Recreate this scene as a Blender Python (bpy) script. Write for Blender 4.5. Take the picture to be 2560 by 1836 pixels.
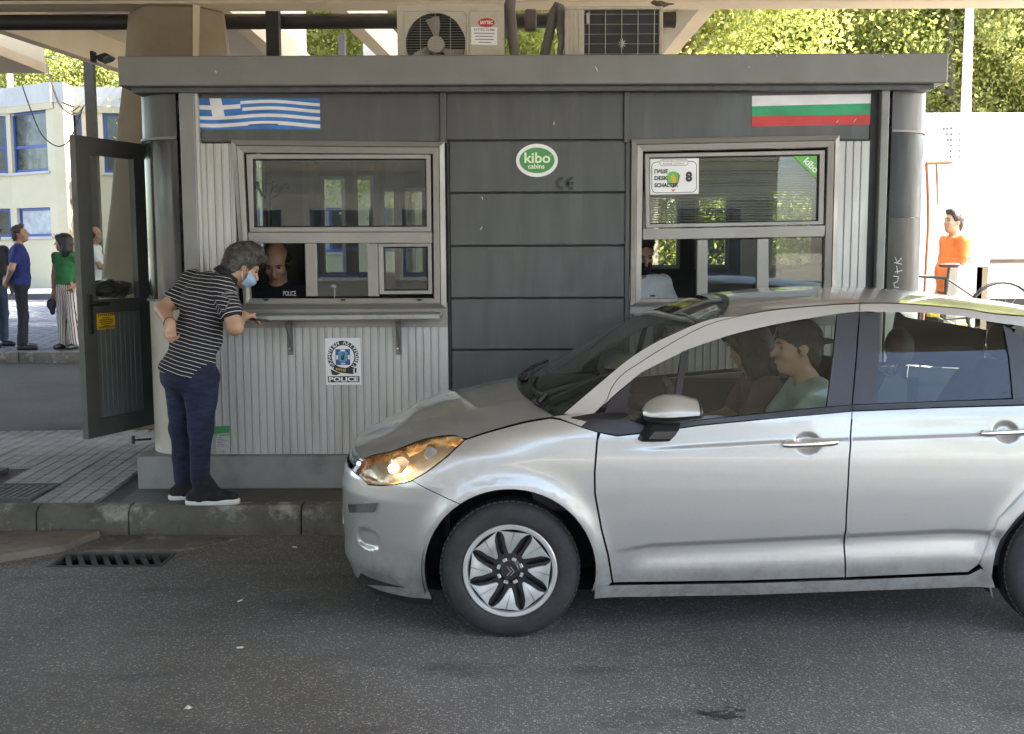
import bpy, bmesh, math, random
import numpy as np
from mathutils import Vector, Matrix, noise
from mathutils.geometry import delaunay_2d_cdt

for _o in list(bpy.data.objects):
    bpy.data.objects.remove(_o)
SC = bpy.context.scene
COL = SC.collection
rad = math.radians
random.seed(7)
RNG = np.random.default_rng(7)

# ------------------------------------------------------------------ camera
F_PX, CX, CY, CAM_H = 2709.0, 1280.0, 918.0, 1.684
CAM_R = Matrix.Rotation(rad(90 - 6.03), 3, 'X') @ Matrix.Rotation(rad(-0.22), 3, 'Z')
cam_data = bpy.data.cameras.new('camera')
cam_data.sensor_width = 36.0
cam_data.lens = F_PX / 2560.0 * 36.0
cam_data.clip_start = 0.05
cam_data.clip_end = 3000.0
cam = bpy.data.objects.new('camera', cam_data)
cam.matrix_world = Matrix.Translation((0, 0, CAM_H)) @ CAM_R.to_4x4()
COL.objects.link(cam)
SC.camera = cam

# ------------------------------------------------------------------ sky, sun, exposure
SUN_EL, SUN_AZ = 50.0, -8.0           # azimuth: degrees from +X towards -Y
sun_dir = Vector((math.cos(rad(SUN_EL)) * math.cos(rad(SUN_AZ)),
                  -math.cos(rad(SUN_EL)) * math.sin(rad(SUN_AZ)), math.sin(rad(SUN_EL))))
world = bpy.data.worlds.new('World')
SC.world = world
world.use_nodes = True
_nt = world.node_tree
_sky = _nt.nodes.new('ShaderNodeTexSky')
_sky.sky_type = 'NISHITA'
_sky.sun_disc = False
_sky.sun_elevation = rad(SUN_EL)
_sky.sun_rotation = rad(90 + SUN_AZ)
_sky.air_density = 1.0
_sky.dust_density = 2.0
_bg = [n for n in _nt.nodes if n.type == 'BACKGROUND'][0]
_nt.links.new(_sky.outputs[0], _bg.inputs[0])
_bg.inputs[1].default_value = 0.15
sun_data = bpy.data.lights.new('sun', 'SUN')
sun_data.energy = 5.0
sun_data.angle = rad(0.53)
sun_data.color = (1.0, 0.95, 0.86)
sun = bpy.data.objects.new('sun', sun_data)
sun.rotation_euler = sun_dir.to_track_quat('Z', 'Y').to_euler()
sun.location = (20, -8, 30)
COL.objects.link(sun)
SC.render.engine = 'CYCLES'
SC.view_settings.view_transform = 'Standard'
SC.view_settings.look = 'None'
SC.view_settings.exposure = 3.1
SC.view_settings.gamma = 1.0
SC.view_settings.use_curve_mapping = False
SC.view_settings.use_white_balance = True
SC.view_settings.white_balance_temperature = 6600
SC.cycles.use_denoising = True
SC.cycles.max_bounces = 10
SC.cycles.diffuse_bounces = 5
SC.cycles.glossy_bounces = 5
SC.cycles.transparent_max_bounces = 16
SC.cycles.sample_clamp_indirect = 6.0
SC.cycles.caustics_reflective = False
SC.cycles.caustics_refractive = False

# ------------------------------------------------------------------ where a point of the place lies
def ray(px, py):
    return CAM_R @ Vector(((px - CX) / F_PX, -(py - CY) / F_PX, -1.0))

def P(px, py, Y):
    d = ray(px, py)
    t = Y / d.y
    return Vector((d.x * t, Y, CAM_H + d.z * t))

def PZ(px, py, z):
    d = ray(px, py)
    t = (z - CAM_H) / d.z
    return Vector((d.x * t, d.y * t, z))

# ------------------------------------------------------------------ materials
MATS = {}

def nodes_of(name):
    m = bpy.data.materials.new(name)
    m.use_nodes = True
    nt = m.node_tree
    b = [n for n in nt.nodes if n.type == 'BSDF_PRINCIPLED'][0]
    return m, nt, b

def N(nt, kind, **kw):
    n = nt.nodes.new(kind)
    for k, v in kw.items():
        if k in n.inputs:
            n.inputs[k].default_value = v
        else:
            setattr(n, k, v)
    return n

def mixrgb(nt, fac, a, b, blend='MIX'):
    n = nt.nodes.new('ShaderNodeMix')
    n.data_type = 'RGBA'
    n.blend_type = blend
    for sock, v in ((0, fac), (6, a), (7, b)):
        if hasattr(v, 'is_linked'):
            nt.links.new(v, n.inputs[sock])
        else:
            n.inputs[sock].default_value = v if sock == 0 else (tuple(v) + (1.0,) if len(v) == 3 else v)
    return n.outputs[2]

def ramp(nt, src, p0, p1, c0=(0, 0, 0), c1=(1, 1, 1)):
    r = nt.nodes.new('ShaderNodeValToRGB')
    r.color_ramp.elements[0].position = p0
    r.color_ramp.elements[1].position = p1
    r.color_ramp.elements[0].color = tuple(c0) + (1.0,)
    r.color_ramp.elements[1].color = tuple(c1) + (1.0,)
    nt.links.new(src, r.inputs[0])
    return r.outputs[0]

def tcoord(nt, scale=(1, 1, 1)):
    t = nt.nodes.new('ShaderNodeNewGeometry')
    mp = nt.nodes.new('ShaderNodeMapping')
    mp.inputs['Scale'].default_value = scale
    nt.links.new(t.outputs['Position'], mp.inputs[0])
    return mp.outputs[0]

def noise_tex(nt, vec, scale, detail=4.0, rough=0.55):
    n = nt.nodes.new('ShaderNodeTexNoise')
    n.inputs['Scale'].default_value = scale
    n.inputs['Detail'].default_value = detail
    n.inputs['Roughness'].default_value = rough
    nt.links.new(vec, n.inputs['Vector'])
    return n.outputs[0]

def MAT(name, col, rough=0.5, metal=0.0, var=0.12, scale=4.0, bump=0.0, bscale=60.0, dirt=None, dirt_amt=0.4,
        dirt_scale=2.5, coat=0.0, spec=0.5, stretch=(1, 1, 1), rvar=0.1, emit=None, trans=0.0):
    if name in MATS:
        return MATS[name]
    m, nt, b = nodes_of(name)
    v = tcoord(nt, stretch)
    n1 = noise_tex(nt, v, scale)
    dark = tuple(c * (1 - var) for c in col)
    light = tuple(min(1.0, c * (1 + var)) for c in col)
    c = ramp(nt, n1, 0.3, 0.7, dark, light)
    if dirt is not None:
        n2 = noise_tex(nt, v, dirt_scale, 8.0, 0.65)
        f = ramp(nt, n2, 0.5, 0.72, (0, 0, 0), (dirt_amt,) * 3)
        c = mixrgb(nt, f, c, dirt)
    nt.links.new(c, b.inputs['Base Color'])
    r = ramp(nt, noise_tex(nt, v, scale * 3), 0.3, 0.7, (max(0, rough - rvar),) * 3, (min(1, rough + rvar),) * 3)
    nt.links.new(r, b.inputs['Roughness'])
    b.inputs['Metallic'].default_value = metal
    b.inputs['Specular IOR Level'].default_value = spec
    b.inputs['Coat Weight'].default_value = coat
    b.inputs['Coat Roughness'].default_value = 0.04
    if trans:
        b.inputs['Transmission Weight'].default_value = trans
    if emit:
        b.inputs['Emission Color'].default_value = tuple(emit[0]) + (1,)
        b.inputs['Emission Strength'].default_value = emit[1]
    if bump:
        bn = nt.nodes.new('ShaderNodeBump')
        bn.inputs['Strength'].default_value = bump
        bn.inputs['Distance'].default_value = 0.01
        nt.links.new(noise_tex(nt, v, bscale, 6.0, 0.6), bn.inputs['Height'])
        nt.links.new(bn.outputs[0], b.inputs['Normal'])
    MATS[name] = m
    return m

def GLASS(name, tint=(0.9, 0.93, 0.92), ior=1.5, dust=0.03, streak=0.0):
    if name in MATS:
        return MATS[name]
    m = bpy.data.materials.new(name)
    m.use_nodes = True
    nt = m.node_tree
    nt.nodes.clear()
    out = nt.nodes.new('ShaderNodeOutputMaterial')
    tr = nt.nodes.new('ShaderNodeBsdfTransparent')
    tr.inputs[0].default_value = tuple(tint) + (1,)
    gl = nt.nodes.new('ShaderNodeBsdfGlossy')
    gl.inputs['Roughness'].default_value = 0.0
    fr = nt.nodes.new('ShaderNodeFresnel')
    geo = nt.nodes.new('ShaderNodeNewGeometry')
    iv = nt.nodes.new('ShaderNodeMix')            # the same index whichever side of the pane is met
    iv.inputs[2].default_value = ior
    iv.inputs[3].default_value = 1.0 / ior
    nt.links.new(geo.outputs['Backfacing'], iv.inputs[0])
    nt.links.new(iv.outputs[0], fr.inputs['IOR'])
    mx = nt.nodes.new('ShaderNodeMixShader')
    nt.links.new(fr.outputs[0], mx.inputs[0])
    nt.links.new(tr.outputs[0], mx.inputs[1])
    nt.links.new(gl.outputs[0], mx.inputs[2])
    last = mx
    if dust:
        df = nt.nodes.new('ShaderNodeBsdfDiffuse')
        df.inputs[0].default_value = (0.55, 0.53, 0.48, 1)
        v = tcoord(nt)
        f = ramp(nt, noise_tex(nt, v, 6.0, 8.0, 0.7), 0.4, 0.8, (dust * 0.3,) * 3, (dust * 1.8,) * 3)
        m2 = nt.nodes.new('ShaderNodeMixShader')
        nt.links.new(f, m2.inputs[0])
        nt.links.new(mx.outputs[0], m2.inputs[1])
        nt.links.new(df.outputs[0], m2.inputs[2])
        last = m2
    nt.links.new(last.outputs[0], out.inputs[0])
    MATS[name] = m
    return m

# ------------------------------------------------------------------ mesh builder
class MB:
    def __init__(self):
        self.v = []
        self.f = []

    def add(self, verts, faces):
        o = len(self.v)
        self.v.extend([tuple(p) for p in verts])
        self.f.extend([tuple(i + o for i in q) for q in faces])
        return self

    def box(self, x0, x1, y0, y1, z0, z1):
        return self.hexa([(x0, y0, z0), (x1, y0, z0), (x1, y0, z1), (x0, y0, z1)],
                         [(x0, y1, z0), (x1, y1, z0), (x1, y1, z1), (x0, y1, z1)])

    def hexa(self, a, b):
        """two matching polygons joined into a closed solid"""
        n = len(a)
        fs = [tuple(range(n)), tuple(range(2 * n - 1, n - 1, -1))]
        for i in range(n):
            j = (i + 1) % n
            fs.append((j, i, i + n, j + n))
        return self.add(list(a) + list(b), fs)

    def obox(self, c, ax, ay, az, sx, sy, sz):
        c, ax, ay, az = Vector(c), Vector(ax).normalized(), Vector(ay).normalized(), Vector(az).normalized()
        def q(a, b, d):
            return c + ax * a * sx / 2 + ay * b * sy / 2 + az * d * sz / 2
        return self.hexa([q(-1, -1, -1), q(1, -1, -1), q(1, -1, 1), q(-1, -1, 1)],
                         [q(-1, 1, -1), q(1, 1, -1), q(1, 1, 1), q(-1, 1, 1)])

    def loops(self, rings, cap=True, closed=True):
        n = len(rings[0])
        o = len(self.v)
        for r in rings:
            self.v.extend([tuple(p) for p in r])
        for k in range(len(rings) - 1):
            for i in range(n if closed else n - 1):
                j = (i + 1) % n
                a, b = o + k * n, o + (k + 1) * n
                self.f.append((a + i, a + j, b + j, b + i))
        if cap and closed:
            self.f.append(tuple(o + i for i in range(n - 1, -1, -1)))
            e = o + (len(rings) - 1) * n
            self.f.append(tuple(e + i for i in range(n)))
        return self

    def tube(self, pts, r, n=10, cap=True):
        pts = [Vector(p) for p in pts]
        rs = r if isinstance(r, (list, tuple)) else [r] * len(pts)
        t0 = (pts[1] - pts[0]).normalized()
        up = Vector((0, 0, 1)) if abs(t0.z) < 0.9 else Vector((1, 0, 0))
        u = t0.cross(up).normalized()
        rings = []
        for i, p in enumerate(pts):
            if i == 0:
                t = t0
            elif i == len(pts) - 1:
                t = (pts[i] - pts[i - 1]).normalized()
            else:
                t = ((pts[i + 1] - pts[i]).normalized() + (pts[i] - pts[i - 1]).normalized()).normalized()
            u = (u - t * u.dot(t)).normalized()
            w = t.cross(u)
            rings.append([p + (u * math.cos(a) + w * math.sin(a)) * rs[i]
                          for a in [2 * math.pi * k / n for k in range(n)]])
        return self.loops(rings, cap)

    def lathe(self, prof, c, axis='Z', n=24, cap=True, squash=(1, 1)):
        c = Vector(c)
        rings = []
        for r, h in prof:
            ring = []
            for k in range(n):
                a = 2 * math.pi * k / n
                x, y = r * math.cos(a) * squash[0], r * math.sin(a) * squash[1]
                ring.append(c + (Vector((x, y, h)) if axis == 'Z' else Vector((x, h, y)) if axis == 'Y' else Vector((h, x, y))))
            rings.append(ring)
        return self.loops(rings, cap)

    def grid(self, fn, us, vs):
        o = len(self.v)
        nu, nv = len(us), len(vs)
        for a in us:
            for b in vs:
                self.v.append(tuple(fn(a, b)))
        for i in range(nu - 1):
            for j in range(nv - 1):
                q = o + i * nv + j
                self.f.append((q, q + nv, q + nv + 1, q + 1))
        return self

    def sphere(self, c, r, n=14, m=8):
        c = Vector(c)
        rr = (r, r, r) if not isinstance(r, (tuple, list)) else r
        rings = []
        for k in range(m + 1):
            a = -math.pi / 2 + math.pi * (k if 0 < k < m else (0.02 if k == 0 else m - 0.02)) / m
            rings.append([c + Vector((rr[0] * math.cos(a) * math.cos(b), rr[1] * math.cos(a) * math.sin(b), rr[2] * math.sin(a)))
                          for b in [2 * math.pi * j / n for j in range(n)]])
        return self.loops(rings)

    def build(self, name, mat, parent=None, smooth=None, bevel=0.0, segs=1, fix=True):
        me = bpy.data.meshes.new(name)
        me.from_pydata(self.v, [], self.f)
        if fix or bevel:
            bm = bmesh.new()
            bm.from_mesh(me)
            if fix:
                bmesh.ops.recalc_face_normals(bm, faces=bm.faces)
            if bevel:
                es = [e for e in bm.edges if len(e.link_faces) == 2 and e.calc_face_angle(0) > rad(25)]
                bmesh.ops.bevel(bm, geom=es, offset=bevel, segments=segs, affect='EDGES', profile=0.6, clamp_overlap=True)
            bm.to_mesh(me)
            bm.free()
        if smooth is not None:
            me.shade_smooth()
            me.set_sharp_from_angle(angle=rad(smooth))
        return link(name, me, mat, parent)

def link(name, me, mat, parent=None):
    if mat is not None:
        if isinstance(mat, (list, tuple)):
            for q in mat:
                me.materials.append(q)
        else:
            me.materials.append(mat)
    o = bpy.data.objects.new(name, me)
    COL.objects.link(o)
    if parent is not None:
        o.parent = parent
        if parent.type == 'EMPTY':
            o.location = (0, 0, 0) if parent.get("_local") else -parent.location
    return o

def thing(name, label, cat, loc=(0, 0, 0), group=None, local=False, rotz=0.0):
    o = bpy.data.objects.new(name, None)
    o.location = loc
    o.rotation_euler = (0, 0, rotz)
    o.empty_display_size = 0.1
    COL.objects.link(o)
    o['label'] = label
    o['category'] = cat
    if group:
        o['group'] = group
    if local:
        o['_local'] = 1
    return o

def tag(o, label=None, cat=None, group=None, kind=None):
    if label:
        o['label'] = label
    if cat:
        o['category'] = cat
    if group:
        o['group'] = group
    if kind:
        o['kind'] = kind
    return o

# ------------------------------------------------------------------ lettering (flat print, real size, on its surface)
def text_mb(s, O, X, Z, w, h, bold=0.0, arc=None, mb=None, shear=0.0):
    """letters of the string s fitted in a w x h box whose lower left corner is O; X and Z are the box's axes"""
    cu = bpy.data.curves.new('tmp', 'FONT')
    cu.body = s
    cu.size = 1.0
    cu.offset = bold
    cu.resolution_u = 3
    cu.shear = shear
    ob = bpy.data.objects.new('tmp', cu)
    me = bpy.data.meshes.new_from_object(ob)
    vs = [v.co.copy() for v in me.vertices]
    fs = [tuple(p.vertices) for p in me.polygons]
    bpy.data.objects.remove(ob)
    bpy.data.curves.remove(cu)
    bpy.data.meshes.remove(me)
    mb = mb or MB()
    if not vs:
        return mb
    x0, x1 = min(v.x for v in vs), max(v.x for v in vs)
    y0, y1 = min(v.y for v in vs), max(v.y for v in vs)
    O, X, Z = Vector(O), Vector(X), Vector(Z)
    out = []
    for v in vs:
        a, b = (v.x - x0) / max(1e-6, x1 - x0) * w, (v.y - y0) / max(1e-6, y1 - y0) * h
        out.append(O + X * a + Z * b)
    return mb.add(out, fs)

def px_frame(tl, tr, bl, Y):
    """origin (lower left), unit axes and size in metres of a box seen at these pixels on the plane Y"""
    a, b, c = P(*tl, Y), P(*tr, Y), P(*bl, Y)
    X, Z = b - a, a - c
    return c, X.normalized(), Z.normalized(), X.length, Z.length
# ================================================================== GROUND
def asphalt_mat(name, base, speck, amt, stain=0.5, scale=95.0):
    m, nt, b = nodes_of(name)
    v = tcoord(nt)
    vo = nt.nodes.new('ShaderNodeTexVoronoi')
    vo.inputs['Scale'].default_value = scale
    nt.links.new(v, vo.inputs['Vector'])
    sep = nt.nodes.new('ShaderNodeSeparateColor')
    nt.links.new(vo.outputs['Color'], sep.inputs[0])
    f1 = ramp(nt, sep.outputs[0], 1 - amt, 1 - amt + 0.12)
    f2 = ramp(nt, vo.outputs['Distance'], 0.30, 0.52, (1, 1, 1), (0, 0, 0))
    f = mixrgb(nt, 1.0, f1, f2, 'MULTIPLY')
    big = noise_tex(nt, v, 0.9, 6.0, 0.6)
    base_c = ramp(nt, big, 0.32, 0.68, tuple(c * 0.72 for c in base), tuple(c * 1.25 for c in base))
    fine = noise_tex(nt, v, 160.0, 3.0, 0.6)
    base_c = mixrgb(nt, 0.55, base_c, ramp(nt, fine, 0.3, 0.75, tuple(c * 0.5 for c in base), tuple(c * 1.65 for c in base)))
    sp = mixrgb(nt, sep.outputs[1], tuple(c * 0.55 for c in speck), speck)
    c = mixrgb(nt, f, base_c, sp)
    vb_ = nt.nodes.new('ShaderNodeTexVoronoi')
    vb_.inputs['Scale'].default_value = scale * .52
    nt.links.new(v, vb_.inputs['Vector'])
    sb_ = nt.nodes.new('ShaderNodeSeparateColor')
    nt.links.new(vb_.outputs['Color'], sb_.inputs[0])
    fb1 = ramp(nt, sb_.outputs[1], 1 - amt * .5, 1 - amt * .5 + .1)
    fb2 = ramp(nt, vb_.outputs['Distance'], .22, .40, (1, 1, 1), (0, 0, 0))
    c = mixrgb(nt, mixrgb(nt, 1.0, fb1, fb2, 'MULTIPLY'), c, mixrgb(nt, sb_.outputs[2], tuple(k * .35 for k in speck), tuple(k * .9 for k in speck)))
    c = mixrgb(nt, 1.0, c, ramp(nt, noise_tex(nt, v, .42, 5.0, .55), .34, .66, (.62, .60, .57), (1.28, 1.28, 1.3)), 'MULTIPLY')
    # oil and tyre stains
    v2 = tcoord(nt, (0.55, 1.6, 1))
    st = ramp(nt, noise_tex(nt, v2, 2.3, 6.0, 0.6), 0.56, 0.7, (0, 0, 0), (stain,) * 3)
    c = mixrgb(nt, st, c, tuple(k * 0.33 for k in base))
    nt.links.new(c, b.inputs['Base Color'])
    b.inputs['Roughness'].default_value = 0.85
    b.inputs['Specular IOR Level'].default_value = 0.35
    bn = nt.nodes.new('ShaderNodeBump')
    bn.inputs['Strength'].default_value = 0.75
    bn.inputs['Distance'].default_value = 0.006
    h = mixrgb(nt, 0.5, vo.outputs['Distance'], fine)
    nt.links.new(h, bn.inputs['Height'])
    nt.links.new(bn.outputs[0], b.inputs['Normal'])
    MATS[name] = m
    return m

def concrete_mat(name, base, pale, pale_amt=0.6, pscale=3.0, dark=(0.03, 0.028, 0.025), dark_amt=0.7, bump=0.5):
    m, nt, b = nodes_of(name)
    v = tcoord(nt)
    n1 = noise_tex(nt, v, 5.0, 8.0, 0.65)
    c = ramp(nt, n1, 0.3, 0.7, tuple(k * 0.7 for k in base), tuple(k * 1.25 for k in base))
    f = ramp(nt, noise_tex(nt, v, pscale, 10.0, 0.72), 0.53, 0.66, (0, 0, 0), (pale_amt,) * 3)
    c = mixrgb(nt, f, c, pale)
    f = ramp(nt, noise_tex(nt, v, pscale * 2.1, 9.0, 0.7), 0.56, 0.72, (0, 0, 0), (dark_amt,) * 3)
    c = mixrgb(nt, f, c, dark)
    nt.links.new(c, b.inputs['Base Color'])
    b.inputs['Roughness'].default_value = 0.88
    bn = nt.nodes.new('ShaderNodeBump')
    bn.inputs['Strength'].default_value = bump
    bn.inputs['Distance'].default_value = 0.01
    nt.links.new(noise_tex(nt, v, 55.0, 8.0, 0.7), bn.inputs['Height'])
    nt.links.new(bn.outputs[0], b.inputs['Normal'])
    MATS[name] = m
    return m

M_ASPH = asphalt_mat('asphalt', (0.116, 0.114, 0.109), (0.38, 0.37, 0.35), 0.40, 0.55, 112.0)
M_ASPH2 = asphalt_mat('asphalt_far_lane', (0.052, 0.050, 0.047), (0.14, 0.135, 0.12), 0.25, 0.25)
M_KERB = concrete_mat('kerb_concrete', (0.105, 0.098, 0.083), (0.34, 0.33, 0.29), 0.9, 3.4, (0.028, 0.026, 0.023), 0.85, 0.8)
M_APRON = concrete_mat('apron_concrete', (0.16, 0.14, 0.115), (0.24, 0.22, 0.19), 0.5, 4.0)
M_SLAB = concrete_mat('slab_concrete', (0.30, 0.30, 0.29), (0.42, 0.42, 0.41), 0.6, 1.3, (0.13, 0.125, 0.115), 0.55, 0.35)
M_SCREED = concrete_mat('screed', (0.085, 0.082, 0.075), (0.14, 0.135, 0.125), 0.5, 2.2)
M_GROUND = MAT('earth', (0.30, 0.27, 0.21), 0.95, var=0.25, scale=0.4, bump=0.4, bscale=9)
M_COBBLE = concrete_mat('cobble', (0.14, 0.14, 0.15), (0.21, 0.21, 0.23), 0.5, 2.0)
M_IRON = MAT('cast_iron', (0.045, 0.043, 0.04), 0.7, 0.3, var=0.3, bump=0.4, bscale=90)
M_DARKPIT = MAT('pit', (0.008, 0.008, 0.007), 0.95)

# earth sheet to the horizon
_g = MB().add([(-900, -900, -0.06), (900, -900, -0.06), (900, 900, -0.06), (-900, 900, -0.06)], [(0, 1, 2, 3)]).build('ground', M_GROUND)
tag(_g, kind='structure')

# near lane of asphalt, left open where the two gully grates sit
KY = 6.37                                   # foot of the kerb
def tiled_sheet(name, xs, ys, holes, z, mat):
    mb = MB()
    for i in range(len(xs) - 1):
        for j in range(len(ys) - 1):
            cx, cy = (xs[i] + xs[i + 1]) / 2, (ys[j] + ys[j + 1]) / 2
            if any(h[0] < cx < h[1] and h[2] < cy < h[3] for h in holes):
                continue
            mb.add([(xs[i], ys[j], z), (xs[i + 1], ys[j], z), (xs[i + 1], ys[j + 1], z), (xs[i], ys[j + 1], z)], [(0, 1, 2, 3)])
    return mb.build(name, mat, fix=False)
G1 = (-2.52, -1.90, 5.72, 5.97)
G2 = (-3.35, -2.80, 5.52, 5.76)
road = tiled_sheet('road', [-60, -3.35, -2.80, -2.52, -1.90, 60], [-9, 5.52, 5.72, 5.76, 5.97, KY + 0.05], [G1, G2], 0.0, M_ASPH)
tag(road, kind='structure')
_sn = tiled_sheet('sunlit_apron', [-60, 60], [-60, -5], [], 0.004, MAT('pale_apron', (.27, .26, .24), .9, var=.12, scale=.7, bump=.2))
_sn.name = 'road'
tag(_sn, kind='structure')

def gully(box, label, lean, nb):
    t = thing('gully_grate', label, 'drain grate', ((box[0] + box[1]) / 2, box[2], 0), group='gully grates by the kerb')
    x0, x1, y0, y1 = box
    fr = MB()
    for a, b, c, d in ((x0, x1, y0, y0 + 0.02), (x0, x1, y1 - 0.02, y1), (x0, x0 + 0.02, y0 + 0.02, y1 - 0.02), (x1 - 0.02, x1, y0 + 0.02, y1 - 0.02)):
        fr.box(a, b, c, d, -0.03, 0.004)
    fr.build('frame', M_IRON, t)
    MB().box(x0 - 0.01, x1 + 0.01, y0 - 0.01, y1 + 0.01, -0.2, -0.19).build('pit_floor', M_DARKPIT, t)
    w = MB()
    w.box(x0 - 0.012, x0, y0, y1, -0.2, -0.004).box(x1, x1 + 0.012, y0, y1, -0.2, -0.004)
    w.box(x0, x1, y0 - 0.012, y0, -0.2, -0.004).box(x0, x1, y1, y1 + 0.012, -0.2, -0.004)
    w.build('pit_wall', M_DARKPIT, t)
    for k in range(nb):
        xa = x0 + 0.03 + (x1 - x0 - 0.06) * (k + 0.5) / nb
        a, b = Vector((xa + lean, y0 + 0.021, -0.012)), Vector((xa - lean, y1 - 0.021, -0.012))
        d = (b - a).normalized()
        MB().obox((a + b) / 2, d.cross(Vector((0, 0, 1))), d, (0, 0, 1), 0.026, (b - a).length, 0.03).build('bar', M_IRON, t)
gully(G1, 'dark slotted iron gully grate at the kerb foot near the sneakers', 0.05, 8)
gully(G2, 'iron gully grate with slanting bars at the left picture edge', -0.05, 7)

# broken concrete apron between the left grate and the kerb
def slab_poly(name, pts, z0, z1, mat, bevel=0.012):
    return MB().hexa([(x, y, z0) for x, y in pts], [(x, y, z1) for x, y in pts]).build(name, mat, bevel=bevel, segs=2, smooth=40)
_a = slab_poly('concrete_apron', [(-4.6, 5.80), (-2.83, 5.80), (-2.56, 6.02), (-2.46, 6.34), (-4.6, 6.36)], -0.05, 0.045, M_APRON, 0.02)
tag(_a, 'brown concrete apron slab with a broken corner beside the left grate', 'concrete slab')
_a = slab_poly('concrete_apron', [(-2.44, 6.02), (-1.85, 6.03), (-1.60, 6.30), (-2.40, 6.345)], -0.05, 0.012, M_KERB, 0.008)
tag(_a, 'cracked low concrete patch between the kerb and the slotted grate', 'concrete slab')

# island kerb: one stone after another
KZ = 0.172
kerb = thing('kerb', 'weathered concrete kerb of the booth island, stones stained pale and black', 'kerb', (-2, KY, 0))
_kx = [-4.95, -3.9, -2.865, -2.31, -1.27, -0.25, 0.76, 1.78, 2.8, 3.82, 4.84]
for i in range(len(_kx) - 1):
    a, b = _kx[i] + 0.004, _kx[i + 1] - 0.004
    j = 0.006 * math.sin(i * 7.1)
    MB().hexa([(a, KY + j, -0.05), (a, KY + 0.012 + j, KZ - 0.035), (a, KY + 0.05 + j, KZ), (a, KY + 0.15, KZ), (a, KY + 0.15, -0.05)],
              [(b, KY + j, -0.05), (b, KY + 0.012 + j, KZ - 0.035), (b, KY + 0.05 + j, KZ), (b, KY + 0.15, KZ), (b, KY + 0.15, -0.05)]).build('kerb_stone', M_KERB, kerb, bevel=0.007, segs=2, smooth=50)

# island body and its grey screed strip under the booth
isl = MB().hexa([(-5.2, KY + 0.152, -0.05), (5.2, KY + 0.152, -0.05), (5.2, 9.95, -0.05), (-1.0, 9.95, -0.05), (-5.2, 9.25, -0.05)],
                [(-5.2, KY + 0.152, KZ - 0.035), (5.2, KY + 0.152, KZ - 0.035), (5.2, 9.95, KZ - 0.035), (-1.0, 9.95, KZ - 0.035), (-5.2, 9.25, KZ - 0.035)]).build('pavement', M_SCREED)
tag(isl, kind='structure')
_s = slab_poly('screed_strip', [(-2.42, KY + 0.153), (4.9, KY + 0.153), (4.9, 8.95), (-2.42, 8.95)], KZ - 0.034, KZ - 0.001, M_SCREED, 0.004)
_s.parent = isl
# paving slabs of 4 x 4 raised blocks
def make_slab_mesh():
    mb = MB()
    s, g = 0.4, 0.007
    mb.box(0.003, s - 0.003, 0.003, s - 0.003, 0, 0.016)
    p = (s - 0.006) / 4
    for i in range(4):
        for j in range(4):
            x, y = 0.003 + i * p, 0.003 + j * p
            a = [(x + g / 2, y + g / 2, 0.0155), (x + p - g / 2, y + g / 2, 0.0155), (x + p - g / 2, y + p - g / 2, 0.0155), (x + g / 2, y + p - g / 2, 0.0155)]
            b = [(x + g / 2 + .003, y + g / 2 + .003, 0.024), (x + p - g / 2 - .003, y + g / 2 + .003, 0.024), (x + p - g / 2 - .003, y + p - g / 2 - .003, 0.024), (x + g / 2 + .003, y + p - g / 2 - .003, 0.024)]
            mb.hexa(a, b)
    o = mb.build('paving_slab', M_SLAB)
    return o
slab0 = make_slab_mesh()
slab0.parent = isl
ang = rad(3.5)
_first = True
COVER = [(-3.72, -3.02, 6.62, 7.12), (-4.4, -3.55, 7.2, 7.62)]
for i in range(-2, 8):
    for j in range(0, 9):
        lx, ly = -5.0 + i * 0.403, j * 0.403
        x = lx * math.cos(ang) - ly * math.sin(ang)
        y = KY + 0.16 + (lx + 3.4) * math.sin(ang) + ly * math.cos(ang)
        cx, cy = x + 0.2, y + 0.2
        if cx + 0.2 > -2.43 or cx < -5.1:
            if cy < 7.05 or cx < -5.1 or cx > -2.0:
                continue
        if cy + 0.22 > 9.25 + (cx + 5.2) * 0.1667 or cy - 0.2 < KY + 0.13:
            continue
        if any(c[0] < cx < c[1] and c[2] < cy < c[3] for c in COVER):
            continue
        if cx + 0.2 > -2.43 and cy < 8.98:
            continue
        o = slab0 if _first else slab0.copy()
        if not _first:
            COL.objects.link(o)
        _first = False
        o.location = (x, y, KZ - 0.033 + random.uniform(-.002, .002))
        o.rotation_euler = (random.uniform(-.006, .006), random.uniform(-.006, .006), ang)

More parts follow.
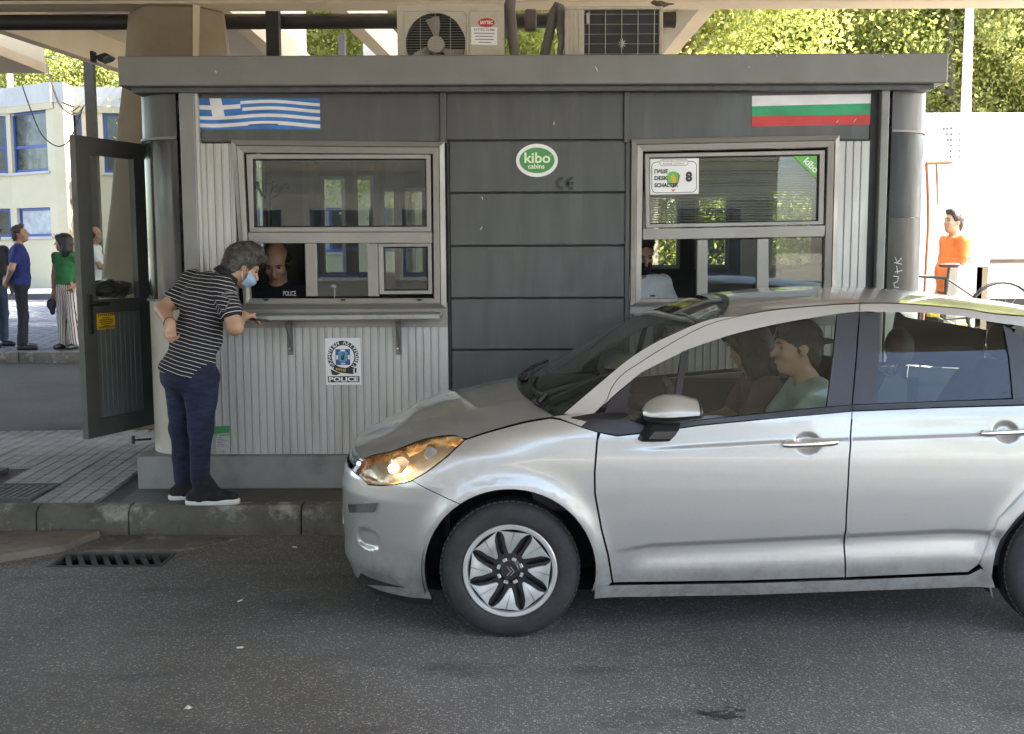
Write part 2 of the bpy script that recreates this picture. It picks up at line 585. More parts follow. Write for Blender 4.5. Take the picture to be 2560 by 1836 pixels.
# steel covers let into the paving
M_TREAD = MAT('tread_plate', (0.11, 0.105, 0.095), 0.5, 0.75, var=0.25, dirt=(0.05, 0.042, 0.03), dirt_amt=0.8)
def cover(x0, x1, y0, y1, label):
    t = thing('steel_cover', label, 'manhole cover', ((x0 + x1) / 2, y0, KZ), group='steel covers in the paving')
    MB().box(x0, x1, y0, y1, KZ - 0.03, KZ - 0.006).build('plate', M_TREAD, t)
    fr = MB()
    for a, b, c, d in ((x0 - .03, x1 + .03, y0 - .03, y0), (x0 - .03, x1 + .03, y1, y1 + .03), (x0 - .03, x0, y0, y1), (x1, x1 + .03, y0, y1)):
        fr.box(a, b, c, d, KZ - 0.03, KZ + 0.001)
    fr.build('frame', M_SCREED, t)
    st = MB()
    n, k = int((x1 - x0) / 0.045), int((y1 - y0) / 0.045)
    for i in range(n):
        for j in range(k):
            x, y = x0 + 0.03 + i * 0.045, y0 + 0.03 + j * 0.045
            st.hexa([(x - .010, y - .010, KZ - .006), (x + .010, y - .010, KZ - .006), (x + .010, y + .010, KZ - .006), (x - .010, y + .010, KZ - .006)],
                    [(x - .005, y - .005, KZ + .004), (x + .005, y - .005, KZ + .004), (x + .005, y + .005, KZ + .004), (x - .005, y + .005, KZ + .004)])
    tag(st.build('stud', M_TREAD, t), kind='stuff')
cover(-3.95, -3.03, 6.66, 7.05, 'studded steel cover in the paving beside the kerb')
cover(-4.55, -3.62, 7.24, 7.58, 'dark steel cover at the left edge of the paving behind the studded one')

# far lane, its kerb, and the cobbled yard beyond
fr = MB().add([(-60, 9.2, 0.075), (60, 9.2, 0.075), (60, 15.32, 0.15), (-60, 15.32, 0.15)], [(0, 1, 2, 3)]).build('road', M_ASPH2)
tag(fr, kind='structure')
fk = thing('kerb', 'low concrete kerb of the far pavement under the standing people', 'kerb', (-8, 15.3, 0.15))
for i in range(18):
    x = -22.0 + i * 1.0
    MB().box(x + .004, x + .996, 15.3, 15.5, 0.05, 0.30).build('kerb_stone', M_KERB, fk, bevel=0.012, smooth=50)
yard = MB().add([(-60, 15.5, 0.29), (4.0, 15.5, 0.29), (4.0, 33.5, 0.29), (-60, 33.5, 0.29)], [(0, 1, 2, 3)]).build('yard', M_SCREED)
tag(yard, kind='structure')
cb = MB()
for j in range(46):
    for i in range(64):
        if j > 30 and (i % 1):
            continue
        x, y = -13.4 + i * 0.182 + (j % 2) * 0.09, 15.53 + j * 0.392
        w = 0.085
        z = 0.300 + 0.004 * math.sin(i * 3.1 + j * 1.7)
        cb.hexa([(x - w, y - .19, .285), (x + w, y - .19, .285), (x + w, y + .19, .285), (x - w, y + .19, .285)],
                [(x - w + .008, y - .182, z), (x + w - .008, y - .182, z), (x + w - .008, y + .182, z), (x - w + .008, y + .182, z)])
cbo = cb.build('paving_block', M_COBBLE, yard, fix=False)
cbo['kind'] = 'stuff'
k2 = MB().box(-60, 4.0, 33.5, 33.75, 0.05, 0.47).build('kerb', concrete_mat('kerb_dark', (0.06, 0.06, 0.06), (0.1, 0.1, 0.1)))
tag(k2, 'long dark kerb in front of the cream building', 'kerb')
wk = MB().box(-60, 4.0, 33.75, 47, 0.05, 0.45).build('pavement', concrete_mat('walk', (0.2, 0.2, 0.2), (0.28, 0.28, 0.28)))
tag(wk, kind='structure')
# litter on the asphalt
M_LITTER = MAT('paper_litter', (0.42, 0.38, 0.31), 0.8)
M_BUTT = MAT('cigarette_paper', (0.5, 0.47, 0.4), 0.8)
for k, (px, py, lab) in enumerate([(600, 1619, 'cigarette butt lying on the asphalt well in front of the bumper'), (600, 1502, 'pale cigarette butt on the dark asphalt left of the tyre'), (737, 1368, 'tiny paper scrap on the asphalt in front of the kerb')]):
    p = PZ(px, py, 0.004)
    d = Vector((math.cos(k + .3), math.sin(k + .3) * .4, 0)).normalized()
    o = MB().tube([p - d * 0.014, p + d * 0.002, p + d * 0.014], [0.004, 0.004, 0.0036], 8).build('cigarette_butt', M_BUTT, smooth=40)
    tag(o, lab, 'litter', 'litter on the road')
# oil spots at the lower right
def blot(px, py, w, h, seed, label):
    c = PZ(px, py, .003)
    rg = random.Random(seed)
    m = MB()
    for k in range(22):
        cx, cy = c.x + rg.gauss(0, .55) * w, c.y + rg.gauss(0, .5) * h
        s_ = rg.uniform(.05, .34)
        n = 18
        z = .0015 + .00012 * k
        pts = [(cx + w * s_ * (1 + .3 * math.sin(3 * t + k) + rg.uniform(-.12, .12)) * math.cos(t), cy + h * s_ * (1 + .25 * math.sin(2 * t + k * 2) + rg.uniform(-.12, .12)) * math.sin(t), z) for t in [2 * math.pi * i / n for i in range(n)]]
        m.add(pts, [tuple(range(n))])
    o = m.build('oil_stain', MAT('oil_film', (.018, .017, .016), .5, var=.5, scale=40), fix=False)
    tag(o, label, 'stain', 'oil stains on the road')
blot(1815, 1785, .075, .05, 3, 'dark oil stain on the asphalt at the lower right')
p = PZ(470, 1768, 0.004)
o = MB().hexa([(p.x - .013, p.y - .01, .001), (p.x + .003, p.y - .013, .001), (p.x + .018, p.y + .002, .001), (p.x - .008, p.y + .016, .001)],
              [(p.x - .009, p.y - .006, .006), (p.x + .003, p.y - .006, .011), (p.x + .011, p.y + .002, .004), (p.x - .005, p.y + .01, .008)]).build('paper_scrap', M_LITTER)
tag(o, 'crumpled whitish paper scrap on the asphalt at the bottom of the picture', 'litter', 'litter on the road')
# ================================================================== BOOTH
M_GREY = MAT('booth_grey_paint', (0.165, 0.163, 0.155), 0.45, 0.2, var=0.06, scale=3, bump=0.05, bscale=180, dirt=(0.11, 0.105, 0.095), dirt_amt=0.35)
M_POST = MAT('booth_post_paint', (0.20, 0.20, 0.195), 0.45, 0.2, var=0.06, scale=3, dirt=(0.12, 0.115, 0.1), dirt_amt=0.3)
M_DARK = MAT('booth_dark_panel', (0.066, 0.067, 0.066), 0.42, 0.15, var=0.08, scale=2.5, bump=0.06, bscale=220, dirt=(0.10, 0.10, 0.093), dirt_amt=0.75, dirt_scale=3.0, stretch=(2.2, 2.2, .3))
M_SIDING = MAT('booth_siding', (0.47, 0.468, 0.455), 0.42, 0.25, var=0.07, scale=2, dirt=(0.27, 0.24, 0.19), dirt_amt=0.6, dirt_scale=3.5, stretch=(1.6, 1, 0.25))
M_FRAME = MAT('window_aluminium', (0.255, 0.24, 0.22), 0.4, 0.3, var=0.04, scale=2, dirt=(0.2, 0.18, 0.15), dirt_amt=0.25)
M_PLINTH = MAT('plinth_paint', (0.23, 0.235, 0.235), 0.6, 0.1, var=0.12, scale=4, bump=0.15, bscale=60, dirt=(0.09, 0.085, 0.08), dirt_amt=0.6)
M_SHELF = MAT('shelf_metal', (0.30, 0.30, 0.295), 0.4, 0.35, var=0.1, scale=7, dirt=(0.05, 0.05, 0.045), dirt_amt=0.5, dirt_scale=12)
M_SEAL = MAT('black_rubber', (0.015, 0.015, 0.015), 0.6)
M_BLACKGLASS = MAT('black_curved_glass', (0.022, 0.021, 0.020), 0.16, 0.0, var=0.3, scale=5, dirt=(0.07, 0.055, 0.035), dirt_amt=0.55, dirt_scale=5, stretch=(1, 1, 0.25), spec=0.35)
M_FROST = MAT('frosted_film', (0.50, 0.48, 0.42), 0.5, var=0.06, dirt=(0.3, 0.27, 0.2), dirt_amt=0.4)
M_GLASS = GLASS('window_glass', (0.88, 0.91, 0.89), 1.52, 0.02)
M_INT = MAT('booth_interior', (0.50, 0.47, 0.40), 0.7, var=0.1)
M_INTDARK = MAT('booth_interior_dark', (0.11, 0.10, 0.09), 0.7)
M_CHROME = MAT('chrome', (0.75, 0.74, 0.72), 0.12, 1.0, var=0.03)
M_BLACK = MAT('black_plastic', (0.012, 0.012, 0.013), 0.45, var=0.2)
M_SCRATCH = MAT('white_scratch', (0.62, 0.62, 0.60), 0.7)

FY = 6.95                                # siding plane
BACK = 8.80
booth = thing('border_booth', 'grey metal border control booth with two service windows and flat roof', 'booth', (0, FY, KZ))

def pq(pts, Y):
    return [P(x, y, Y) for x, y in pts]

def solid_px(mb, pts, Y0, Y1):
    """closed solid: outline taken on the plane Y0, carried straight back to Y1"""
    a = pq(pts, Y0)
    return mb.hexa(a, [Vector((p.x, Y1, p.z)) for p in a])

def ring_px(mb, outer, inner, Yo, Yi, Yb, Yref):
    """picture-frame moulding: outer edge at depth Yo, inner edge at Yi, back at Yb"""
    A = [P(x, y, Yref) for x, y in outer]
    B = [P(x, y, Yref) for x, y in inner]
    n = len(A)
    vs = [(p.x, Yo, p.z) for p in A] + [(p.x, Yi, p.z) for p in B] + [(p.x, Yb, p.z) for p in B] + [(p.x, Yb, p.z) for p in A]
    fs = []
    for k in range(4):
        for i in range(n):
            j = (i + 1) % n
            a, b = k * n, ((k + 1) % 4) * n
            fs.append((a + i, a + j, b + j, b + i))
    return mb.add(vs, fs)

def lerp4(A, B, t):
    return [(a[0] + (b[0] - a[0]) * t, a[1] + (b[1] - a[1]) * t) for a, b in zip(A, B)]

XL, XR = P(462, 700, 6.9).x, P(2200, 500, 6.9).x      # corner posts
ZTOP = 2.71
# roof slab with overhanging fascia
r0, r1 = P(293, 141, 6.80), P(2372, 131, 6.80)
roof = MB().box(r0.x, r1.x, 6.80, 9.15, ZTOP, r0.z).build('roof', M_GREY, booth, bevel=0.006)
MB().box(r0.x + .06, r1.x - .06, 6.86, 9.09, ZTOP - 0.03, ZTOP - 0.002).build('soffit', M_DARK, roof)
# plinth
pl = P(345, 1215, 6.88)
MB().box(pl.x, 2.72, 6.88, 9.0, KZ - 0.001, 0.385).build('plinth', M_PLINTH, booth, bevel=0.006)
# corner posts
for (a, b) in (((445, 214), (483, 214)), ((2206, 210), (2226, 210))):
    p0, p1 = P(*a, 6.9), P(*b, 6.9)
    MB().box(p0.x, p1.x, 6.90, 6.99, 0.386, ZTOP - .001).build('post', M_POST, booth, bevel=0.004)
lp1 = P(483, 214, 6.9).x
# light edge strip on the left post
MB().box(lp1 + .001, lp1 + 0.018, 6.915, 6.96, 0.387, ZTOP - .02).build('trim', M_SIDING, booth)
rp0 = P(2206, 210, 6.9).x
MB().box(rp0 - 0.05, rp0 - .001, 6.955, 7.0, 0.387, ZTOP - .02).build('trim', M_SEAL, booth)

# corrugated siding: one folded sheet per bay
def siding(x0, x1, z0, z1, name='siding_sheet', mat=M_SIDING, Y=FY, parent=None, pitch=0.0485):
    prof = []
    x = x0
    prof.append((x0, 0.0))
    while x + pitch < x1:
        prof += [(x + pitch * .62, 0.0), (x + pitch * .68, 0.006), (x + pitch * .76, 0.006), (x + pitch * .80, -0.004), (x + pitch * .9, -0.004), (x + pitch * .95, 0.0)]
        x += pitch
    prof.append((x1, 0.0))
    a = [(q, Y + d, z0) for q, d in prof]
    b = [(q, Y + d, z1) for q, d in prof]
    n = len(prof)
    back = [(x1, Y + .03, z0), (x0, Y + .03, z0)]
    backt = [(x1, Y + .03, z1), (x0, Y + .03, z1)]
    return MB().hexa(a + back, b + backt).build(name, mat, parent or booth)
def zx(px, py, Y=FY):
    return P(px, py, Y)
xm1a, xm1b = zx(1100, 300).x, zx(1116, 300).x
xm2a, xm2b = zx(1560, 300).x, zx(1574, 300).x
zwin = zx(800, 356).z
zsill = zx(800, 800).z
for _x0, _x1 in ((zx(585, 700).x, xm1b - .004), (xm2b + .012, zx(2090, 700).x)):
    MB().box(_x0, _x1, FY - .004, FY + .03, zsill - .0505, zx(800, 760).z).build('sill_panel', M_FRAME, booth)
siding(lp1 + .019, zx(588, 500).x, zsill - .05, zwin)              # beside the left window
siding(lp1 + .019, xm1b - .004, 0.386, zsill - .051)               # under the left window
siding(zx(2078, 500).x, rp0 - .051, zsill - .05, zwin)             # right of the right window
siding(xm2b + .012, rp0 - .051, 0.386, zsill - .051)
# upper dark band
def panel(x0, x1, z0, z1, Y=6.962, back=7.0, name='panel', mat=M_DARK, bev=0.003):
    return MB().box(x0, x1, Y, back, z0, z1).build(name, mat, booth, bevel=bev)
panel(lp1 + .019, xm1a - .001, zwin + .004, ZTOP - .004)
panel(xm2b + .001, rp0 - .051, zwin + .004, ZTOP - .004)
for a, b in ((xm1a, xm1b), (xm2a, xm2b)):
    MB().box(a, b, 6.935, 7.0, zwin - .012, ZTOP - .003).build('mullion', M_DARK, booth, bevel=0.003)
# small ledges over the windows
MB().box(lp1 + .03, xm1a - .001, 6.945, 6.961, zwin - .006, zwin + .003).build('drip_edge', M_SEAL, booth)
MB().box(xm2b + .001, rp0 - .051, 6.945, 6.961, zwin - .006, zwin + .003).build('drip_edge', M_SEAL, booth)
# dark centre bay of overlapping boards
zs = [ZTOP - .004] + [zx(1340, y).z for y in (350, 481, 614, 745, 874, 1003)] + [0.386]
for k in range(len(zs) - 1):
    x0, x1 = xm1b + .001, xm2a - .001
    if k > 0:
        x0, x1 = zx(1127, 700).x, zx(1563, 500).x
    zt, zb = zs[k] - (.005 if k else 0), zs[k + 1]
    MB().hexa([(x0, 6.985, zt), (x0, 6.968, zt - .003), (x0, 6.958, zb + .004), (x0, 6.985, zb + .002)],
              [(x1, 6.985, zt), (x1, 6.968, zt - .003), (x1, 6.958, zb + .004), (x1, 6.985, zb + .002)]).build('panel', M_DARK, booth, bevel=0.002)
MB().box(xm1b + .001, xm2b + .01, 6.986, 7.05, 0.386, ZTOP - .004).build('backing', M_SEAL, booth)
MB().box(zx(1120, 700).x, zx(1126, 700).x, 6.955, 6.985, 0.386, zwin - .013).build('trim', M_SEAL, booth)
MB().box(zx(1564, 500).x, zx(1574, 500).x, 6.945, 6.985, 0.386, zwin - .013).build('trim', M_DARK, booth)

# ---- service windows
def service_window(o4, i4, up_o, up_g, bars, panes, Yf, right=False):
    w = ring_px(MB(), o4, lerp4(o4, i4, .42), Yf + .012, Yf - .006, Yf + .06, FY).build('window_frame', M_FRAME, booth, bevel=0.002)
    ring_px(MB(), lerp4(o4, i4, .46), lerp4(o4, i4, .98), Yf - .002, Yf + .008, Yf + .06, FY).build('inner_frame', M_FRAME, w, bevel=0.002)
    ring_px(MB(), up_o, lerp4(up_o, up_g, .8), Yf + .004, Yf + .006, Yf + .055, FY).build('sash', M_FRAME, w, bevel=0.0025)
    ring_px(MB(), lerp4(up_o, up_g, .82), up_g, Yf + .010, Yf + .024, Yf + .05, FY).build('glazing_bead', M_SEAL, w)
    solid_px(MB(), [(x, y) for x, y in up_g], Yf + .028, Yf + .034).build('pane', M_GLASS, w)
    for b in bars:
        solid_px(MB(), b, FY, FY + .001)
        A = pq(b, FY)
        MB().hexa([(p.x, Yf + .009, p.z) for p in A], [(p.x, Yf + .056, p.z) for p in A]).build('transom', M_FRAME, w, bevel=0.002)
    for q in panes:
        A = pq(q, FY)
        MB().hexa([(p.x, Yf + .03, p.z) for p in A], [(p.x, Yf + .036, p.z) for p in A]).build('pane', M_GLASS, w)
    return w
YW = 6.915
lw = service_window([(580, 351), (1112, 356), (1117, 771), (612, 772)], [(612, 384), (1082, 387), (1085, 745), (628, 746)],
               [(618, 387), (1077, 388), (1079, 580), (627, 581)], [(637, 402), (1063, 401), (1065, 564), (640, 566)],
               [[(622, 582), (1081, 581), (1081, 608), (624, 609)], [(764, 609.5), (792, 609.5), (795, 741), (767, 741)],
                [(918, 609.5), (946, 609.5), (949, 741), (922, 741)]],
               [[(793, 609.5), (917, 609.5), (921, 741), (796, 741)]], YW)
s3o, s3g = [(947, 610), (1079, 609), (1081, 735), (950, 736)], [(963, 621), (1067, 620), (1068, 723), (965, 724)]
ring_px(MB(), s3o, lerp4(s3o, s3g, .75), YW + .004, YW + .006, YW + .05, FY).build('sash', M_FRAME, lw, bevel=0.002)
ring_px(MB(), lerp4(s3o, s3g, .77), s3g, YW + .010, YW + .022, YW + .05, FY).build('glazing_bead', M_SEAL, lw)
A = pq(s3g, FY)
MB().hexa([(p.x, YW + .028, p.z) for p in A], [(p.x, YW + .034, p.z) for p in A]).build('pane', M_GLASS, lw)
for x in (665, 858, 1049):
    a = P(x - 7, 748, YW)
    b = P(x + 7, 748, YW)
    MB().hexa([(a.x, YW - .004, a.z), (b.x, YW - .004, a.z), (b.x - .008, YW - .004, a.z - .012), (a.x + .008, YW - .004, a.z - .012)],
              [(a.x, YW + .02, a.z), (b.x, YW + .02, a.z), (b.x - .008, YW + .02, a.z - .012), (a.x + .008, YW + .02, a.z - .012)]).build('drain_cap', M_SEAL, lw)
rw = service_window([(1578, 350), (2097, 339), (2087, 762), (1575, 766)], [(1607, 380), (2066, 370), (2056, 742), (1602, 746)],
               [(1611, 386), (2059, 377), (2055, 562), (1613, 571)], [(1625, 398), (2043, 390), (2040, 551), (1625, 558)],
               [[(1606, 573), (2061, 564), (2058, 592), (1606, 600)], [(1742, 601), (1767, 600), (1767, 742), (1741, 742)],
                [(1891, 598), (1919, 597), (1919, 742), (1890, 742)]],
               [[(1768, 600), (1890, 598), (1889, 742), (1768, 742)],
                [(1920, 597), (2055, 594), (2053, 742), (1920, 742)]], YW, True)
# sliding-rail clip on the first right pane
for x in (1632,):
    a = P(x - 6, 738, YW)
    MB().box(a.x, a.x + .03, YW - .003, YW + .02, a.z - .012, a.z).build('drain_cap', M_SEAL, rw)

# ---- shelves on brackets
def shelf(tl, tr, yfront, label_side):
    a, b = P(*tl, yfront), P(*tr, yfront)
    s = MB().hexa([(a.x, yfront, a.z - .030), (b.x, yfront, b.z - .030), (b.x, yfront, b.z), (a.x, yfront, a.z)],
                  [(a.x, FY - .006, a.z - .030), (b.x, FY - .006, b.z - .030), (b.x, FY - .006, b.z + .004), (a.x, FY - .006, a.z + .004)]).build('shelf', M_SHELF, booth, bevel=0.004, segs=2)
    return s
s1 = shelf((600, 790), (1100, 786), 6.73, 0)
s2 = shelf((1588, 790), (2090, 783), 6.73, 0)
for sh, bx in ((s1, (724, 995)), (s2, (1640, 1990))):
    for x in bx:
        t, bt = P(x, 803, 6.93), P(x, 888, 6.93)
        w = 0.016
        br = MB()
        br.box(t.x - w, t.x + w, FY - .014, FY - .0065, bt.z, t.z + .01)
        br.hexa([(t.x + .002, FY - .015, bt.z + .02), (t.x + .002, FY - .04, bt.z + .08), (t.x + .002, FY - .19, t.z - .004), (t.x + .002, FY - .015, t.z - .004)],
                [(t.x + .012, FY - .015, bt.z + .02), (t.x + .012, FY - .04, bt.z + .08), (t.x + .012, FY - .19, t.z - .004), (t.x + .012, FY - .015, t.z - .004)])
        b = br.build('bracket', M_GREY, sh)
        for dz in (.04, .14):
            MB().lathe([(.0, 0), (.006, 0), (.005, -.005), (.0, -.006)], (t.x - .004, FY - .0145, bt.z + dz), 'Y', 8).build('bolt', M_CHROME, b)

# ---- rounded ends
def curved_end(cx, cy, r, z0, z1, a0, a1, mat, name, th=.02, n=14):
    A = [a0 + (a1 - a0) * k / n for k in range(n + 1)]
    o = [(cx + r * math.cos(t), cy + r * math.sin(t)) for t in A] + [(cx + (r - th) * math.cos(t), cy + (r - th) * math.sin(t)) for t in reversed(A)]
    return MB().hexa([(x, y, z0) for x, y in o], [(x, y, z1) for x, y in o]).build(name, mat, booth, smooth=35)
zb1, zb2 = P(400, 352, 7.05).z, P(400, 752, 7.05).z
CXL, CXR, CR = P(446, 400, 6.95).x, P(2225, 400, 6.95).x, 0.30
CYC = 6.935 + CR
a0, a1 = rad(180), rad(270)
curved_end(CXL, CYC, CR, zb1 + .012, ZTOP - .004, a0, a1, M_DARK, 'corner_panel')
curved_end(CXL, CYC, CR - .004, zb2 + .012, zb1 - .003, a0, a1, M_BLACKGLASS, 'corner_glass')
curved_end(CXL, CYC, CR + .012, zb1 - .003, zb1 + .012, a0, a1, M_GREY, 'corner_trim')
curved_end(CXL, CYC, CR + .012, zb2 - .003, zb2 + .012, a0, a1, M_GREY, 'corner_trim')
curved_end(CXL, CYC, CR - .004, .386, zb2 - .003, a0, a1, M_FROST, 'corner_glass')
zq1 = P(2260, 334, 7.05).z
curved_end(CXR, CYC, CR, zq1 + .01, ZTOP - .004, rad(270), rad(360), M_DARK, 'corner_panel')
curved_end(CXR, CYC, CR + .008, zq1 - .003, zq1 + .01, rad(270), rad(360), M_POST, 'corner_trim')
zq2 = P(2260, 545, 7.05).z
M_BG2 = MAT('brown_curved_glass', (0.028, 0.026, 0.021), 0.45, var=0.3, scale=4, dirt=(0.11, 0.10, 0.075), dirt_amt=0.5, stretch=(1, 1, .2), spec=.35)
M_NAVYG = MAT('dark_corner_film', (.014, .015, .02), .35, var=.3, scale=6, spec=.25, dirt=(.04, .038, .034), dirt_amt=.5, stretch=(1, 1, .3))
curved_end(CXR, CYC, CR - .004, zq2 + .001, zq1 - .003, rad(270), rad(360), M_NAVYG, 'corner_glass')
curved_end(CXR, CYC, CR - .004, zb2, zq2 - .001, rad(270), rad(360), M_BG2, 'corner_glass')
curved_end(CXR, CYC, CR - .004, .386, zb2 - .002, rad(270), rad(360), M_FROST, 'corner_glass')
# dark squares printed on the frosted left corner
for k in range(9):
    z = zb2 - .12 - k * .098
    if z < .45:
        break
    t = rad(252)
    c = Vector((CXL + (CR - .003) * math.cos(t), CYC + (CR - .003) * math.sin(t), z))
    n = Vector((math.cos(t), math.sin(t), 0))
    MB().obox(c, n.cross(Vector((0, 0, 1))), n, (0, 0, 1), .026, .003, .034).build('printed_square', M_DARK, booth)
# scratched letters on the right corner
def on_corner(u, z, dr):
    t = rad(270 + u)
    return Vector((CXR + (CR - .004 + dr) * math.cos(t), CYC + (CR - .004 + dr) * math.sin(t), z))
zt = P(2260, 700, 6.97).z
m = MB()
def stroke(m, pts, w=.006):
    for (u0, z0), (u1, z1) in zip(pts[:-1], pts[1:]):
        a, b = on_corner(u0, z0, .0015), on_corner(u1, z1, .0015)
        m.tube([a, b], w / 2, 5)
stroke(m, [(16, zt - .05), (10, zt - .045), (9, zt - .02), (14, zt - .01), (15, zt + .02), (8, zt + .025)])
stroke(m, [(10, zt + .05), (20, zt + .06)]); stroke(m, [(14, zt + .04), (12, zt + .09)])
stroke(m, [(9, zt + .11), (19, zt + .10)]); stroke(m, [(19, zt + .14), (13, zt + .11), (9, zt + .145)])
m.build('scratched_lettering', M_SCRATCH, booth)

# ---- body behind the facade: floor, ceiling, back, sides, partition
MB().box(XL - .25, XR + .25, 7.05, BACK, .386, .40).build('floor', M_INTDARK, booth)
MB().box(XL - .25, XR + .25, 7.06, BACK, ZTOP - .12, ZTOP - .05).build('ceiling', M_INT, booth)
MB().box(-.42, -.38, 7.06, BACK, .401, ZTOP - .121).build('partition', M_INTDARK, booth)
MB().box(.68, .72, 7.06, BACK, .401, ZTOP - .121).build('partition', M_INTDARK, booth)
def wall_with_holes(x0, x1, y0, y1, z0, z1, holes, name, mat):
    xs = sorted({x0, x1} | {h[0] for h in holes} | {h[1] for h in holes})
    zs_ = sorted({z0, z1} | {h[2] for h in holes} | {h[3] for h in holes})
    mb = MB()
    for i in range(len(xs) - 1):
        for j in range(len(zs_) - 1):
            cx, cz = (xs[i] + xs[i + 1]) / 2, (zs_[j] + zs_[j + 1]) / 2
            if any(h[0] < cx < h[1] and h[2] < cz < h[3] for h in holes):
                continue
            mb.box(xs[i], xs[i + 1], y0, y1, zs_[j], zs_[j + 1])
    bm_o = mb.build(name, mat, booth)
    return bm_o
def hole(x0, y0, x1, y1):
    a, b = P(x0, y0, BACK), P(x1, y1, BACK)
    return (a.x, b.x, b.z, a.z)
HOLES = [hole(800, 440, 938, 690), hole(945, 470, 1066, 690), hole(628, 360, 668, 640), hole(1600, 480, 1700, 672), hole(1738, 486, 1822, 672), hole(1925, 470, 2036, 672)]
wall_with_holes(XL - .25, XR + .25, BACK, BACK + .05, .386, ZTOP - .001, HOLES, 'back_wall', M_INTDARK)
for h in HOLES:
    fr_ = MB()
    ring = [(h[0], h[3]), (h[1], h[3]), (h[1], h[2]), (h[0], h[2])]
    t = .03
    fr_.box(h[0], h[1], BACK + .01, BACK + .04, h[3] - t, h[3]).box(h[0], h[1], BACK + .01, BACK + .04, h[2], h[2] + t)
    fr_.box(h[0], h[0] + t, BACK + .01, BACK + .04, h[2] + t, h[3] - t).box(h[1] - t, h[1], BACK + .01, BACK + .04, h[2] + t, h[3] - t)
    wfr = fr_.build('rear_window_frame', M_FRAME, booth)
    MB().box(h[0] + t, h[1] - t, BACK + .022, BACK + .027, h[2] + t, h[3] - t).build('pane', M_GLASS, wfr)
MB().box(XL - .29, XL - .25, CYC, BACK + .05, .386, ZTOP - .001).build('side_wall', M_DARK, booth)
MB().box(XR + .28, XR + .32, CYC, BACK + .05, .386, ZTOP - .001).build('side_wall', M_FROST, booth)
# counter tops inside
MB().box(XL - .2, -.43, 7.0, 7.55, 1.10, 1.14).build('counter', M_INT, booth)
MB().box(.73, XR + .2, 7.0, 7.55, 1.10, 1.14).build('counter', M_INTDARK, booth)

# venetian blind behind the right upper pane
bl = thing('venetian_blind', 'grey venetian blind hanging behind the right upper pane', 'blind', tuple(P(1830, 390, 7.03)))
bx0, bx1 = P(1626, 400, 7.03).x, P(2040, 400, 7.03).x
MB().box(bx0, bx1, 7.01, 7.04, P(1830, 392, 7.03).z - .02, P(1830, 392, 7.03).z).build('head_rail', M_POST, bl)
M_SLAT = MAT('blind_slat', (0.34, 0.33, 0.29), 0.45, 0.2, var=.15)
zt_, zb_ = P(1830, 398, 7.03).z, P(1830, 553, 7.03).z
ns = 26
for k in range(ns):
    z = zt_ - (zt_ - zb_) * (k + .5) / ns
    sag = .004 * math.sin(k * 1.3) - (.01 if k == 17 else 0)
    tl = .55 if k < 16 else .25
    pr = [(-.012, -.012 * tl), (0, .0015), (.012, .012 * tl)]
    rings = []
    for i in range(9):
        u = i / 8
        x = bx0 + .005 + (bx1 - bx0 - .01) * u
        dz = -sag * math.sin(math.pi * u) + (.006 * (u - .5) if k > 14 else 0)
        rings.append([(x, 7.028 + a, z + b + dz) for a, b in pr] + [(x, 7.0285 + a, z + b + dz - .0012) for a, b in reversed(pr)])
    MB().loops(rings).build('slat', M_SLAT, bl, smooth=40)
for u in (.12, .5, .88):
    x = bx0 + (bx1 - bx0) * u
    MB().tube([(x, 7.028, zt_), (x, 7.028, zb_)], .0012, 5).build('cord', M_POST, bl)

# strips of a vertical blind in the left room
vb = thing('vertical_blind', 'dark vertical blind strips inside the left window', 'blind', tuple(P(900, 402, 8.6)))
M_VB = MAT('blind_fabric', (0.13, 0.12, 0.10), 0.8, var=.15)
MB().box(P(760, 380, 8.6).x, P(1066, 380, 8.6).x, 8.55, 8.6, P(900, 370, 8.6).z, P(900, 362, 8.6).z).build('head_rail', M_POST, vb)
for k, x in enumerate((762, 776, 790, 868, 884, 940, 952, 990, 1004)):
    a, b = P(x, 370, 8.57), P(x, 700, 8.57)
    d = Vector((1, .7 * math.sin(k * 2.3), 0)).normalized()
    MB().obox(((a.x), 8.57, (a.z + b.z) / 2), d, (-d.y, d.x, 0), (0, 0, 1), .05, .002, a.z - b.z).build('strip', M_VB, vb)
# ================================================================== SIGNS AND STICKERS ON THE BOOTH
def FLAT(name, col, rough=.45):
    return MAT(name, col, rough, var=.04, scale=8)
M_WHITE = FLAT('print_white', (0.78, 0.78, 0.77))
M_PBLACK = FLAT('print_black', (0.012, 0.012, 0.016))
M_PBLUE = MAT('print_blue', (0.030, 0.165, 0.46), .5, var=.3, scale=5, stretch=(1, 1, 2.5))
M_PNAVY = FLAT('print_navy', (0.035, 0.08, 0.30))
M_PTEAL = FLAT('print_teal', (0.08, 0.30, 0.42))
M_PGREEN = FLAT('print_green', (0.055, 0.26, 0.075))
M_PLIME = FLAT('print_lime', (0.13, 0.45, 0.06))
M_FGREEN = MAT('flag_green', (0.02, 0.30, 0.13), .5, var=.2, scale=6, stretch=(1, 1, 2))
M_FRED = MAT('flag_red', (0.55, 0.035, 0.035), .5, var=.12, scale=6)
M_FWHITE = MAT('flag_white', (0.72, 0.70, 0.72), .5, var=.12, scale=5, stretch=(1, 1, 2.5))
M_PYELLOW = FLAT('print_yellow', (0.75, 0.45, 0.015))
M_PGOLD = FLAT('print_gold', (0.6, 0.42, 0.03))
M_PRED = FLAT('print_red', (0.5, 0.03, 0.06))
M_PGREY = FLAT('print_grey', (0.18, 0.18, 0.19))
M_PCREAM = FLAT('print_cream', (0.70, 0.82, 0.55))

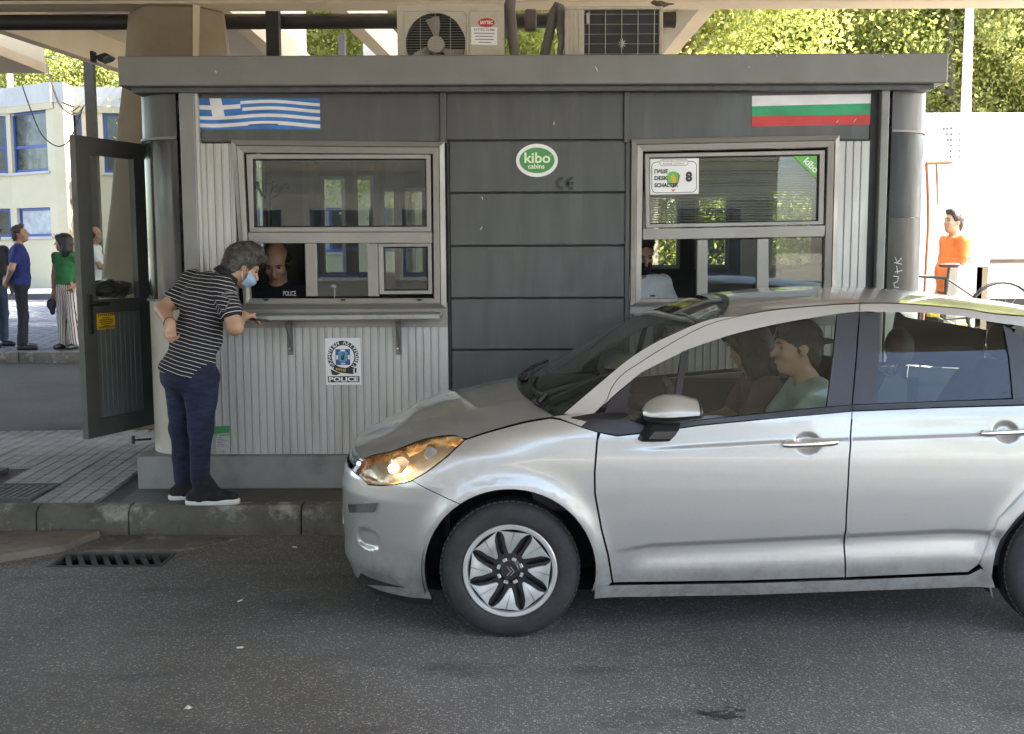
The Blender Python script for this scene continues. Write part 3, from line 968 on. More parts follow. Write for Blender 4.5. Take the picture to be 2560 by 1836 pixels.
class Sheet:
    """a flat printed sheet: coordinates u (right) and v (up) in 0..1 of its own box"""
    def __init__(self, name, label, cat, tl, tr, bl, Y, mat, thick=.002, plate=True, poly=None):
        self.O, self.X, self.Z, self.w, self.h = px_frame(tl, tr, bl, Y)
        self.t = thing(name, label, cat, tuple(self.O))
        self.lv = 0
        self.th = thick
        if plate:
            pts = poly or [(0, 0), (1, 0), (1, 1), (0, 1)]
            MB().hexa([self.p(*q, 0) for q in pts], [self.p(*q, -thick) for q in pts]).build('sheet', mat, self.t)
    def p(self, u, v, lift):
        return self.O + self.X * (u * self.w) + self.Z * (v * self.h) + Vector((0, -lift, 0))
    def poly(self, name, pts, mat, lv=1):
        self.mb(name, [pts], mat, lv)
    def mb(self, name, polys, mat, lv=1):
        m = MB()
        for pts in polys:
            m.add([self.p(*q, .0007 * lv) for q in pts], [tuple(range(len(pts)))])
        return m.build(name, mat, self.t, fix=False)
    def text(self, s, u0, v0, u1, v1, mat, lv=1, bold=0.0, name='lettering', shear=0):
        m = text_mb(s, self.p(u0, v0, .0007 * lv), self.X, self.Z, (u1 - u0) * self.w, (v1 - v0) * self.h, bold, shear=shear)
        return m.build(name, mat, self.t, fix=False)
    def ring(self, name, cu, cv, ru, rv, t, mat, lv=1, n=48, a0=0, a1=360):
        m = MB()
        pts = []
        for k in range(n + 1):
            a = rad(a0 + (a1 - a0) * k / n)
            pts.append((self.p(cu + ru * math.cos(a), cv + rv * math.sin(a), .0007 * lv), self.p(cu + ru * (1 - t) * math.cos(a), cv + rv * (1 - t) * math.sin(a), .0007 * lv)))
        for k in range(n):
            m.add([pts[k][0], pts[k + 1][0], pts[k + 1][1], pts[k][1]], [(0, 1, 2, 3)])
        return m.build(name, mat, self.t, fix=False)

def ell(cu, cv, ru, rv, n=40):
    return [(cu + ru * math.cos(2 * math.pi * k / n), cv + rv * math.sin(2 * math.pi * k / n)) for k in range(n)]

# Greek flag
gf = Sheet('flag_panel', 'blue and white striped flag print with a cross, stuck on the left upper band', 'flag', (489, 246.5), (799.5, 246.5), (491, 324), 6.958, M_PBLUE)
def wave(u):
    return .055 * math.sin(2 * math.pi * (u * 1.05 + .62)) - .03 * u
def ribbon(u0, u1, v0, th, n=16):
    top, bot = [], []
    for k in range(n + 1):
        u = u0 + (u1 - u0) * k / n
        a, b = min(1, max(0, v0 + th / 2 + wave(u))), min(1, max(0, v0 - th / 2 + wave(u)))
        top.append((u, a)); bot.append((u, b))
    return bot + top[::-1]
def strips(u0, u1, v0, th, n=16):
    r = ribbon(u0, u1, v0, th, n)
    m = len(r) // 2
    return [[r[i], r[i + 1], r[2 * m - 2 - i], r[2 * m - 1 - i]] for i in range(m - 1)]
gf.mb('stripe', strips(.36, 1, .87, .10), M_FWHITE)
gf.mb('stripe', strips(.375, 1, .655, .105), M_FWHITE)
gf.mb('stripe', strips(0, 1, .42, .11, 26), M_FWHITE)
gf.mb('stripe', strips(0, 1, .18, .12, 26), M_FWHITE)
gf.mb('cross', strips(0, .36, .76, .14) , M_FWHITE, 1)
gf.poly('cross', [(.135, .37), (.235, .36), (.205, 1), (.11, 1)], M_FWHITE, 2)
M_FOLD = MAT('flag_fold', (0.06, 0.09, 0.22), .5, var=.3, scale=9)
gf.mb('printed_fold', strips(.42, .66, .13, .045), M_FOLD, 2)
gf.mb('printed_fold', strips(.40, .60, .545, .04), M_FOLD, 2)
# Bulgarian flag
bf = Sheet('flag_panel', 'white, green and red tricolour flag print on the right upper band', 'flag', (1880, 240), (2180, 235), (1879, 316.5), 6.958, M_FWHITE)
bf.poly('stripe', [(0, .32), (1, .32), (1, .69), (0, .66)], M_FGREEN)
bf.poly('stripe', [(0, 0), (1, 0), (1, .325), (0, .325)], M_FRED)
# maker's oval
ov = Sheet('oval_emblem', 'green oval emblem with a white rim on the dark centre panel', 'emblem', (1290, 360), (1395, 360), (1290, 443), 6.955, M_WHITE, .004, poly=ell(.5, .5, .5, .5))
ov.poly('green_field', ell(.5, .5, .42, .385), M_PGREEN)
ov.text('kibo', .2, .42, .82, .74, M_PCREAM, 2, .022)
ov.text('cabins', .285, .25, .68, .40, M_PCREAM, 2, .018)
ov.poly('dot', ell(.83, .66, .012, .015, 10), M_PCREAM, 2)
# CE mark
ce = Sheet('ce_mark', 'black CE mark printed under the green oval', 'mark', (1388, 441.5), (1434, 441.5), (1388, 476), 6.955, None, plate=False)
def arcs(s, cu, bar):
    ru, rv, t = .47, .5, .23
    polys = []
    for k in range(14):
        a, b = rad(95 + 170 * k / 14), rad(95 + 170 * (k + 1) / 14)
        polys.append([(cu + ru * math.cos(a), .5 + rv * math.sin(a)), (cu + ru * math.cos(b), .5 + rv * math.sin(b)),
                      (cu + (ru - t * .9) * math.cos(b), .5 + (rv - t) * math.sin(b)), (cu + (ru - t * .9) * math.cos(a), .5 + (rv - t) * math.sin(a))])
    if bar:
        polys.append([(cu - ru + .1, .39), (cu, .39), (cu, .61), (cu - ru + .1, .61)])
    return polys
ce.mb('lettering', arcs(ce, .47, False), M_PBLACK)
ce.mb('lettering', arcs(ce, 1.0, True), M_PBLACK)
# desk sign
sg = Sheet('desk_sign', 'white desk number sign with a green badge taped inside the right window', 'sign', (1625, 398), (1747, 396), (1625, 487), YW + .024, M_WHITE, .002)
def rrect(u0, v0, u1, v1, ru, rv, n=6):
    pts = []
    for cx, cy, a in ((u1 - ru, v1 - rv, 0), (u0 + ru, v1 - rv, 90), (u0 + ru, v0 + rv, 180), (u1 - ru, v0 + rv, 270)):
        for k in range(n + 1):
            t = rad(a + 90 * k / n)
            pts.append((cx + ru * math.cos(t), cy + rv * math.sin(t)))
    return pts
def rring(s, name, box, ru, rv, tu, tv, mat, lv):
    A = rrect(*box, ru, rv)
    B = rrect(box[0] + tu, box[1] + tv, box[2] - tu, box[3] - tv, ru - tu, rv - tv)
    s.mb(name, [[A[i], A[(i + 1) % len(A)], B[(i + 1) % len(A)], B[i]] for i in range(len(A))], mat, lv)
rring(sg, 'printed_border', (.03, .04, .96, .92), .11, .14, .012, .016, M_PBLACK, 1)
sg.poly('caption_field', rrect(.2, .80, .78, .98, .05, .07), M_WHITE, 2)
rring(sg, 'printed_border', (.2, .80, .78, .98), .05, .07, .008, .01, M_PBLACK, 3)
sg.text('ГРАНИЧЕН КОНТРОЛ', .235, .905, .745, .955, M_PGREY, 3, .01)
sg.text('BORDER CONTROL', .27, .83, .71, .88, M_PGREY, 3, .01)
sg.poly('badge', [(.34, .50), (.36, .30), (.47, .17), (.58, .30), (.62, .52), (.58, .60), (.38, .60)], M_PGREY, 1)
sg.poly('badge', [(.35, .52), (.37, .33), (.47, .22), (.56, .33), (.59, .54), (.55, .62), (.47, .645), (.39, .62)], M_PLIME, 2)
sg.poly('badge', [(.43, .29), (.52, .29), (.54, .40), (.51, .53), (.47, .56), (.42, .50), (.44, .42)], M_PGOLD, 3)
sg.poly('badge', [(.42, .135), (.53, .135), (.475, .075)], M_PRED, 2)
sg.text('ГИШЕ', .09, .59, .37, .71, M_PBLACK, 4, .034)
sg.text('DESK', .09, .40, .37, .52, M_PBLACK, 4, .034)
sg.text('SCHALTER', .09, .20, .58, .32, M_PBLACK, 4, .034)
sg.text('8', .73, .34, .865, .63, M_PBLACK, 4, .05)
# green corner sticker
kb = Sheet('corner_sticker', 'green triangular corner sticker on the right upper pane', 'sticker', (1983, 391), (2042.5, 390), (1983, 449), YW + .024, M_PLIME, .0015, poly=[(0, 1), (1, 1), (.98, 0)])
_d = (kb.X * kb.w * .62 - kb.Z * kb.h * .62).normalized()
_u = (kb.X * kb.w * .62 + kb.Z * kb.h * .62).normalized()
text_mb('kibo', kb.p(.40, .74, .001), _d, _u, .105, .045, .03).build('lettering', M_WHITE, kb.t, fix=False)
# police sticker
ps = Sheet('police_sticker', 'white police emblem sticker on the ribbed siding under the left window', 'sticker', (812, 846), (901, 845), (815, 963), FY - .0065, M_WHITE, .002)
ps.poly('ring', ell(.5, .60, .44, .345), M_PBLACK, 1)
ps.poly('ring', ell(.5, .60, .315, .247), M_WHITE, 2)
ps.poly('emblem', [(.29, .425), (.70, .425), (.70, .765), (.29, .765)], M_PNAVY, 3)
ps.mb('emblem', [[(.43, .715), (.56, .715), (.56, .755), (.43, .755)], [(.31, .545), (.36, .545), (.36, .635), (.31, .635)], [(.64, .545), (.69, .545), (.69, .635), (.64, .635)], [(.45, .44), (.55, .44), (.57, .46), (.43, .46)]], M_WHITE, 4)
ps.poly('emblem', [(.365, .70), (.40, .715), (.5, .70), (.60, .715), (.635, .70), (.62, .54), (.57, .485), (.5, .46), (.43, .485), (.38, .54)], M_PTEAL, 5)
ps.mb('emblem', [[(.44, .53), (.49, .545), (.47, .62), (.52, .69), (.50, .695), (.45, .62)], [(.48, .52), (.54, .55), (.52, .62), (.57, .665), (.545, .68), (.495, .62)], [(.46, .60), (.56, .61), (.56, .625), (.46, .615)]], M_PBLACK, 6)
word = 'ΕΛΛΗΝΙΚΗ ΑΣΤΥΝΟΜΙΑ'
lm = MB()
asp = ps.w / ps.h
for k, ch in enumerate(word):
    if ch == ' ':
        continue
    a = rad(222 - 264 * k / (len(word) - 1))
    ru, rv = .338, .268
    c = ps.p(.5 + ru * math.cos(a), .60 + rv * math.sin(a), .0021)
    up = Vector((math.cos(a), 0, math.sin(a)))
    rt = Vector((math.sin(a), 0, -math.cos(a)))
    w = .016 if ch == 'Ι' else .021
    text_mb(ch, c - rt * (.006 if ch == 'Ι' else .0105), rt, up, .008 if ch == 'Ι' else .021, .023, .025, mb=lm)
lm.build('lettering', M_WHITE, ps.t, fix=False)
ps.mb('ribbon', [[(.14, .345), (.18, .22), (.30, .21), (.42, .245), (.30, .28)], [(.82, .25), (.86, .25), (.88, .36), (.82, .355)]], M_PBLACK, 3)
ps.poly('ribbon', [(.20, .40), (.33, .30), (.50, .255), (.78, .225), (.78, .335), (.55, .36), (.40, .385), (.28, .43)], M_PBLACK, 4)
ps.mb('ribbon', [[(.29 + .048 * k, .325 - .008 * k), (.315 + .048 * k, .32 - .008 * k), (.325 + .048 * k, .36 - .006 * k), (.30 + .048 * k, .365 - .006 * k)] for k in range(6)], M_PGOLD, 5)
ps.poly('word_field', [(.06, .055), (.95, .055), (.95, .185), (.06, .185)], M_PBLACK, 1)
ps.text('POLICE', .09, .07, .92, .17, M_WHITE, 2, .035)
# small maker's plate low on the siding
gl = Sheet('maker_plate', 'small plate with a green band low on the siding beside the jeans', 'plate', (538, 1066), (574, 1064), (539, 1126), FY - .0065, M_SIDING, .0015)
gl.poly('band', [(0, .68), (1, .68), (1, .99), (0, .99)], M_PGREEN, 1)
gl.text('G. GLEROWS', .04, .57, .97, .65, M_PBLACK, 1, .02)
gl.mb('small_print', [[(.12, .5 - .07 * k), (.5 + .35 * ((k * 7) % 3) / 2, .5 - .07 * k), (.5 + .35 * ((k * 7) % 3) / 2, .525 - .07 * k), (.12, .525 - .07 * k)] for k in range(6)], M_PGREY, 1)
# scratches on fascia and panels
sm = MB()
for x, y, dx, dy in ((1487, 166, 8, 14), (1940, 136, 2, 8), (2206, 138, 1, 9), (1384, 305, 1, 8), (1204, 492, 2, 8), (1200, 575, 6, -9), (536, 176, 6, 8), (1870, 168, 5, 1), (2134, 305, 7, -9), (2090, 308, 6, -8), (2056, 440, 2, 9), (2068, 450, 1, 7)):
    a, b = P(x, y, 6.797 if y < 200 else 6.9535), P(x + dx, y + dy, 6.797 if y < 200 else 6.9535)
    sm.tube([a, (a + b) / 2 + Vector((.002, 0, .001)), b], [.0012, .003, .001], 5)
tag(sm.build('paint_scratch', M_SCRATCH, booth), kind='stuff')

# ================================================================== AIR CONDITIONERS, PIPES, BIRD ON THE ROOF
M_AC = MAT('ac_housing', (0.46, 0.42, 0.34), 0.5, var=.08, dirt=(0.22, 0.17, 0.11), dirt_amt=.6, dirt_scale=4)
M_ACD = MAT('ac_dark', (0.025, 0.025, 0.025), .6)
M_FIN = MAT('condenser_fins', (0.018, 0.02, 0.023), .5, .2)
M_INSUL = MAT('pipe_insulation', (0.15, 0.135, 0.125), .8, var=.25, bump=.3, bscale=70)
M_WIRE = MAT('wire_guard', (0.36, 0.35, 0.32), .5, .4)
ZR = r0.z
def ac_left():
    Y0, Y1 = 7.62, 7.92
    a, b = P(992, 12, Y0), P(1260, 12, Y0)
    x0, x1, z1, z0 = a.x, b.x, a.z, ZR + .03
    t = thing('air_conditioner', 'cream outdoor air conditioner with a round fan grille on the booth roof', 'air conditioner', ((x0 + x1) / 2, Y0, ZR), group='air conditioners on the booth roof')
    h = MB()
    c = P(1089, 109, Y0)
    R = .205
    n = 40
    circ = [(c.x + R * math.cos(2 * math.pi * k / n), c.z + R * math.sin(2 * math.pi * k / n)) for k in range(n)]
    z0 = min(z0, c.z - R - .03)
    # housing front with a round opening
    pts = [Vector((x0, z0)), Vector((x1, z0)), Vector((x1, z1)), Vector((x0, z1))] + [Vector(q) for q in circ]
    es = [(0, 1), (1, 2), (2, 3), (3, 0)] + [(4 + k, 4 + (k + 1) % n) for k in range(n)]
    vs, _, fs, *_r = delaunay_2d_cdt(pts, es, [], 2, 1e-5)
    fs = [f for f in fs if (sum((vs[i] for i in f), Vector((0, 0))) / len(f) - Vector((c.x, c.z))).length > R * .97]
    h.add([(v.x, Y0, v.y) for v in vs], fs)
    h.box(x0, x1, Y0 + .001, Y1, z1 - .012, z1 + .001).box(x0, x0 + .012, Y0 + .001, Y1, z0, z1 - .012).box(x1 - .012, x1, Y0 + .001, Y1, z0, z1 - .012).box(x0, x1, Y0 + .001, Y1, z0, z0 + .012)
    hs = h.build('housing', M_AC, t)
    MB().box(x0 + .013, x1 - .013, Y1 - .06, Y1 - .02, z0 + .013, z1 - .02).build('coil', M_FIN, t)
    MB().lathe([(R, .0), (R, .12)], (c.x, Y0, c.z), 'Y', n, cap=False).build('shroud', M_ACD, t)
    fan = MB().lathe([(.0, .03), (.055, .03), (.06, .045), (.06, .10), (0, .10)], (c.x, Y0, c.z), 'Y', 20).build('fan_hub', M_AC, t, smooth=40)
    for k in range(3):
        a0 = rad(88 + 120 * k)
        m = MB()
        def bl(u, w):
            r_ = .05 + (R - .065) * u
            th = a0 + (w - .5) * (1.0 - .15 * u) * .62 + .18 * u
            return (c.x + r_ * math.cos(th), Y0 + .075 + (w - .5) * .05, c.z + r_ * math.sin(th))
        m.grid(bl, [i / 6 for i in range(7)], [i / 5 for i in range(6)])
        m.build('fan_blade', M_AC, fan, smooth=60, fix=False)
    g = MB()
    for k in range(24):
        z = c.z - R + 2 * R * (k + .5) / 24
        w = math.sqrt(max(0, R * R - (z - c.z) ** 2))
        g.tube([(c.x - w, Y0 - .008, z), (c.x + w, Y0 - .008, z)], .0016, 5)
    for k in (-.5, 0, .5):
        w = math.sqrt(1 - k * k) * R
        g.tube([(c.x + k * R, Y0 - .01, c.z - w), (c.x + k * R, Y0 - .01, c.z + w)], .0022, 5)
    tag(g.build('fan_guard', M_WIRE, t), kind='stuff')
    q = [P(1012, 28, Y0), P(1160, 28, Y0), P(1168, 40, Y0), P(1168, 150, Y0), P(1012, 150, Y0)]
    fr = MB()
    for i in range(5):
        a_, b_ = q[i], q[(i + 1) % 5]
        if i == 3:
            continue
        fr.tube([(a_.x, Y0 - .003, a_.z), (b_.x, Y0 - .003, b_.z)], .005, 6)
    fr.build('front_moulding', M_AC, t)
    a_, b_ = P(1174, 28, Y0), P(1250, 150, Y0)
    ring = MB()
    for s_, e_ in (((a_.x, a_.z), (b_.x, a_.z)), ((a_.x, a_.z), (a_.x, b_.z))):
        ring.tube([(s_[0], Y0 - .001, s_[1]), (e_[0], Y0 - .001, e_[1])], .003, 6)
    ring.build('front_moulding', M_AC, t)
    # badge and sticker
    O, X, Z, w, hh = px_frame((1196, 46), (1236, 46), (1196, 68), Y0)
    bd = MB().lathe([(0, -.004), (.5, -.004), (.52, 0), (0, 0)], (0, 0, 0), 'Y', 32)
    bd.v = [tuple(O + X * (w * (.5 + v[0])) + Z * (hh * (.5 + v[2])) + Vector((0, v[1], 0))) for v in bd.v]
    bdo = bd.build('badge', FLAT('badge_red', (0.45, 0.03, 0.04)), t)
    text_mb('SAYTEC', O + X * w * .1 + Z * hh * .3 + Vector((0, -.005, 0)), X, Z, w * .8, hh * .4, .03).build('lettering', M_WHITE, bdo, fix=False)
    O, X, Z, w, hh = px_frame((1178, 68), (1243, 69), (1178, 112), Y0)
    st = MB().hexa([O, O + X * w, O + X * w + Z * hh, O + Z * hh], [q_ + Vector((0, -.002, 0)) for q_ in (O, O + X * w, O + X * w + Z * hh, O + Z * hh)]).build('info_sticker', M_WHITE, t)
    y_ = Vector((0, -.003, 0))
    m = text_mb('SAYTEC CLIMA', O + X * w * .1 + Z * hh * .78 + y_, X, Z, w * .82, hh * .15, .015)
    for k, (u_, wd) in enumerate(((.1, .8), (.15, .7), (.15, .72), (.28, .5))):
        q_ = O + X * w * u_ + Z * hh * (.62 - .17 * k) + y_
        m.add([q_, q_ + X * w * wd, q_ + X * w * wd + Z * hh * .05, q_ + Z * hh * .05], [(0, 1, 2, 3)])
    m.build('lettering', M_PGREY, st, fix=False)
ac_left()
def ac_right():
    Y0, Y1 = 7.62, 7.9
    a, b = P(1412, 17, Y0), P(1658, 17, Y0)
    x0, x1, z1, z0 = a.x, b.x, a.z, ZR + .03
    t = thing('air_conditioner', 'air conditioner seen from behind, black condenser fins behind a wire grid, on the booth roof', 'air conditioner', ((x0 + x1) / 2, Y0, ZR), group='air conditioners on the booth roof')
    h = MB()
    h.box(x0, x1, Y0, Y1, z1 - .02, z1)
    h.box(x0, P(1461, 50, Y0).x, Y0, Y1, z0, z1 - .021)
    h.box(P(1648, 50, Y0).x, x1, Y0, Y1, z0, z1 - .021)
    h.box(x0, x1, Y1 - .012, Y1, z0, z1 - .021)
    h.build('housing', M_AC, t, bevel=.004)
    ri = MB()
    for x in (1425, 1436, 1447):
        q = P(x, 50, Y0).x
        ri.box(q, q + .012, Y0 - .006, Y0, z0, z1 - .03)
    ri.build('ribbed_cover', M_AC, t)
    xa, xb = P(1461, 50, Y0).x + .002, P(1648, 50, Y0).x - .002
    MB().box(xa, xb, Y0 + .02, Y0 + .05, z0, z1 - .022).build('condenser', M_FIN, t)
    for k in range(5):
        x = xa + (xb - xa) * (.06 + .22 * k)
        MB().tube([(x, Y0 + .006, z0), (x, Y0 + .006, z1 - .022)], .0028, 6).build('guard_wire', M_WIRE, t)
    for k in range(6):
        z = z1 - .05 - .066 * k
        if z > z0:
            MB().tube([(xa, Y0 + .011, z), (xb, Y0 + .011, z)], .0022, 6).build('guard_wire', M_WIRE, t)
    m = MB()
    c = P(1556, 108, Y0)
    for k in range(9):
        an = k * .7
        m.tube([(c.x, Y0 + .018, c.z), (c.x + .03 * math.cos(an), Y0 + .018, c.z + .035 * math.sin(an))], [.005, .001], 5)
    m.build('bird_dropping', M_SCRATCH, t)
    MB().box(P(1466, 40, Y0).x, P(1474, 40, Y0).x, Y0 - .012, Y0 + .01, P(1466, 60, Y0).z, P(1466, 34, Y0).z).build('latch', M_WIRE, t)
ac_right()
for y_ in (7.62,):
    pass
def pipe_thing(name, label, pts, r, mat, cat='pipe', n=12):
    o = MB().tube(pts, r, n).build(name, mat, smooth=50)
    tag(o, label, cat)
    return o
pp = [P(1287, 150, 7.75), P(1281, 80, 7.75), P(1276, 15, 7.75), P(1278, 3, 7.72), P(1276, 0, 7.80), P(1270, 20, 7.95), P(1262, 90, 7.97)]
pipe_thing('insulated_pipe', 'thick grey insulated pipe beside the fan air conditioner', pp, .034, M_INSUL)
pp = [P(1358, 150, 7.8), P(1372, 90, 7.8), P(1385, 30, 7.8), P(1392, 16, 7.8), P(1400, 20, 7.78), P(1404, 50, 7.76), P(1404, 90, 7.76)]
pipe_thing('insulated_pipe', 'bent grey insulated pipe loop left of the finned air conditioner', pp, .033, M_INSUL)
pp = [P(1404, 88, 7.76), P(1405, 104, 7.76), P(1400, 125, 7.76), P(1398, 150, 7.74)]
pipe_thing('pipe_wrapping', 'pale tape-wrapped pipe end left of the finned air conditioner', pp, [.03, .024, .02, .02], M_POST)
# junction box behind
o = MB().box(P(1312, 24, 8.1).x, P(1342, 24, 8.1).x, 8.1, 8.2, P(1312, 74, 8.1).z, P(1312, 22, 8.1).z).build('junction_box', M_INSUL, bevel=.02, segs=3, smooth=50)
tag(o, 'weathered brown junction box between the roof pipes', 'box')
# sparrow on the right air conditioner
M_BIRD = MAT('feathers', (0.09, 0.065, 0.045), .8, var=.35, scale=60)
bd = thing('sparrow', 'small brown sparrow perched on the finned air conditioner', 'bird', tuple(P(1651, 17, 7.7)))
b0 = P(1651, 12, 7.7)
rings, prof = [], [(-.062, .012, .004), (-.055, .014, .012), (-.042, .014, .019), (-.03, .008, .0185), (-.012, .002, .024), (.012, 0, .025), (.035, .0, .016), (.06, .004, .008), (.095, .004, .004)]
for dx, dz, rr in prof:
    rings.append([(b0.x + dx, b0.y + rr * math.cos(a), b0.z + dz + rr * math.sin(a)) for a in [2 * math.pi * k / 12 for k in range(12)]])
MB().loops(rings).build('body', M_BIRD, bd, smooth=70)
MB().tube([(b0.x - .06, b0.y, b0.z + .012), (b0.x - .074, b0.y, b0.z + .010)], [.004, .0008], 6).build('beak', M_BLACK, bd)
MB().tube([(b0.x - .005, b0.y - .01, b0.z - .02), (b0.x - .003, b0.y - .01, P(1651, 17, 7.7).z)], .0015, 5).build('leg', M_BLACK, bd)
MB().tube([(b0.x - .005, b0.y + .01, b0.z - .02), (b0.x - .003, b0.y + .01, P(1651, 17, 7.7).z)], .0015, 5).build('leg', M_BLACK, bd)

# ================================================================== OPEN DOOR
M_DOOR = MAT('door_frame_paint', (0.085, 0.085, 0.080), .5, .2, var=.1, dirt=(.05, .048, .04), dirt_amt=.4)
M_DOORP = MAT('door_panel', (0.14, 0.145, 0.145), .5, .2, var=.12, scale=6, dirt=(.09, .085, .08), dirt_amt=.5, stretch=(1, 1, .3))
dr = thing('booth_door', 'open grey half-glazed door at the left end of the booth', 'door', (-2.58, 7.62, KZ))
HX, HY, EX, EY = -2.585, 7.66, -2.815, 7.02
dv = Vector((EX - HX, EY - HY, 0))
DW = dv.length
dx_ = dv.normalized()
dn = Vector((dx_.y, -dx_.x, 0))
if dn.y > 0:
    dn = -dn
def D(u, w, z):
    """u along the door from the hinge, w out of its camera side"""
    q = Vector((HX, HY, 0)) + dx_ * u + dn * w
    return (q.x, q.y, z)
def dbox(u0, u1, w0, w1, z0, z1, m=None):
    m = m or MB()
    return m.hexa([D(u0, w0, z0), D(u1, w0, z0), D(u1, w0, z1), D(u0, w0, z1)], [D(u0, w1, z0), D(u1, w1, z0), D(u1, w1, z1), D(u0, w1, z1)])
dz0, dz1, dzm = P(228, 1098, 7.02).z, P(185, 338, 7.02).z, P(228, 760, 7.02).z
sw = .125
m = MB()
dbox(0, sw, 0, .045, dz0, dz1, m); dbox(DW - sw, DW, 0, .045, dz0, dz1, m)
dbox(sw, DW - sw, .0005, .0445, dz1 - .11, dz1, m); dbox(sw, DW - sw, .0005, .0445, dz0, dz0 + .12, m); dbox(sw, DW - sw, .0005, .0445, dzm - .07, dzm + .02, m)
m.build('frame', M_DOOR, dr)
dbox(sw - .01, DW - sw + .01, .02, .026, dzm + .02, dz1 - .11).build('pane', M_GLASS, dr)
m = MB()
nb = 9
for k in range(nb):
    u0, u1 = sw + (DW - 2 * sw) * k / nb, sw + (DW - 2 * sw) * (k + 1) / nb
    dbox(u0 + .002, u1 - .002, .018, .030, dz0 + .12, dzm - .07).build('board', M_DOORP, dr, bevel=.002)
dbox(sw, DW - sw, .012, .017, dz0 + .12, dzm - .07).build('backing', M_SEAL, dr)
dbox(DW - .085, DW - .045, .045, .058, dzm - .20, dzm + .06).build('lock_plate', M_BLACK, dr, bevel=.01, segs=2)
MB().tube([D(DW - .065, .055, dzm - .0), D(DW - .065, .10, dzm - .0), D(DW - .18, .10, dzm - .005)], .011, 8).build('handle', M_BLACK, dr, smooth=50)
# yellow warning sticker
wz1, wz0 = P(248, 785, 7.1).z, P(248, 826, 7.1).z
u0, u1 = sw + .035, sw + .035 + .22
u0, u1 = DW - sw - .19, DW - sw - .012
ws = dbox(u0, u1, .031, .0325, wz0, wz1).build('warning_sticker', M_PYELLOW, dr)
m = MB()
for k in range(9):
    for zz in (wz0 + .006, wz1 - .02):
        a = u0 + .004 + (u1 - u0 - .008) * k / 9
        b = a + (u1 - u0) / 18
        s_ = -.006
        m.add([D(a, .034, zz), D(b, .034, zz), D(b + s_, .034, zz + .014), D(a + s_, .034, zz + .014)], [(0, 1, 2, 3)])
for k, wd in enumerate((.5, .85, .9, .7, .4)):
    zc = wz1 - .036 - k * .0135
    uc = (u0 + u1) / 2
    hw = (u1 - u0) * wd * .42
    m.add([D(uc - hw, .034, zc), D(uc + hw, .034, zc), D(uc + hw, .034, zc + .006), D(uc - hw, .034, zc + .006)], [(0, 1, 2, 3)])
m.build('small_print', M_PBLACK, ws, fix=False)
# door stay
MB().tube([P(378, 1098, 7.35), P(345, 1100, 7.30), P(335, 1101, 7.28)], .008, 6).build('door_stay', M_BLACK, dr)
MB().tube([P(333, 1090, 7.28), P(333, 1110, 7.28)], .012, 8).build('door_stay', M_BLACK, dr)
# black bag on the inside ledge seen through the door glass
# ================================================================== CANOPY, PILLAR, STEEL
M_CREAM = MAT('canopy_concrete', (0.62, 0.52, 0.38), .8, var=.06, scale=1.5, bump=.2, bscale=40, dirt=(0.42, 0.36, 0.27), dirt_amt=.35, dirt_scale=1.2)
M_SOFFIT = MAT('canopy_soffit', (0.72, 0.65, 0.54), .8, var=.06, scale=1.0, dirt=(0.42, 0.36, 0.28), dirt_amt=.3, dirt_scale=1.0)
M_PILLAR = MAT('pillar_plaster', (0.235, 0.185, 0.125), .85, var=.1, scale=2, bump=.35, bscale=90, dirt=(0.15, 0.12, 0.08), dirt_amt=.4)
M_STEELB = MAT('brown_steel', (0.028, 0.025, 0.022), .55, .3, var=.2)
M_WPANEL = MAT('white_sheet', (0.78, 0.77, 0.74), .5, var=.04)
can = thing('canopy', 'cream concrete canopy roof over the border lanes with an edge beam', 'canopy', (0, 9.4, 3.76))
_cp = [(-26, -12), (1.4, -4.0), (3.1, 1.7), (10.5, 2.8), (10.5, 9.62), (-26, 9.62)]
MB().hexa([(x, y, 4.2) for x, y in _cp], [(x, y, 4.6) for x, y in _cp]).build('roof_slab', M_SOFFIT, can)
MB().box(-26, 10.5, 9.32, 9.64, 3.765, 4.2).build('edge_beam', M_CREAM, can, bevel=.01)
MB().box(-26, 10.5, 9.30, 9.318, 3.79, 3.83).build('cable_tray', M_STEELB, can)
for (xa, ya), (xb, yb) in zip(_cp[:3], _cp[1:4]):
    MB().hexa([(xa, ya, 4.0), (xb, yb, 4.0), (xb, yb, 4.7), (xa, ya, 4.7)], [(xa, ya - .3, 4.0), (xb, yb - .3, 4.0), (xb, yb - .3, 4.7), (xa, ya - .3, 4.7)]).build('edge_beam', M_CREAM, can)
for y in (3.6, 6.4):
    MB().box(-26, 10.5, y, y + .3, 3.95, 4.2).build('cross_beam', M_SOFFIT, can)
# second canopy behind, carried on ribs that run away from the booth
c2 = thing('canopy', 'pale ribbed canopy behind the pillar seen above the booth roof', 'canopy', (-3.5, 12.5, 3.85))
def rib(px0, px1, zb, h, w, Y0, Y1, mat):
    a, b = PZ(*px0, zb), PZ(*px1, zb)
    d = (b - a).normalized()
    k0, k1 = (Y0 - a.y) / d.y, (Y1 - a.y) / d.y
    p, q = a + d * k0, a + d * k1
    s = Vector((d.y, -d.x, 0)).normalized() * w
    MB().hexa([p, p + s, p + s + Vector((0, 0, h)), p + Vector((0, 0, h))], [q, q + s, q + s + Vector((0, 0, h)), q + Vector((0, 0, h))]).build('rib', mat, c2)
    return p, q
e0, e1 = rib((0, 85), (293, 181), 3.95, .34, .14, 9.7, 15.6, M_CREAM)
f0, f1 = rib((580, 68), (668, 140), 3.95, .34, .16, 9.7, 15.6, M_CREAM)
rib((868, 70), (945, 143), 3.95, .34, .16, 9.7, 13.6, M_CREAM)
g0, g1 = rib((1745, 28), (1655, 138), 3.95, .34, .16, 9.7, 14.0, M_CREAM)
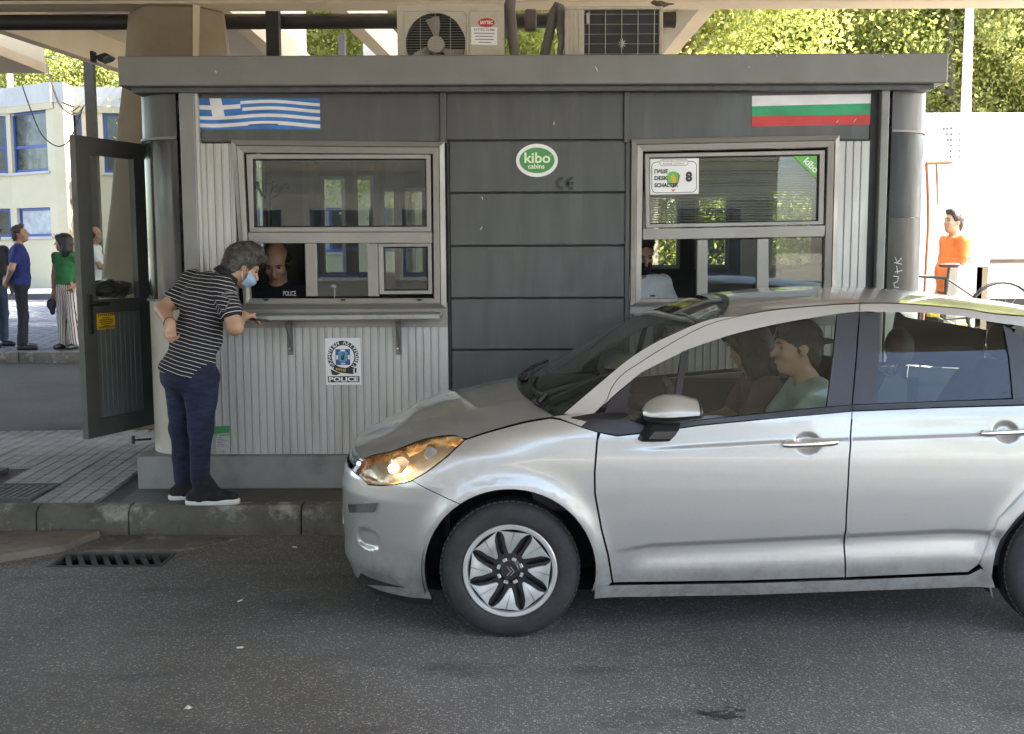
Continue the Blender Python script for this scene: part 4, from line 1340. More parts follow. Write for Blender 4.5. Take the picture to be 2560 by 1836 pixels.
MB().hexa([e0 + Vector((0, 0, .34)), f0 + Vector((0, 0, .34)), f1 + Vector((0, 0, .34)), e1 + Vector((0, 0, .34))],
          [v + Vector((0, 0, .5)) for v in (e0, f0, f1, e1)]).build('roof_slab', M_SOFFIT, c2)
_l = [g0 + Vector((0, 0, .34)), g0 + Vector((-1.0, 0, .34)), g1 + Vector((-1.0, 0, .34)), g1 + Vector((0, 0, .34))]
MB().hexa(_l, [v + Vector((0, 0, .16)) for v in _l]).build('roof_slab', M_SOFFIT, c2)
for x0, x1 in ((697, 766), (905, 969)):
    a, b = P(x0, -40, 13.7), P(x1, 160, 13.7)
    MB().box(a.x, b.x, 13.7, 13.74, b.z, a.z).build('bright_patch_sheet', M_WPANEL, c2)  # white sheet added to stand in for an overexposed patch behind the ribs
# third canopy further left
c3 = thing('canopy', 'far cream canopy slab ending at the upper left picture edge', 'canopy', (-9, 14, 4.1))
a, b = PZ(0, 172, 4.1), PZ(118, 184, 4.1)
MB().box(-14.0, b.x, 11.6, b.y, 4.1, 4.22).build('edge_beam', M_CREAM, c3)
MB().box(-14.0, b.x - .02, 11.5, b.y - .02, 4.221, 4.75).build('roof_slab', M_SOFFIT, c3)
# unseen upper canopy, added to keep the sun off the far lanes and yard
shade_canopy = thing('canopy', 'unseen high canopy added above the picture to shade the far lanes', 'canopy', (-5, 13, 7.2))
MB().box(-16, 4.2, 8.2, 21.5, 7.2, 7.5).build('roof_slab', M_SOFFIT, shade_canopy)
for x, y in ((-15.5, 11.0), (-15.5, 21.0)):
    MB().box(x - .15, x + .15, y - .15, y + .15, 0, 7.2).build('post', M_CREAM, shade_canopy)
# pillar: flared octagonal shaft
pl_ = thing('pillar', 'brown plastered canopy pillar, flared towards its foot, behind the booth', 'pillar', (-2.9, 9.8, KZ))
def pring(py, l, fl, fr_, r):
    zf = P(fl, py, 9.36).z
    return [P(fl, py, 9.36), P(fr_, py, 9.36)] + [Vector((P(x, py, y).x, y, zf)) for x, y in ((r, 9.62), (r + 4, 10.05), (fr_ - 4, 10.25), (fl + 4, 10.25), (l - 4, 10.05), (l, 9.62))]
rings = [pring(y, l, a_, b_, r) for y, l, a_, b_, r in ((1090, 215, 330, 500, 640), (900, 236, 336, 498, 628), (705, 257, 340, 495, 612), (500, 280, 346, 490, 596), (307, 295, 350, 485, 583), (141, 313, 353, 481, 574), (20, 320, 354, 480, 560))]
top = [Vector((v.x, v.y, 3.764)) for v in rings[-1]]
rings = [[Vector((v.x, v.y, KZ - .03)) for v in rings[0]]] + rings[1:] + [top]
MB().loops(rings).build('shaft', M_PILLAR, pl_, bevel=.02, smooth=25)
MB().hexa([P(482, 10, 9.34), P(500, 14, 9.34), P(497, 150, 9.34), P(482, 150, 9.34)], [P(482, 10, 9.358), P(500, 14, 9.358), P(497, 150, 9.358), P(482, 150, 9.358)]).build('edge_strip', M_CREAM, pl_)
# black horizontal pipe and upright
PYY = 9.86
zc = P(1000, 53, PYY).z
h = thing('steel_pipe', 'thick black horizontal steel pipe running behind the booth roof', 'pipe', (-1, PYY, zc))
MB().tube([(-9, PYY, zc), (P(1687, 55, PYY).x, PYY, zc)], .067, 20).build('pipe', M_STEELB, h, smooth=50)
MB().tube([(P(1680, 55, PYY).x, PYY, zc), (P(1688, 55, PYY).x, PYY, zc)], .071, 20).build('end_cap', M_STEELB, h, smooth=50)
o = MB().box(P(667, 80, 9.7).x, P(699, 80, 9.7).x, 9.66, 9.76, KZ - .04, 4.19).build('steel_post', M_STEELB)
tag(o, 'short black steel upright crossing the horizontal pipe above the booth', 'post')
o = MB().box(P(845, 80, 11.5).x, P(861, 80, 11.5).x, 11.5, 11.57, .08, 3.94).build('steel_post', M_POST)
tag(o, 'slim grey post behind the roof between the pipe and the fan air conditioner', 'post')
# steel post carrying the left rib
a, b = P(208, 160, 17.6), P(231, 160, 17.6)
o = MB().box(a.x, b.x, 17.6, 17.72, .28, 4.9).build('steel_post', MAT('dark_post', (.06, .055, .05), .6, var=.15))
tag(o, 'tall dark square steel post behind the open door', 'post')
# floodlight on the rib
fl = thing('floodlight', 'small black floodlight fixed to the left canopy rib', 'lamp', tuple(P(255, 140, 11.6)))
a = P(232, 142, 11.6)
MB().box(a.x - .01, a.x + .02, 11.55, 11.65, a.z - .06, a.z + .05).build('bracket', M_BLACK, fl)
q = [P(x, y, 11.55) for x, y in ((236, 140), (262, 131), (275, 139), (268, 147), (246, 154))]
MB().hexa(q, [v + Vector((0, .18, 0)) for v in q]).build('housing', M_BLACK, fl, bevel=.008)
q = [P(x, y, 11.545) for x, y in ((257, 146), (272, 139), (271, 142), (258, 149))]
MB().hexa(q, [v + Vector((0, .003, 0)) for v in q]).build('lens', M_POST, fl)
# sagging cables at the left
M_CABLE = MAT('cable', (.05, .05, .05), .6)
def cable(pts, Y, r, label, mat=M_CABLE):
    Q = [P(x, y, Y) for x, y in pts]
    out = []
    for i in range(len(Q) - 1):
        p0, p1, p2, p3 = Q[max(0, i - 1)], Q[i], Q[i + 1], Q[min(len(Q) - 1, i + 2)]
        for k in range(6):
            t = k / 6
            out.append(.5 * ((2 * p1) + (p2 - p0) * t + (2 * p0 - 5 * p1 + 4 * p2 - p3) * t * t + (3 * p1 - p0 - 3 * p2 + p3) * t ** 3))
    out.append(Q[-1])
    tag(MB().tube(out, r, 6).build('cable', mat, smooth=60), label, 'cable', 'cables sagging at the left')
cable([(113, 140), (122, 190), (135, 225), (150, 262), (170, 282), (190, 287), (203, 275), (211, 262)], 13.2, .010, 'thick pale cable looping to the dark post', MAT('pale_cable', (.5, .5, .48), .5))
cable([(55, 213), (75, 270), (100, 330), (125, 357), (150, 366), (175, 350), (192, 310), (208, 268)], 13.1, .007, 'thin dark cable sagging lowest in front of the cream building')
cable([(115, 150), (130, 215), (150, 265), (175, 280), (200, 265)], 13.5, .006, 'thin cable beside the thick pale one at the far canopy end')

# ================================================================== CREAM BUILDING WITH BLUE WINDOWS
M_WALL = MAT('cream_render', (0.36, 0.31, 0.205), .85, var=.05, scale=.6, bump=.1, bscale=10, dirt=(0.45, 0.42, 0.34), dirt_amt=.3, dirt_scale=.5)
M_PARAPET = MAT('parapet', (0.31, 0.30, 0.275), .85, var=.1, scale=1, dirt=(0.22, 0.21, 0.2), dirt_amt=.6, dirt_scale=1.2)
M_BLUE = MAT('blue_window_paint', (0.012, 0.035, 0.17), .4, var=.08)
M_FARGLASS = MAT('far_window_glass', (0.022, 0.028, 0.024), .12, var=.7, scale=1.6, spec=.35)
M_CURTAIN = MAT('far_window_blind', (0.24, 0.25, 0.25), .6, var=.3, scale=3)
def building(name, label, plan, z0, z1, wins, par_h, drop=True, wall=None):
    """plan: list of (x, y); wins: per wall index list of (u0,u1,za,zb,panes)"""
    t = thing(name, label, 'building', (plan[0][0], plan[0][1], z0))
    for i in range(len(plan) - 1):
        A, B = Vector(plan[i] + (0,)), Vector(plan[i + 1] + (0,))
        d = (B - A).normalized()
        L = (B - A).length
        n = Vector((d.y, -d.x, 0))
        if n.y > 0 and drop:
            n = -n
        def W(u, z, o):
            q = A + d * u + n * o
            return (q.x, q.y, z)
        hs = [w for w in wins if w[0] == i]
        us = sorted({0, L} | {w[1] for w in hs} | {w[2] for w in hs})
        zs2 = sorted({z0, z1} | {w[3] for w in hs} | {w[4] for w in hs})
        mb = MB()
        for a in range(len(us) - 1):
            for b in range(len(zs2) - 1):
                cu, cz = (us[a] + us[a + 1]) / 2, (zs2[b] + zs2[b + 1]) / 2
                if any(w[1] < cu < w[2] and w[3] < cz < w[4] for w in hs):
                    continue
                mb.hexa([W(us[a], zs2[b], 0), W(us[a + 1], zs2[b], 0), W(us[a + 1], zs2[b + 1], 0), W(us[a], zs2[b + 1], 0)],
                        [W(us[a], zs2[b], -.35), W(us[a + 1], zs2[b], -.35), W(us[a + 1], zs2[b + 1], -.35), W(us[a], zs2[b + 1], -.35)])
        mb.build('wall', wall or M_WALL, t)
        m = MB().hexa([W(-.02, z1, .10), W(L + .02, z1, .10), W(L + .02, z1 + par_h, .10), W(-.02, z1 + par_h, .10)], [W(-.02, z1, -.4), W(L + .02, z1, -.4), W(L + .02, z1 + par_h, -.4), W(-.02, z1 + par_h, -.4)])
        pa = m.build('parapet', wall or M_PARAPET, t)
        MB().hexa([W(0, z1 - .22, .05), W(L, z1 - .22, .05), W(L, z1 - .002, .09), W(0, z1 - .002, .09)], [W(0, z1 - .22, -.05), W(L, z1 - .22, -.05), W(L, z1 - .002, -.05), W(0, z1 - .002, -.05)]).build('cornice', M_WALL, pa)
        for w in hs:
            _, u0, u1, za, zb, npan, mat = w
            f = MB()
            th = .10
            def bx(a, b, c, e, o0=-.20, o1=-.12):
                f.hexa([W(a, c, o1), W(b, c, o1), W(b, e, o1), W(a, e, o1)], [W(a, c, o0), W(b, c, o0), W(b, e, o0), W(a, e, o0)])
            bx(u0, u1, zb - th, zb); bx(u0, u1, za, za + th)
            cols = [u0 + (u1 - u0) * k / npan for k in range(npan + 1)]
            for k, c in enumerate(cols):
                a = c if k == 0 else c - th / 2 if k < npan else c - th
                bx(a, a + th, za + th, zb - th)
            if zb - za > 1.6:
                for k in range(npan):
                    zz = za + (zb - za) * .42
                    bx(cols[k] + th, cols[k + 1] - th, zz - .05, zz + .05, -.19, -.13)
            wf = f.build('window', M_BLUE, t)
            for k in range(npan):
                MB().hexa([W(cols[k], za, -.16), W(cols[k + 1], za, -.16), W(cols[k + 1], zb, -.16), W(cols[k], zb, -.16)],
                          [W(cols[k], za, -.17), W(cols[k + 1], za, -.17), W(cols[k + 1], zb, -.17), W(cols[k], zb, -.17)]).build('pane', mat if (k % 2 == 0) else M_FARGLASS, wf)
            MB().hexa([W(u0 - .1, za - .1, .06), W(u1 + .1, za - .1, .06), W(u1 + .1, za - .02, .06), W(u0 - .1, za - .02, .06)], [W(u0 - .1, za - .1, -.2), W(u1 + .1, za - .1, -.2), W(u1 + .1, za - .02, -.2), W(u0 - .1, za - .02, -.2)]).build('sill', M_PARAPET, wf)
    return t
def bxy(px, Y):
    return (P(px, 500, Y).x, Y)
plan = [bxy(-420, 40), bxy(30, 40.6), bxy(143, 39.2), bxy(168, 40.2), bxy(520, 41.2), bxy(760, 40.8), bxy(1120, 41.0)]
def zpx(py, Y=40):
    return P(600, py, Y).z
zu0, zu1, zl0, zl1, zpar = zpx(428), zpx(276), zpx(590), zpx(518), zpx(262)
L1 = math.dist(plan[1], plan[2])
wins = [(0, math.dist(plan[0], plan[1]) - 2.2, math.dist(plan[0], plan[1]) - .08, zu0, zu1, 2, M_FARGLASS),
        (0, math.dist(plan[0], plan[1]) - 2.2, math.dist(plan[0], plan[1]) - .08, zl0, zl1, 2, M_CURTAIN),
        (1, .12, L1 - .42, zu0, zu1, 1, M_FARGLASS), (1, .25, L1 - .42, zl0, zl1, 1, M_CURTAIN),
        (3, 1.35, 2.9, zu0, zu1, 2, M_FARGLASS), (3, .1, .62, zu0 + .3, zu1 - .05, 1, M_FARGLASS),
        (5, .3, 1.6, zu0, zu1, 2, M_FARGLASS), (5, .3, 1.6, zl0 - .6, zl1, 2, M_CURTAIN), (5, 2.4, 3.6, zl0 - .6, zl1, 2, M_CURTAIN), (4, .8, 2.0, zl0 - .6, zl1, 2, M_FARGLASS)]
bld = building('cream_building', 'two-storey cream building with blue window frames beyond the yard', plan, .3, zpar, wins, zpx(213) - zpar)
MB().hexa([(plan[0][0], plan[0][1] + .3, zpar - .3), (plan[-1][0], plan[-1][1] + .3, zpar - .3), (plan[-1][0], 54, zpar - .3), (plan[0][0], 54, zpar - .3)],
          [(plan[0][0], plan[0][1] + .3, zpar - .1), (plan[-1][0], plan[-1][1] + .3, zpar - .1), (plan[-1][0], 54, zpar - .1), (plan[0][0], 54, zpar - .1)]).build('roof', M_PARAPET, bld)
MB().box(plan[-1][0] - .3, plan[-1][0], plan[-1][1] + .35, 54, .3, zpar + .3).build('wall', M_WALL, bld)
# service pipes on the wall
for k in range(3):
    a = P(168 + k * 7, 495, 39.9)
    b = P(168 + k * 7, 640, 39.9)
    MB().tube([(a.x, 39.7, a.z), (b.x, 39.7, b.z)], .05, 8).build('service_pipe', MAT('pipe_blue_grey', (.16, .18, .24), .5), bld)
MB().box(P(178, 440, 39.8).x, P(192, 440, 39.8).x, 39.5, 39.8, P(178, 500, 39.8).z, P(178, 455, 39.8).z).build('meter_box', M_POST, bld)
for px, Y, lab in ((35, 46, 'white mast rising behind the roof of the cream building'),):
    a = P(px, 400, Y)
    o = MB().tube([(a.x, Y, .2), (a.x, Y, 9.5)], .12, 10).build('mast', M_WPANEL, smooth=50)
    tag(o, lab, 'pole')

# ================================================================== TREES
def leaf_mat(name, c0, c1, trans=.62):
    m = bpy.data.materials.new(name)
    m.use_nodes = True
    nt = m.node_tree
    nt.nodes.clear()
    out = nt.nodes.new('ShaderNodeOutputMaterial')
    geo = nt.nodes.new('ShaderNodeNewGeometry')
    col = ramp(nt, geo.outputs['Random Per Island'], 0.0, 1.0, c0, c1)
    d = nt.nodes.new('ShaderNodeBsdfDiffuse')
    tr = nt.nodes.new('ShaderNodeBsdfTranslucent')
    mx = nt.nodes.new('ShaderNodeMixShader')
    mx.inputs[0].default_value = trans
    nt.links.new(col, d.inputs[0]); nt.links.new(mixrgb(nt, 1.0, col, (1.0, 1.0, .55), 'MULTIPLY'), tr.inputs[0])
    nt.links.new(d.outputs[0], mx.inputs[1]); nt.links.new(tr.outputs[0], mx.inputs[2])
    nt.links.new(mx.outputs[0], out.inputs[0])
    return m
LEAFS = [leaf_mat('leaf_light', (.23, .25, .085), (.50, .50, .24)), leaf_mat('leaf_mid', (.19, .22, .075), (.44, .45, .20)), leaf_mat('leaf_deep', (.15, .19, .06), (.37, .39, .16))]
M_BARK = MAT('bark', (.16, .13, .10), .9, var=.3, scale=6, bump=.5, bscale=20)
def crown_mesh(seed, rx, rz, nclump, per, leaf):
    rg = np.random.default_rng(seed)
    th, u = rg.uniform(0, 2 * np.pi, nclump), rg.uniform(-.85, 1, nclump)
    rr = rg.uniform(.45, 1.0, nclump) ** .6
    s = np.sqrt(1 - u * u)
    lob = 1 + .22 * np.sin(3 * th + seed) * s + .15 * np.sin(5 * u + seed)
    C = np.stack([rx * rr * s * np.cos(th) * lob, rx * rr * s * np.sin(th) * lob, rz * rr * u], 1)
    cs = rg.uniform(.35, .95, nclump) * rx * .19
    pts = (C[:, None, :] + rg.normal(0, 1, (nclump, per, 3)) * cs[:, None, None] * np.array([1, 1, .75])).reshape(-1, 3)
    n = len(pts)
    a = rg.normal(0, 1, (n, 3)); a /= np.linalg.norm(a, axis=1)[:, None]
    b = rg.normal(0, 1, (n, 3)); b -= a * (a * b).sum(1)[:, None]; b /= np.linalg.norm(b, axis=1)[:, None]
    sz = rg.uniform(.6, 1.35, (n, 1)) * leaf
    V = np.stack([pts - a * sz, pts + b * sz * .55, pts + a * sz, pts - b * sz * .55], 1).reshape(-1, 3)
    me = bpy.data.meshes.new('crown')
    me.vertices.add(4 * n); me.vertices.foreach_set('co', V.astype(np.float32).ravel())
    me.loops.add(4 * n); me.loops.foreach_set('vertex_index', np.arange(4 * n, dtype=np.int32))
    me.polygons.add(n); me.polygons.foreach_set('loop_start', np.arange(0, 4 * n, 4, dtype=np.int32))
    me.polygons.foreach_set('loop_total', np.full(n, 4, dtype=np.int32))
    me.update()
    return me
CROWNS = [crown_mesh(s, 3.2, 4.2, 125, 400, .052) for s in (3, 11, 19, 27)]
for i, me in enumerate(CROWNS):
    me.materials.append(LEAFS[i % 3])
def tree(label, x, y, h, sc, ci, z=0.0, rz=0.0, group='trees behind the crossing'):
    t = thing('broadleaf_tree', label, 'tree', (x, y, z), group)
    rg = random.Random(ci * 7 + int(x * 13))
    zc_ = z + h - 4.2 * sc * .8
    m = MB()
    m.tube([(x, y, z - .2), (x + .1, y, z + h * .3), (x + rg.uniform(-.3, .3), y + .1, z + h * .62), (x + rg.uniform(-.4, .4), y, z + h * .9)], [.24 * sc + .06, .18 * sc, .11 * sc, .03], 9)
    for k in range(6):
        a = rg.uniform(0, 6.28)
        zz = z + h * rg.uniform(.3, .7)
        m.tube([(x + .05, y, zz), (x + math.cos(a) * 1.0 * sc, y + math.sin(a) * 1.0 * sc, zz + .9 * sc), (x + math.cos(a) * 2.0 * sc, y + math.sin(a) * 2.0 * sc, zz + 2.0 * sc)], [.09 * sc, .06 * sc, .02], 6)
    m.build('trunk', M_BARK, t, smooth=60)
    c = bpy.data.objects.new('crown', CROWNS[ci % 4])
    COL.objects.link(c)
    c.parent = t
    c.location = (0, 0, zc_ - z)
    c.scale = (sc, sc, sc * 1.05)
    c.rotation_euler = (0, 0, rz)
WH = ['leftmost', 'second']
def tx(px, Y):
    return P(px, 300, Y).x
# dense trees close behind the booth, which shade the yard
for i, (x, y, h, sc, lab) in enumerate([(-1.2, 18.6, 9.5, 1.0, 'near tree right behind the booth, seen left of the fan air conditioner'), (-.6, 23.5, 11.5, 1.25, 'second near tree behind the booth'), (-.8, 29.0, 12.5, 1.3, 'third near tree behind the booth'), (2.6, 21.5, 10, 1.05, 'near tree behind the finned air conditioner'), (2.8, 27.5, 12, 1.2, 'tree behind the near tree of the finned air conditioner')]):
    tree(lab, x, y, h, sc, i + 2, .2, i * 1.7)
# behind the cream building
for i, (px, Y, h, sc, lab) in enumerate([
        (-60, 52, 12.5, 1.5, 'dark green tree behind the left end of the cream building'),
        (90, 50, 12, 1.45, 'bright tree behind the cream building, above the far canopy end'),
        (200, 54, 13, 1.5, 'bright tree behind the roof of the cream building near the dark post'),
        (330, 51, 12.5, 1.4, 'sunlit tree behind the pillar top'),
        (560, 46, 13, 1.5, 'sunlit tree seen just right of the pillar top'),
        (800, 44, 12.5, 1.4, 'sunlit tree seen between the black upright and the fan air conditioner')]):
    tree(lab, tx(px, Y), Y, h, sc, i, .3, i * 1.3)
for i, (px, Y, h, sc, lab) in enumerate([
        (1010, 36, 12, 1.25, 'tree behind the fan air conditioner'),
        (1330, 34, 12, 1.2, 'tree seen between the two air conditioners'),
        (1560, 37, 13, 1.3, 'tree behind the finned air conditioner'),
        (1760, 33, 12.5, 1.2, 'sunlit tree right of the finned air conditioner'),
        (1930, 36, 13.5, 1.35, 'tree above the tricolour flag end of the roof'),
        (2090, 31, 11.5, 1.15, 'tree above the right part of the booth roof'),
        (2240, 35, 13.5, 1.35, 'tree above the right roof corner'),
        (2390, 30, 11, 1.1, 'tree right behind the white lamp pole'),
        (2530, 33, 12.5, 1.3, 'dense tree at the upper right picture edge'),
        (2700, 30, 12, 1.25, 'tree just beyond the right picture edge'),
        (1640, 45, 17, 1.6, 'tall rear tree behind the finned air conditioner'),
        (1860, 46, 18, 1.7, 'tall rear tree rising over the middle of the right trees'),
        (2100, 45, 18, 1.7, 'tall rear tree over the right part of the roof'),
        (2330, 46, 18, 1.7, 'tall rear tree behind the roof corner'),
        (2560, 45, 18, 1.7, 'tall rear tree at the right picture edge'),
        (1200, 47, 17, 1.6, 'tall rear tree behind the two air conditioners')]):
    tree(lab, tx(px, Y), Y, h, sc, i + 1, .2, i * 2.1)
# shrubs that fill the foot of the tree line
M_BUSH = LEAFS[2]
bm_ = crown_mesh(41, 2.2, 1.7, 70, 260, .05)
bm_.materials.append(M_BUSH)
for i, px in enumerate((1650, 1850, 2050, 2250, 2450, 2640)):
    Y = 27.5 + (i % 2)
    t = thing('shrub', ['shrub behind the right window end', 'shrub behind the flag end of the booth', 'shrub behind the right post', 'shrub behind the rounded booth end', 'shrub beside the lamp pole', 'shrub at the right picture edge'][i], 'shrub', (tx(px, Y), Y, 0), 'shrubs at the foot of the trees')
    c = bpy.data.objects.new('foliage', bm_)
    COL.objects.link(c); c.parent = t; c.location = (0, 0, 1.6 + .3 * (i % 3)); c.rotation_euler = (0, 0, i * 1.1); c.scale = (1.2, 1, 1.2)
    MB().tube([(tx(px, Y), Y, -.1), (tx(px, Y) + .1, Y, 1.4)], [.08, .04], 7).build('stem', M_BARK, t)
# trees and a low building across the lanes behind the viewer: they show in the glass and paint
for i, (x, y, h, sc, lab) in enumerate([(-34, -46, 11, 1.3, 'tree'), (-20, -48, 12, 1.4, 'tree'), (12.5, -12.5, 11, 1.0, 'tree'), (24, -44, 10, 1.2, 'tree'), (46, -34, 9, 1.1, 'tree')]):
    tree('tree standing behind the viewer, ' + ['far left', 'left of the low building', 'close by on the right, in the rear side glass', 'above the rear door', 'at the far right'][i], x, y, h, sc, i, 0, i, 'trees behind the viewer')
bw = building('cream_building', 'low cream building with blue windows mirrored in the booth glass', [(7.5, -17.0), (-18.5, -17.0)], 0, 4.2,
              [(0, 1 + 2.6 * k, 2.8 + 2.6 * k, 1.0, 2.9, 2, M_FARGLASS) for k in range(9)], .5, drop=False, wall=MAT('ochre_render', (.27, .25, .20), .9, var=.15, scale=.5))
MB().box(-18.5, 7.5, -24, -17.4, 4.2, 4.3).build('roof', M_PARAPET, bw)

# ================================================================== SUNLIT RIGHT SIDE
M_TRUCK = MAT('white_trailer_paint', (0.82, 0.81, 0.79), .45, var=.03, scale=.8, dirt=(.6, .58, .54), dirt_amt=.3)
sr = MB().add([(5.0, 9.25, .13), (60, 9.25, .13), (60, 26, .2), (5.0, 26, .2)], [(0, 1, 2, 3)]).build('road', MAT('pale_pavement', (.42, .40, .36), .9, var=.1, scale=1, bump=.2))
tag(sr, kind='structure')
TY = 15.5
ta, tb = P(2262, 283, TY), P(2700, 279, TY)
tr_ = thing('truck_trailer', 'blown-out white truck trailer standing in the sun right of the booth', 'trailer', (ta.x + 4, TY, .15))
MB().box(ta.x, ta.x + 10, TY, TY + 2.5, 1.0, ta.z).build('box_body', M_TRUCK, tr_, bevel=.03)
for k in range(9):
    x = ta.x + .02 + k * 1.2
    MB().box(x, x + .05, TY - .012, TY - .001, 1.05, ta.z - .1).build('side_rib', M_TRUCK, tr_)
MB().box(ta.x, ta.x + 10, TY - .02, TY - .001, ta.z - .09, ta.z - .02).build('top_rail', M_TRUCK, tr_)
MB().box(ta.x + .3, ta.x + 9.7, TY + .4, TY + 2.1, .75, .999).build('chassis', M_BLACK, tr_)
for x in (1.6, 2.9, 7.6, 8.9):
    for y in (TY + .2, TY + 2.05):
        MB().lathe([(.1, 0), (.3, -.01), (.48, 0), (.5, .04), (.5, .26), (.48, .3), (.1, .3)], (ta.x + x, y - .05, .66), 'Y', 24).build('wheel', M_SEAL, tr_, smooth=40)
# rows of small marks and faint lettering on the trailer side
mk = MB()
for i, (x, y) in enumerate([(2360, 323), (2369, 322), (2379, 321), (2368, 336), (2379, 336), (2370, 350), (2378, 350), (2378, 364), (2377, 378), (2377, 392), (2400, 336), (2400, 350), (2400, 364), (2400, 378), (2400, 392), (2378, 407)]):
    a = P(x - (3 if x < 2395 else 2), y - 3, TY - .014)
    b = P(x + (3 if x < 2395 else 2), y + 3, TY - .014)
    mk.add([(a.x, TY - .004, b.z), (b.x, TY - .004, b.z), (b.x, TY - .004, a.z), (a.x, TY - .004, a.z)], [(0, 1, 2, 3)])
tag(mk.build('printed_mark', MAT('grey_mark', (.10, .10, .11), .6), tr_, fix=False), kind='stuff')
# rust-brown frame against the trailer
M_RUST = MAT('rusty_steel', (.30, .12, .06), .8, var=.3, scale=8)
rf = thing('rusty_frame', 'thin rust-brown steel frame with a hanging chain right of the booth', 'frame', tuple(PZ(2330, 760, .15)))
RY = 12.5
MB().tube([P(2315, 408, RY), P(2376, 406, RY)], .022, 8).build('crossbar', M_RUST, rf)
MB().tube([Vector((P(2318, 410, RY).x, RY, .14)), P(2321, 560, RY), P(2319, 470, RY), P(2316, 408, RY)], .018, 8).build('upright', M_RUST, rf)
MB().tube([P(2341, 408, RY), P(2343, 450, RY), P(2344, 515, RY)], [.012, .014, .008], 7).build('chain', M_RUST, rf)
# lamp pole
LY = 17.9
o = thing('lamp_pole', 'tall slim white lamp pole in front of the right trees', 'pole', (P(2412, 500, LY).x + .02, LY, .15))
MB().tube([(P(2410, 600, LY).x, LY, .1), (P(2414, 280, LY).x, LY, 4.2), (P(2424, 0, LY).x, LY, P(2424, 0, LY).z + 1.2)], [.09, .075, .055], 12).build('shaft', M_WPANEL, o, smooth=60)
tag(MB().tube([P(2408, 530, 13.0), P(2411, 420, 13.2), P(2413, 285, 13.5)], .006, 5).build('cable', M_CABLE), 'thin dark cable hanging down the trailer beside the lamp pole', 'cable')
# barrier boom
bb = thing('barrier_boom', 'brown barrier boom at the right picture edge behind the car roof', 'barrier', (P(2440, 650, 11.5).x, 11.5, .14))
M_BOOM = MAT('boom_paint', (.13, .095, .075), .55, var=.2)
a, b = P(2432, 652, 11.5), P(2640, 650, 11.5)
MB().tube([a, b], .038, 12).build('boom', M_BOOM, bb, smooth=50)
MB().box(a.x - .05, a.x + .16, 11.45, 11.55, a.z - .05, a.z + .055).build('boom_clamp', M_WPANEL, bb, bevel=.01)
q = P(2450, 680, 11.6)
MB().box(q.x - .05, q.x + .07, 11.56, 11.7, .13, a.z - .06).build('barrier_post', MAT('tan_post', (.35, .27, .18), .7), bb)
q = P(2428, 690, 11.6)
cab_ = MB().box(q.x - .18, q.x + .12, 11.56, 11.86, .13, P(2428, 664, 11.6).z).build('barrier_housing', M_TRUCK, bb, bevel=.02)
# bicycle on a stand, seen over the car roof
bk = thing('bicycle', 'dark bicycle with yellow pedals standing in the sun in front of the man in orange', 'bicycle', (P(2375, 740, 10.9).x, 10.9, .14))
BY = 10.9
M_BIKE = MAT('bike_frame', (.05, .045, .05), .4, .3)
M_SADDLE = MAT('saddle', (.10, .045, .04), .6)
M_PEDAL = MAT('pedal_yellow', (.70, .50, .03), .5)
def bp(x, y):
    return P(x, y, BY)
sp = bp(2372, 664)
rings = []
for u, w, hh in ((-1, .2, .3), (-.8, .45, .7), (-.2, .55, .9), (.4, .9, 1), (.85, 1, 1), (1, .75, .6)):
    rings.append([(sp.x + u * .10, sp.y + math.cos(t) * .065 * w, sp.z + math.sin(t) * .025 * hh) for t in [2 * math.pi * k / 10 for k in range(10)]])
MB().loops(rings).build('saddle', M_SADDLE, bk, smooth=70)
MB().tube([bp(2373, 668), bp(2370, 690), bp(2366, 730)], .014, 8).build('seat_post', M_BIKE, bk)
zg = .14
wr = .34
wx1, wx2 = sp.x + .55, sp.x - .62
zw = zg + wr + .55
rack = MB().box(sp.x - 1.0, sp.x + .95, BY - .06, BY + .06, zg, zg + .05)
for x in (wx1, wx2):
    rack.box(x - .03, x + .03, BY - .04, BY + .04, zg + .05, zg + .55)
    rack.box(x - .06, x + .06, BY - .04, BY + .04, zg + .5, zg + .56)
rack.build('stand', M_BIKE, bk)
for x in (wx1, wx2):
    w_ = MB()
    w_.tube([(x + wr * math.cos(t), BY, zw + wr * math.sin(t)) for t in [2 * math.pi * k / 28 for k in range(29)]], .02, 6)
    wo = w_.build('wheel', M_SEAL, bk, smooth=60)
    s_ = MB()
    for k in range(14):
        t = 2 * math.pi * k / 14
        s_.tube([(x, BY, zw), (x + wr * math.cos(t), BY, zw + wr * math.sin(t))], .002, 4)
    tag(s_.build('spoke', M_WIRE, wo), kind='stuff')
cr = Vector((sp.x - .02, BY, zw - .03))
st = Vector((sp.x - .02, BY, zw + .38))
hd = Vector((wx2 + .13, BY, zw + .42))
m = MB()
for a_, b_, r_ in ((cr, st, .016), (st, hd, .016), (hd, cr, .018), (cr, Vector((wx1, BY, zw)), .011), (st, Vector((wx1, BY, zw)), .009), (hd, Vector((wx2, BY, zw)), .014)):
    m.tube([a_, b_], r_, 8)
m.build('frame', M_BIKE, bk, smooth=50)
hb = MB().tube([hd + Vector((0, -.26, .16)), hd + Vector((.03, -.1, .17)), hd + Vector((0, 0, .12)), hd + Vector((.03, .1, .17)), hd + Vector((0, .26, .16))], .012, 8)
hb.tube([hd, hd + Vector((0, 0, .12))], .014, 8)
hb.build('handlebar', M_BIKE, bk, smooth=50)
for dx, dz in ((-.15, .05), (.13, -.06)):
    MB().box(cr.x + dx - .05, cr.x + dx + .05, BY - .12, BY - .03, cr.z + dz - .02, cr.z + dz + .02).build('pedal', M_PEDAL, bk, bevel=.006)
MB().tube([cr + Vector((-.15, -.04, .05)), cr + Vector((.13, .04, -.06))], .01, 8).build('crank', M_WIRE, bk)
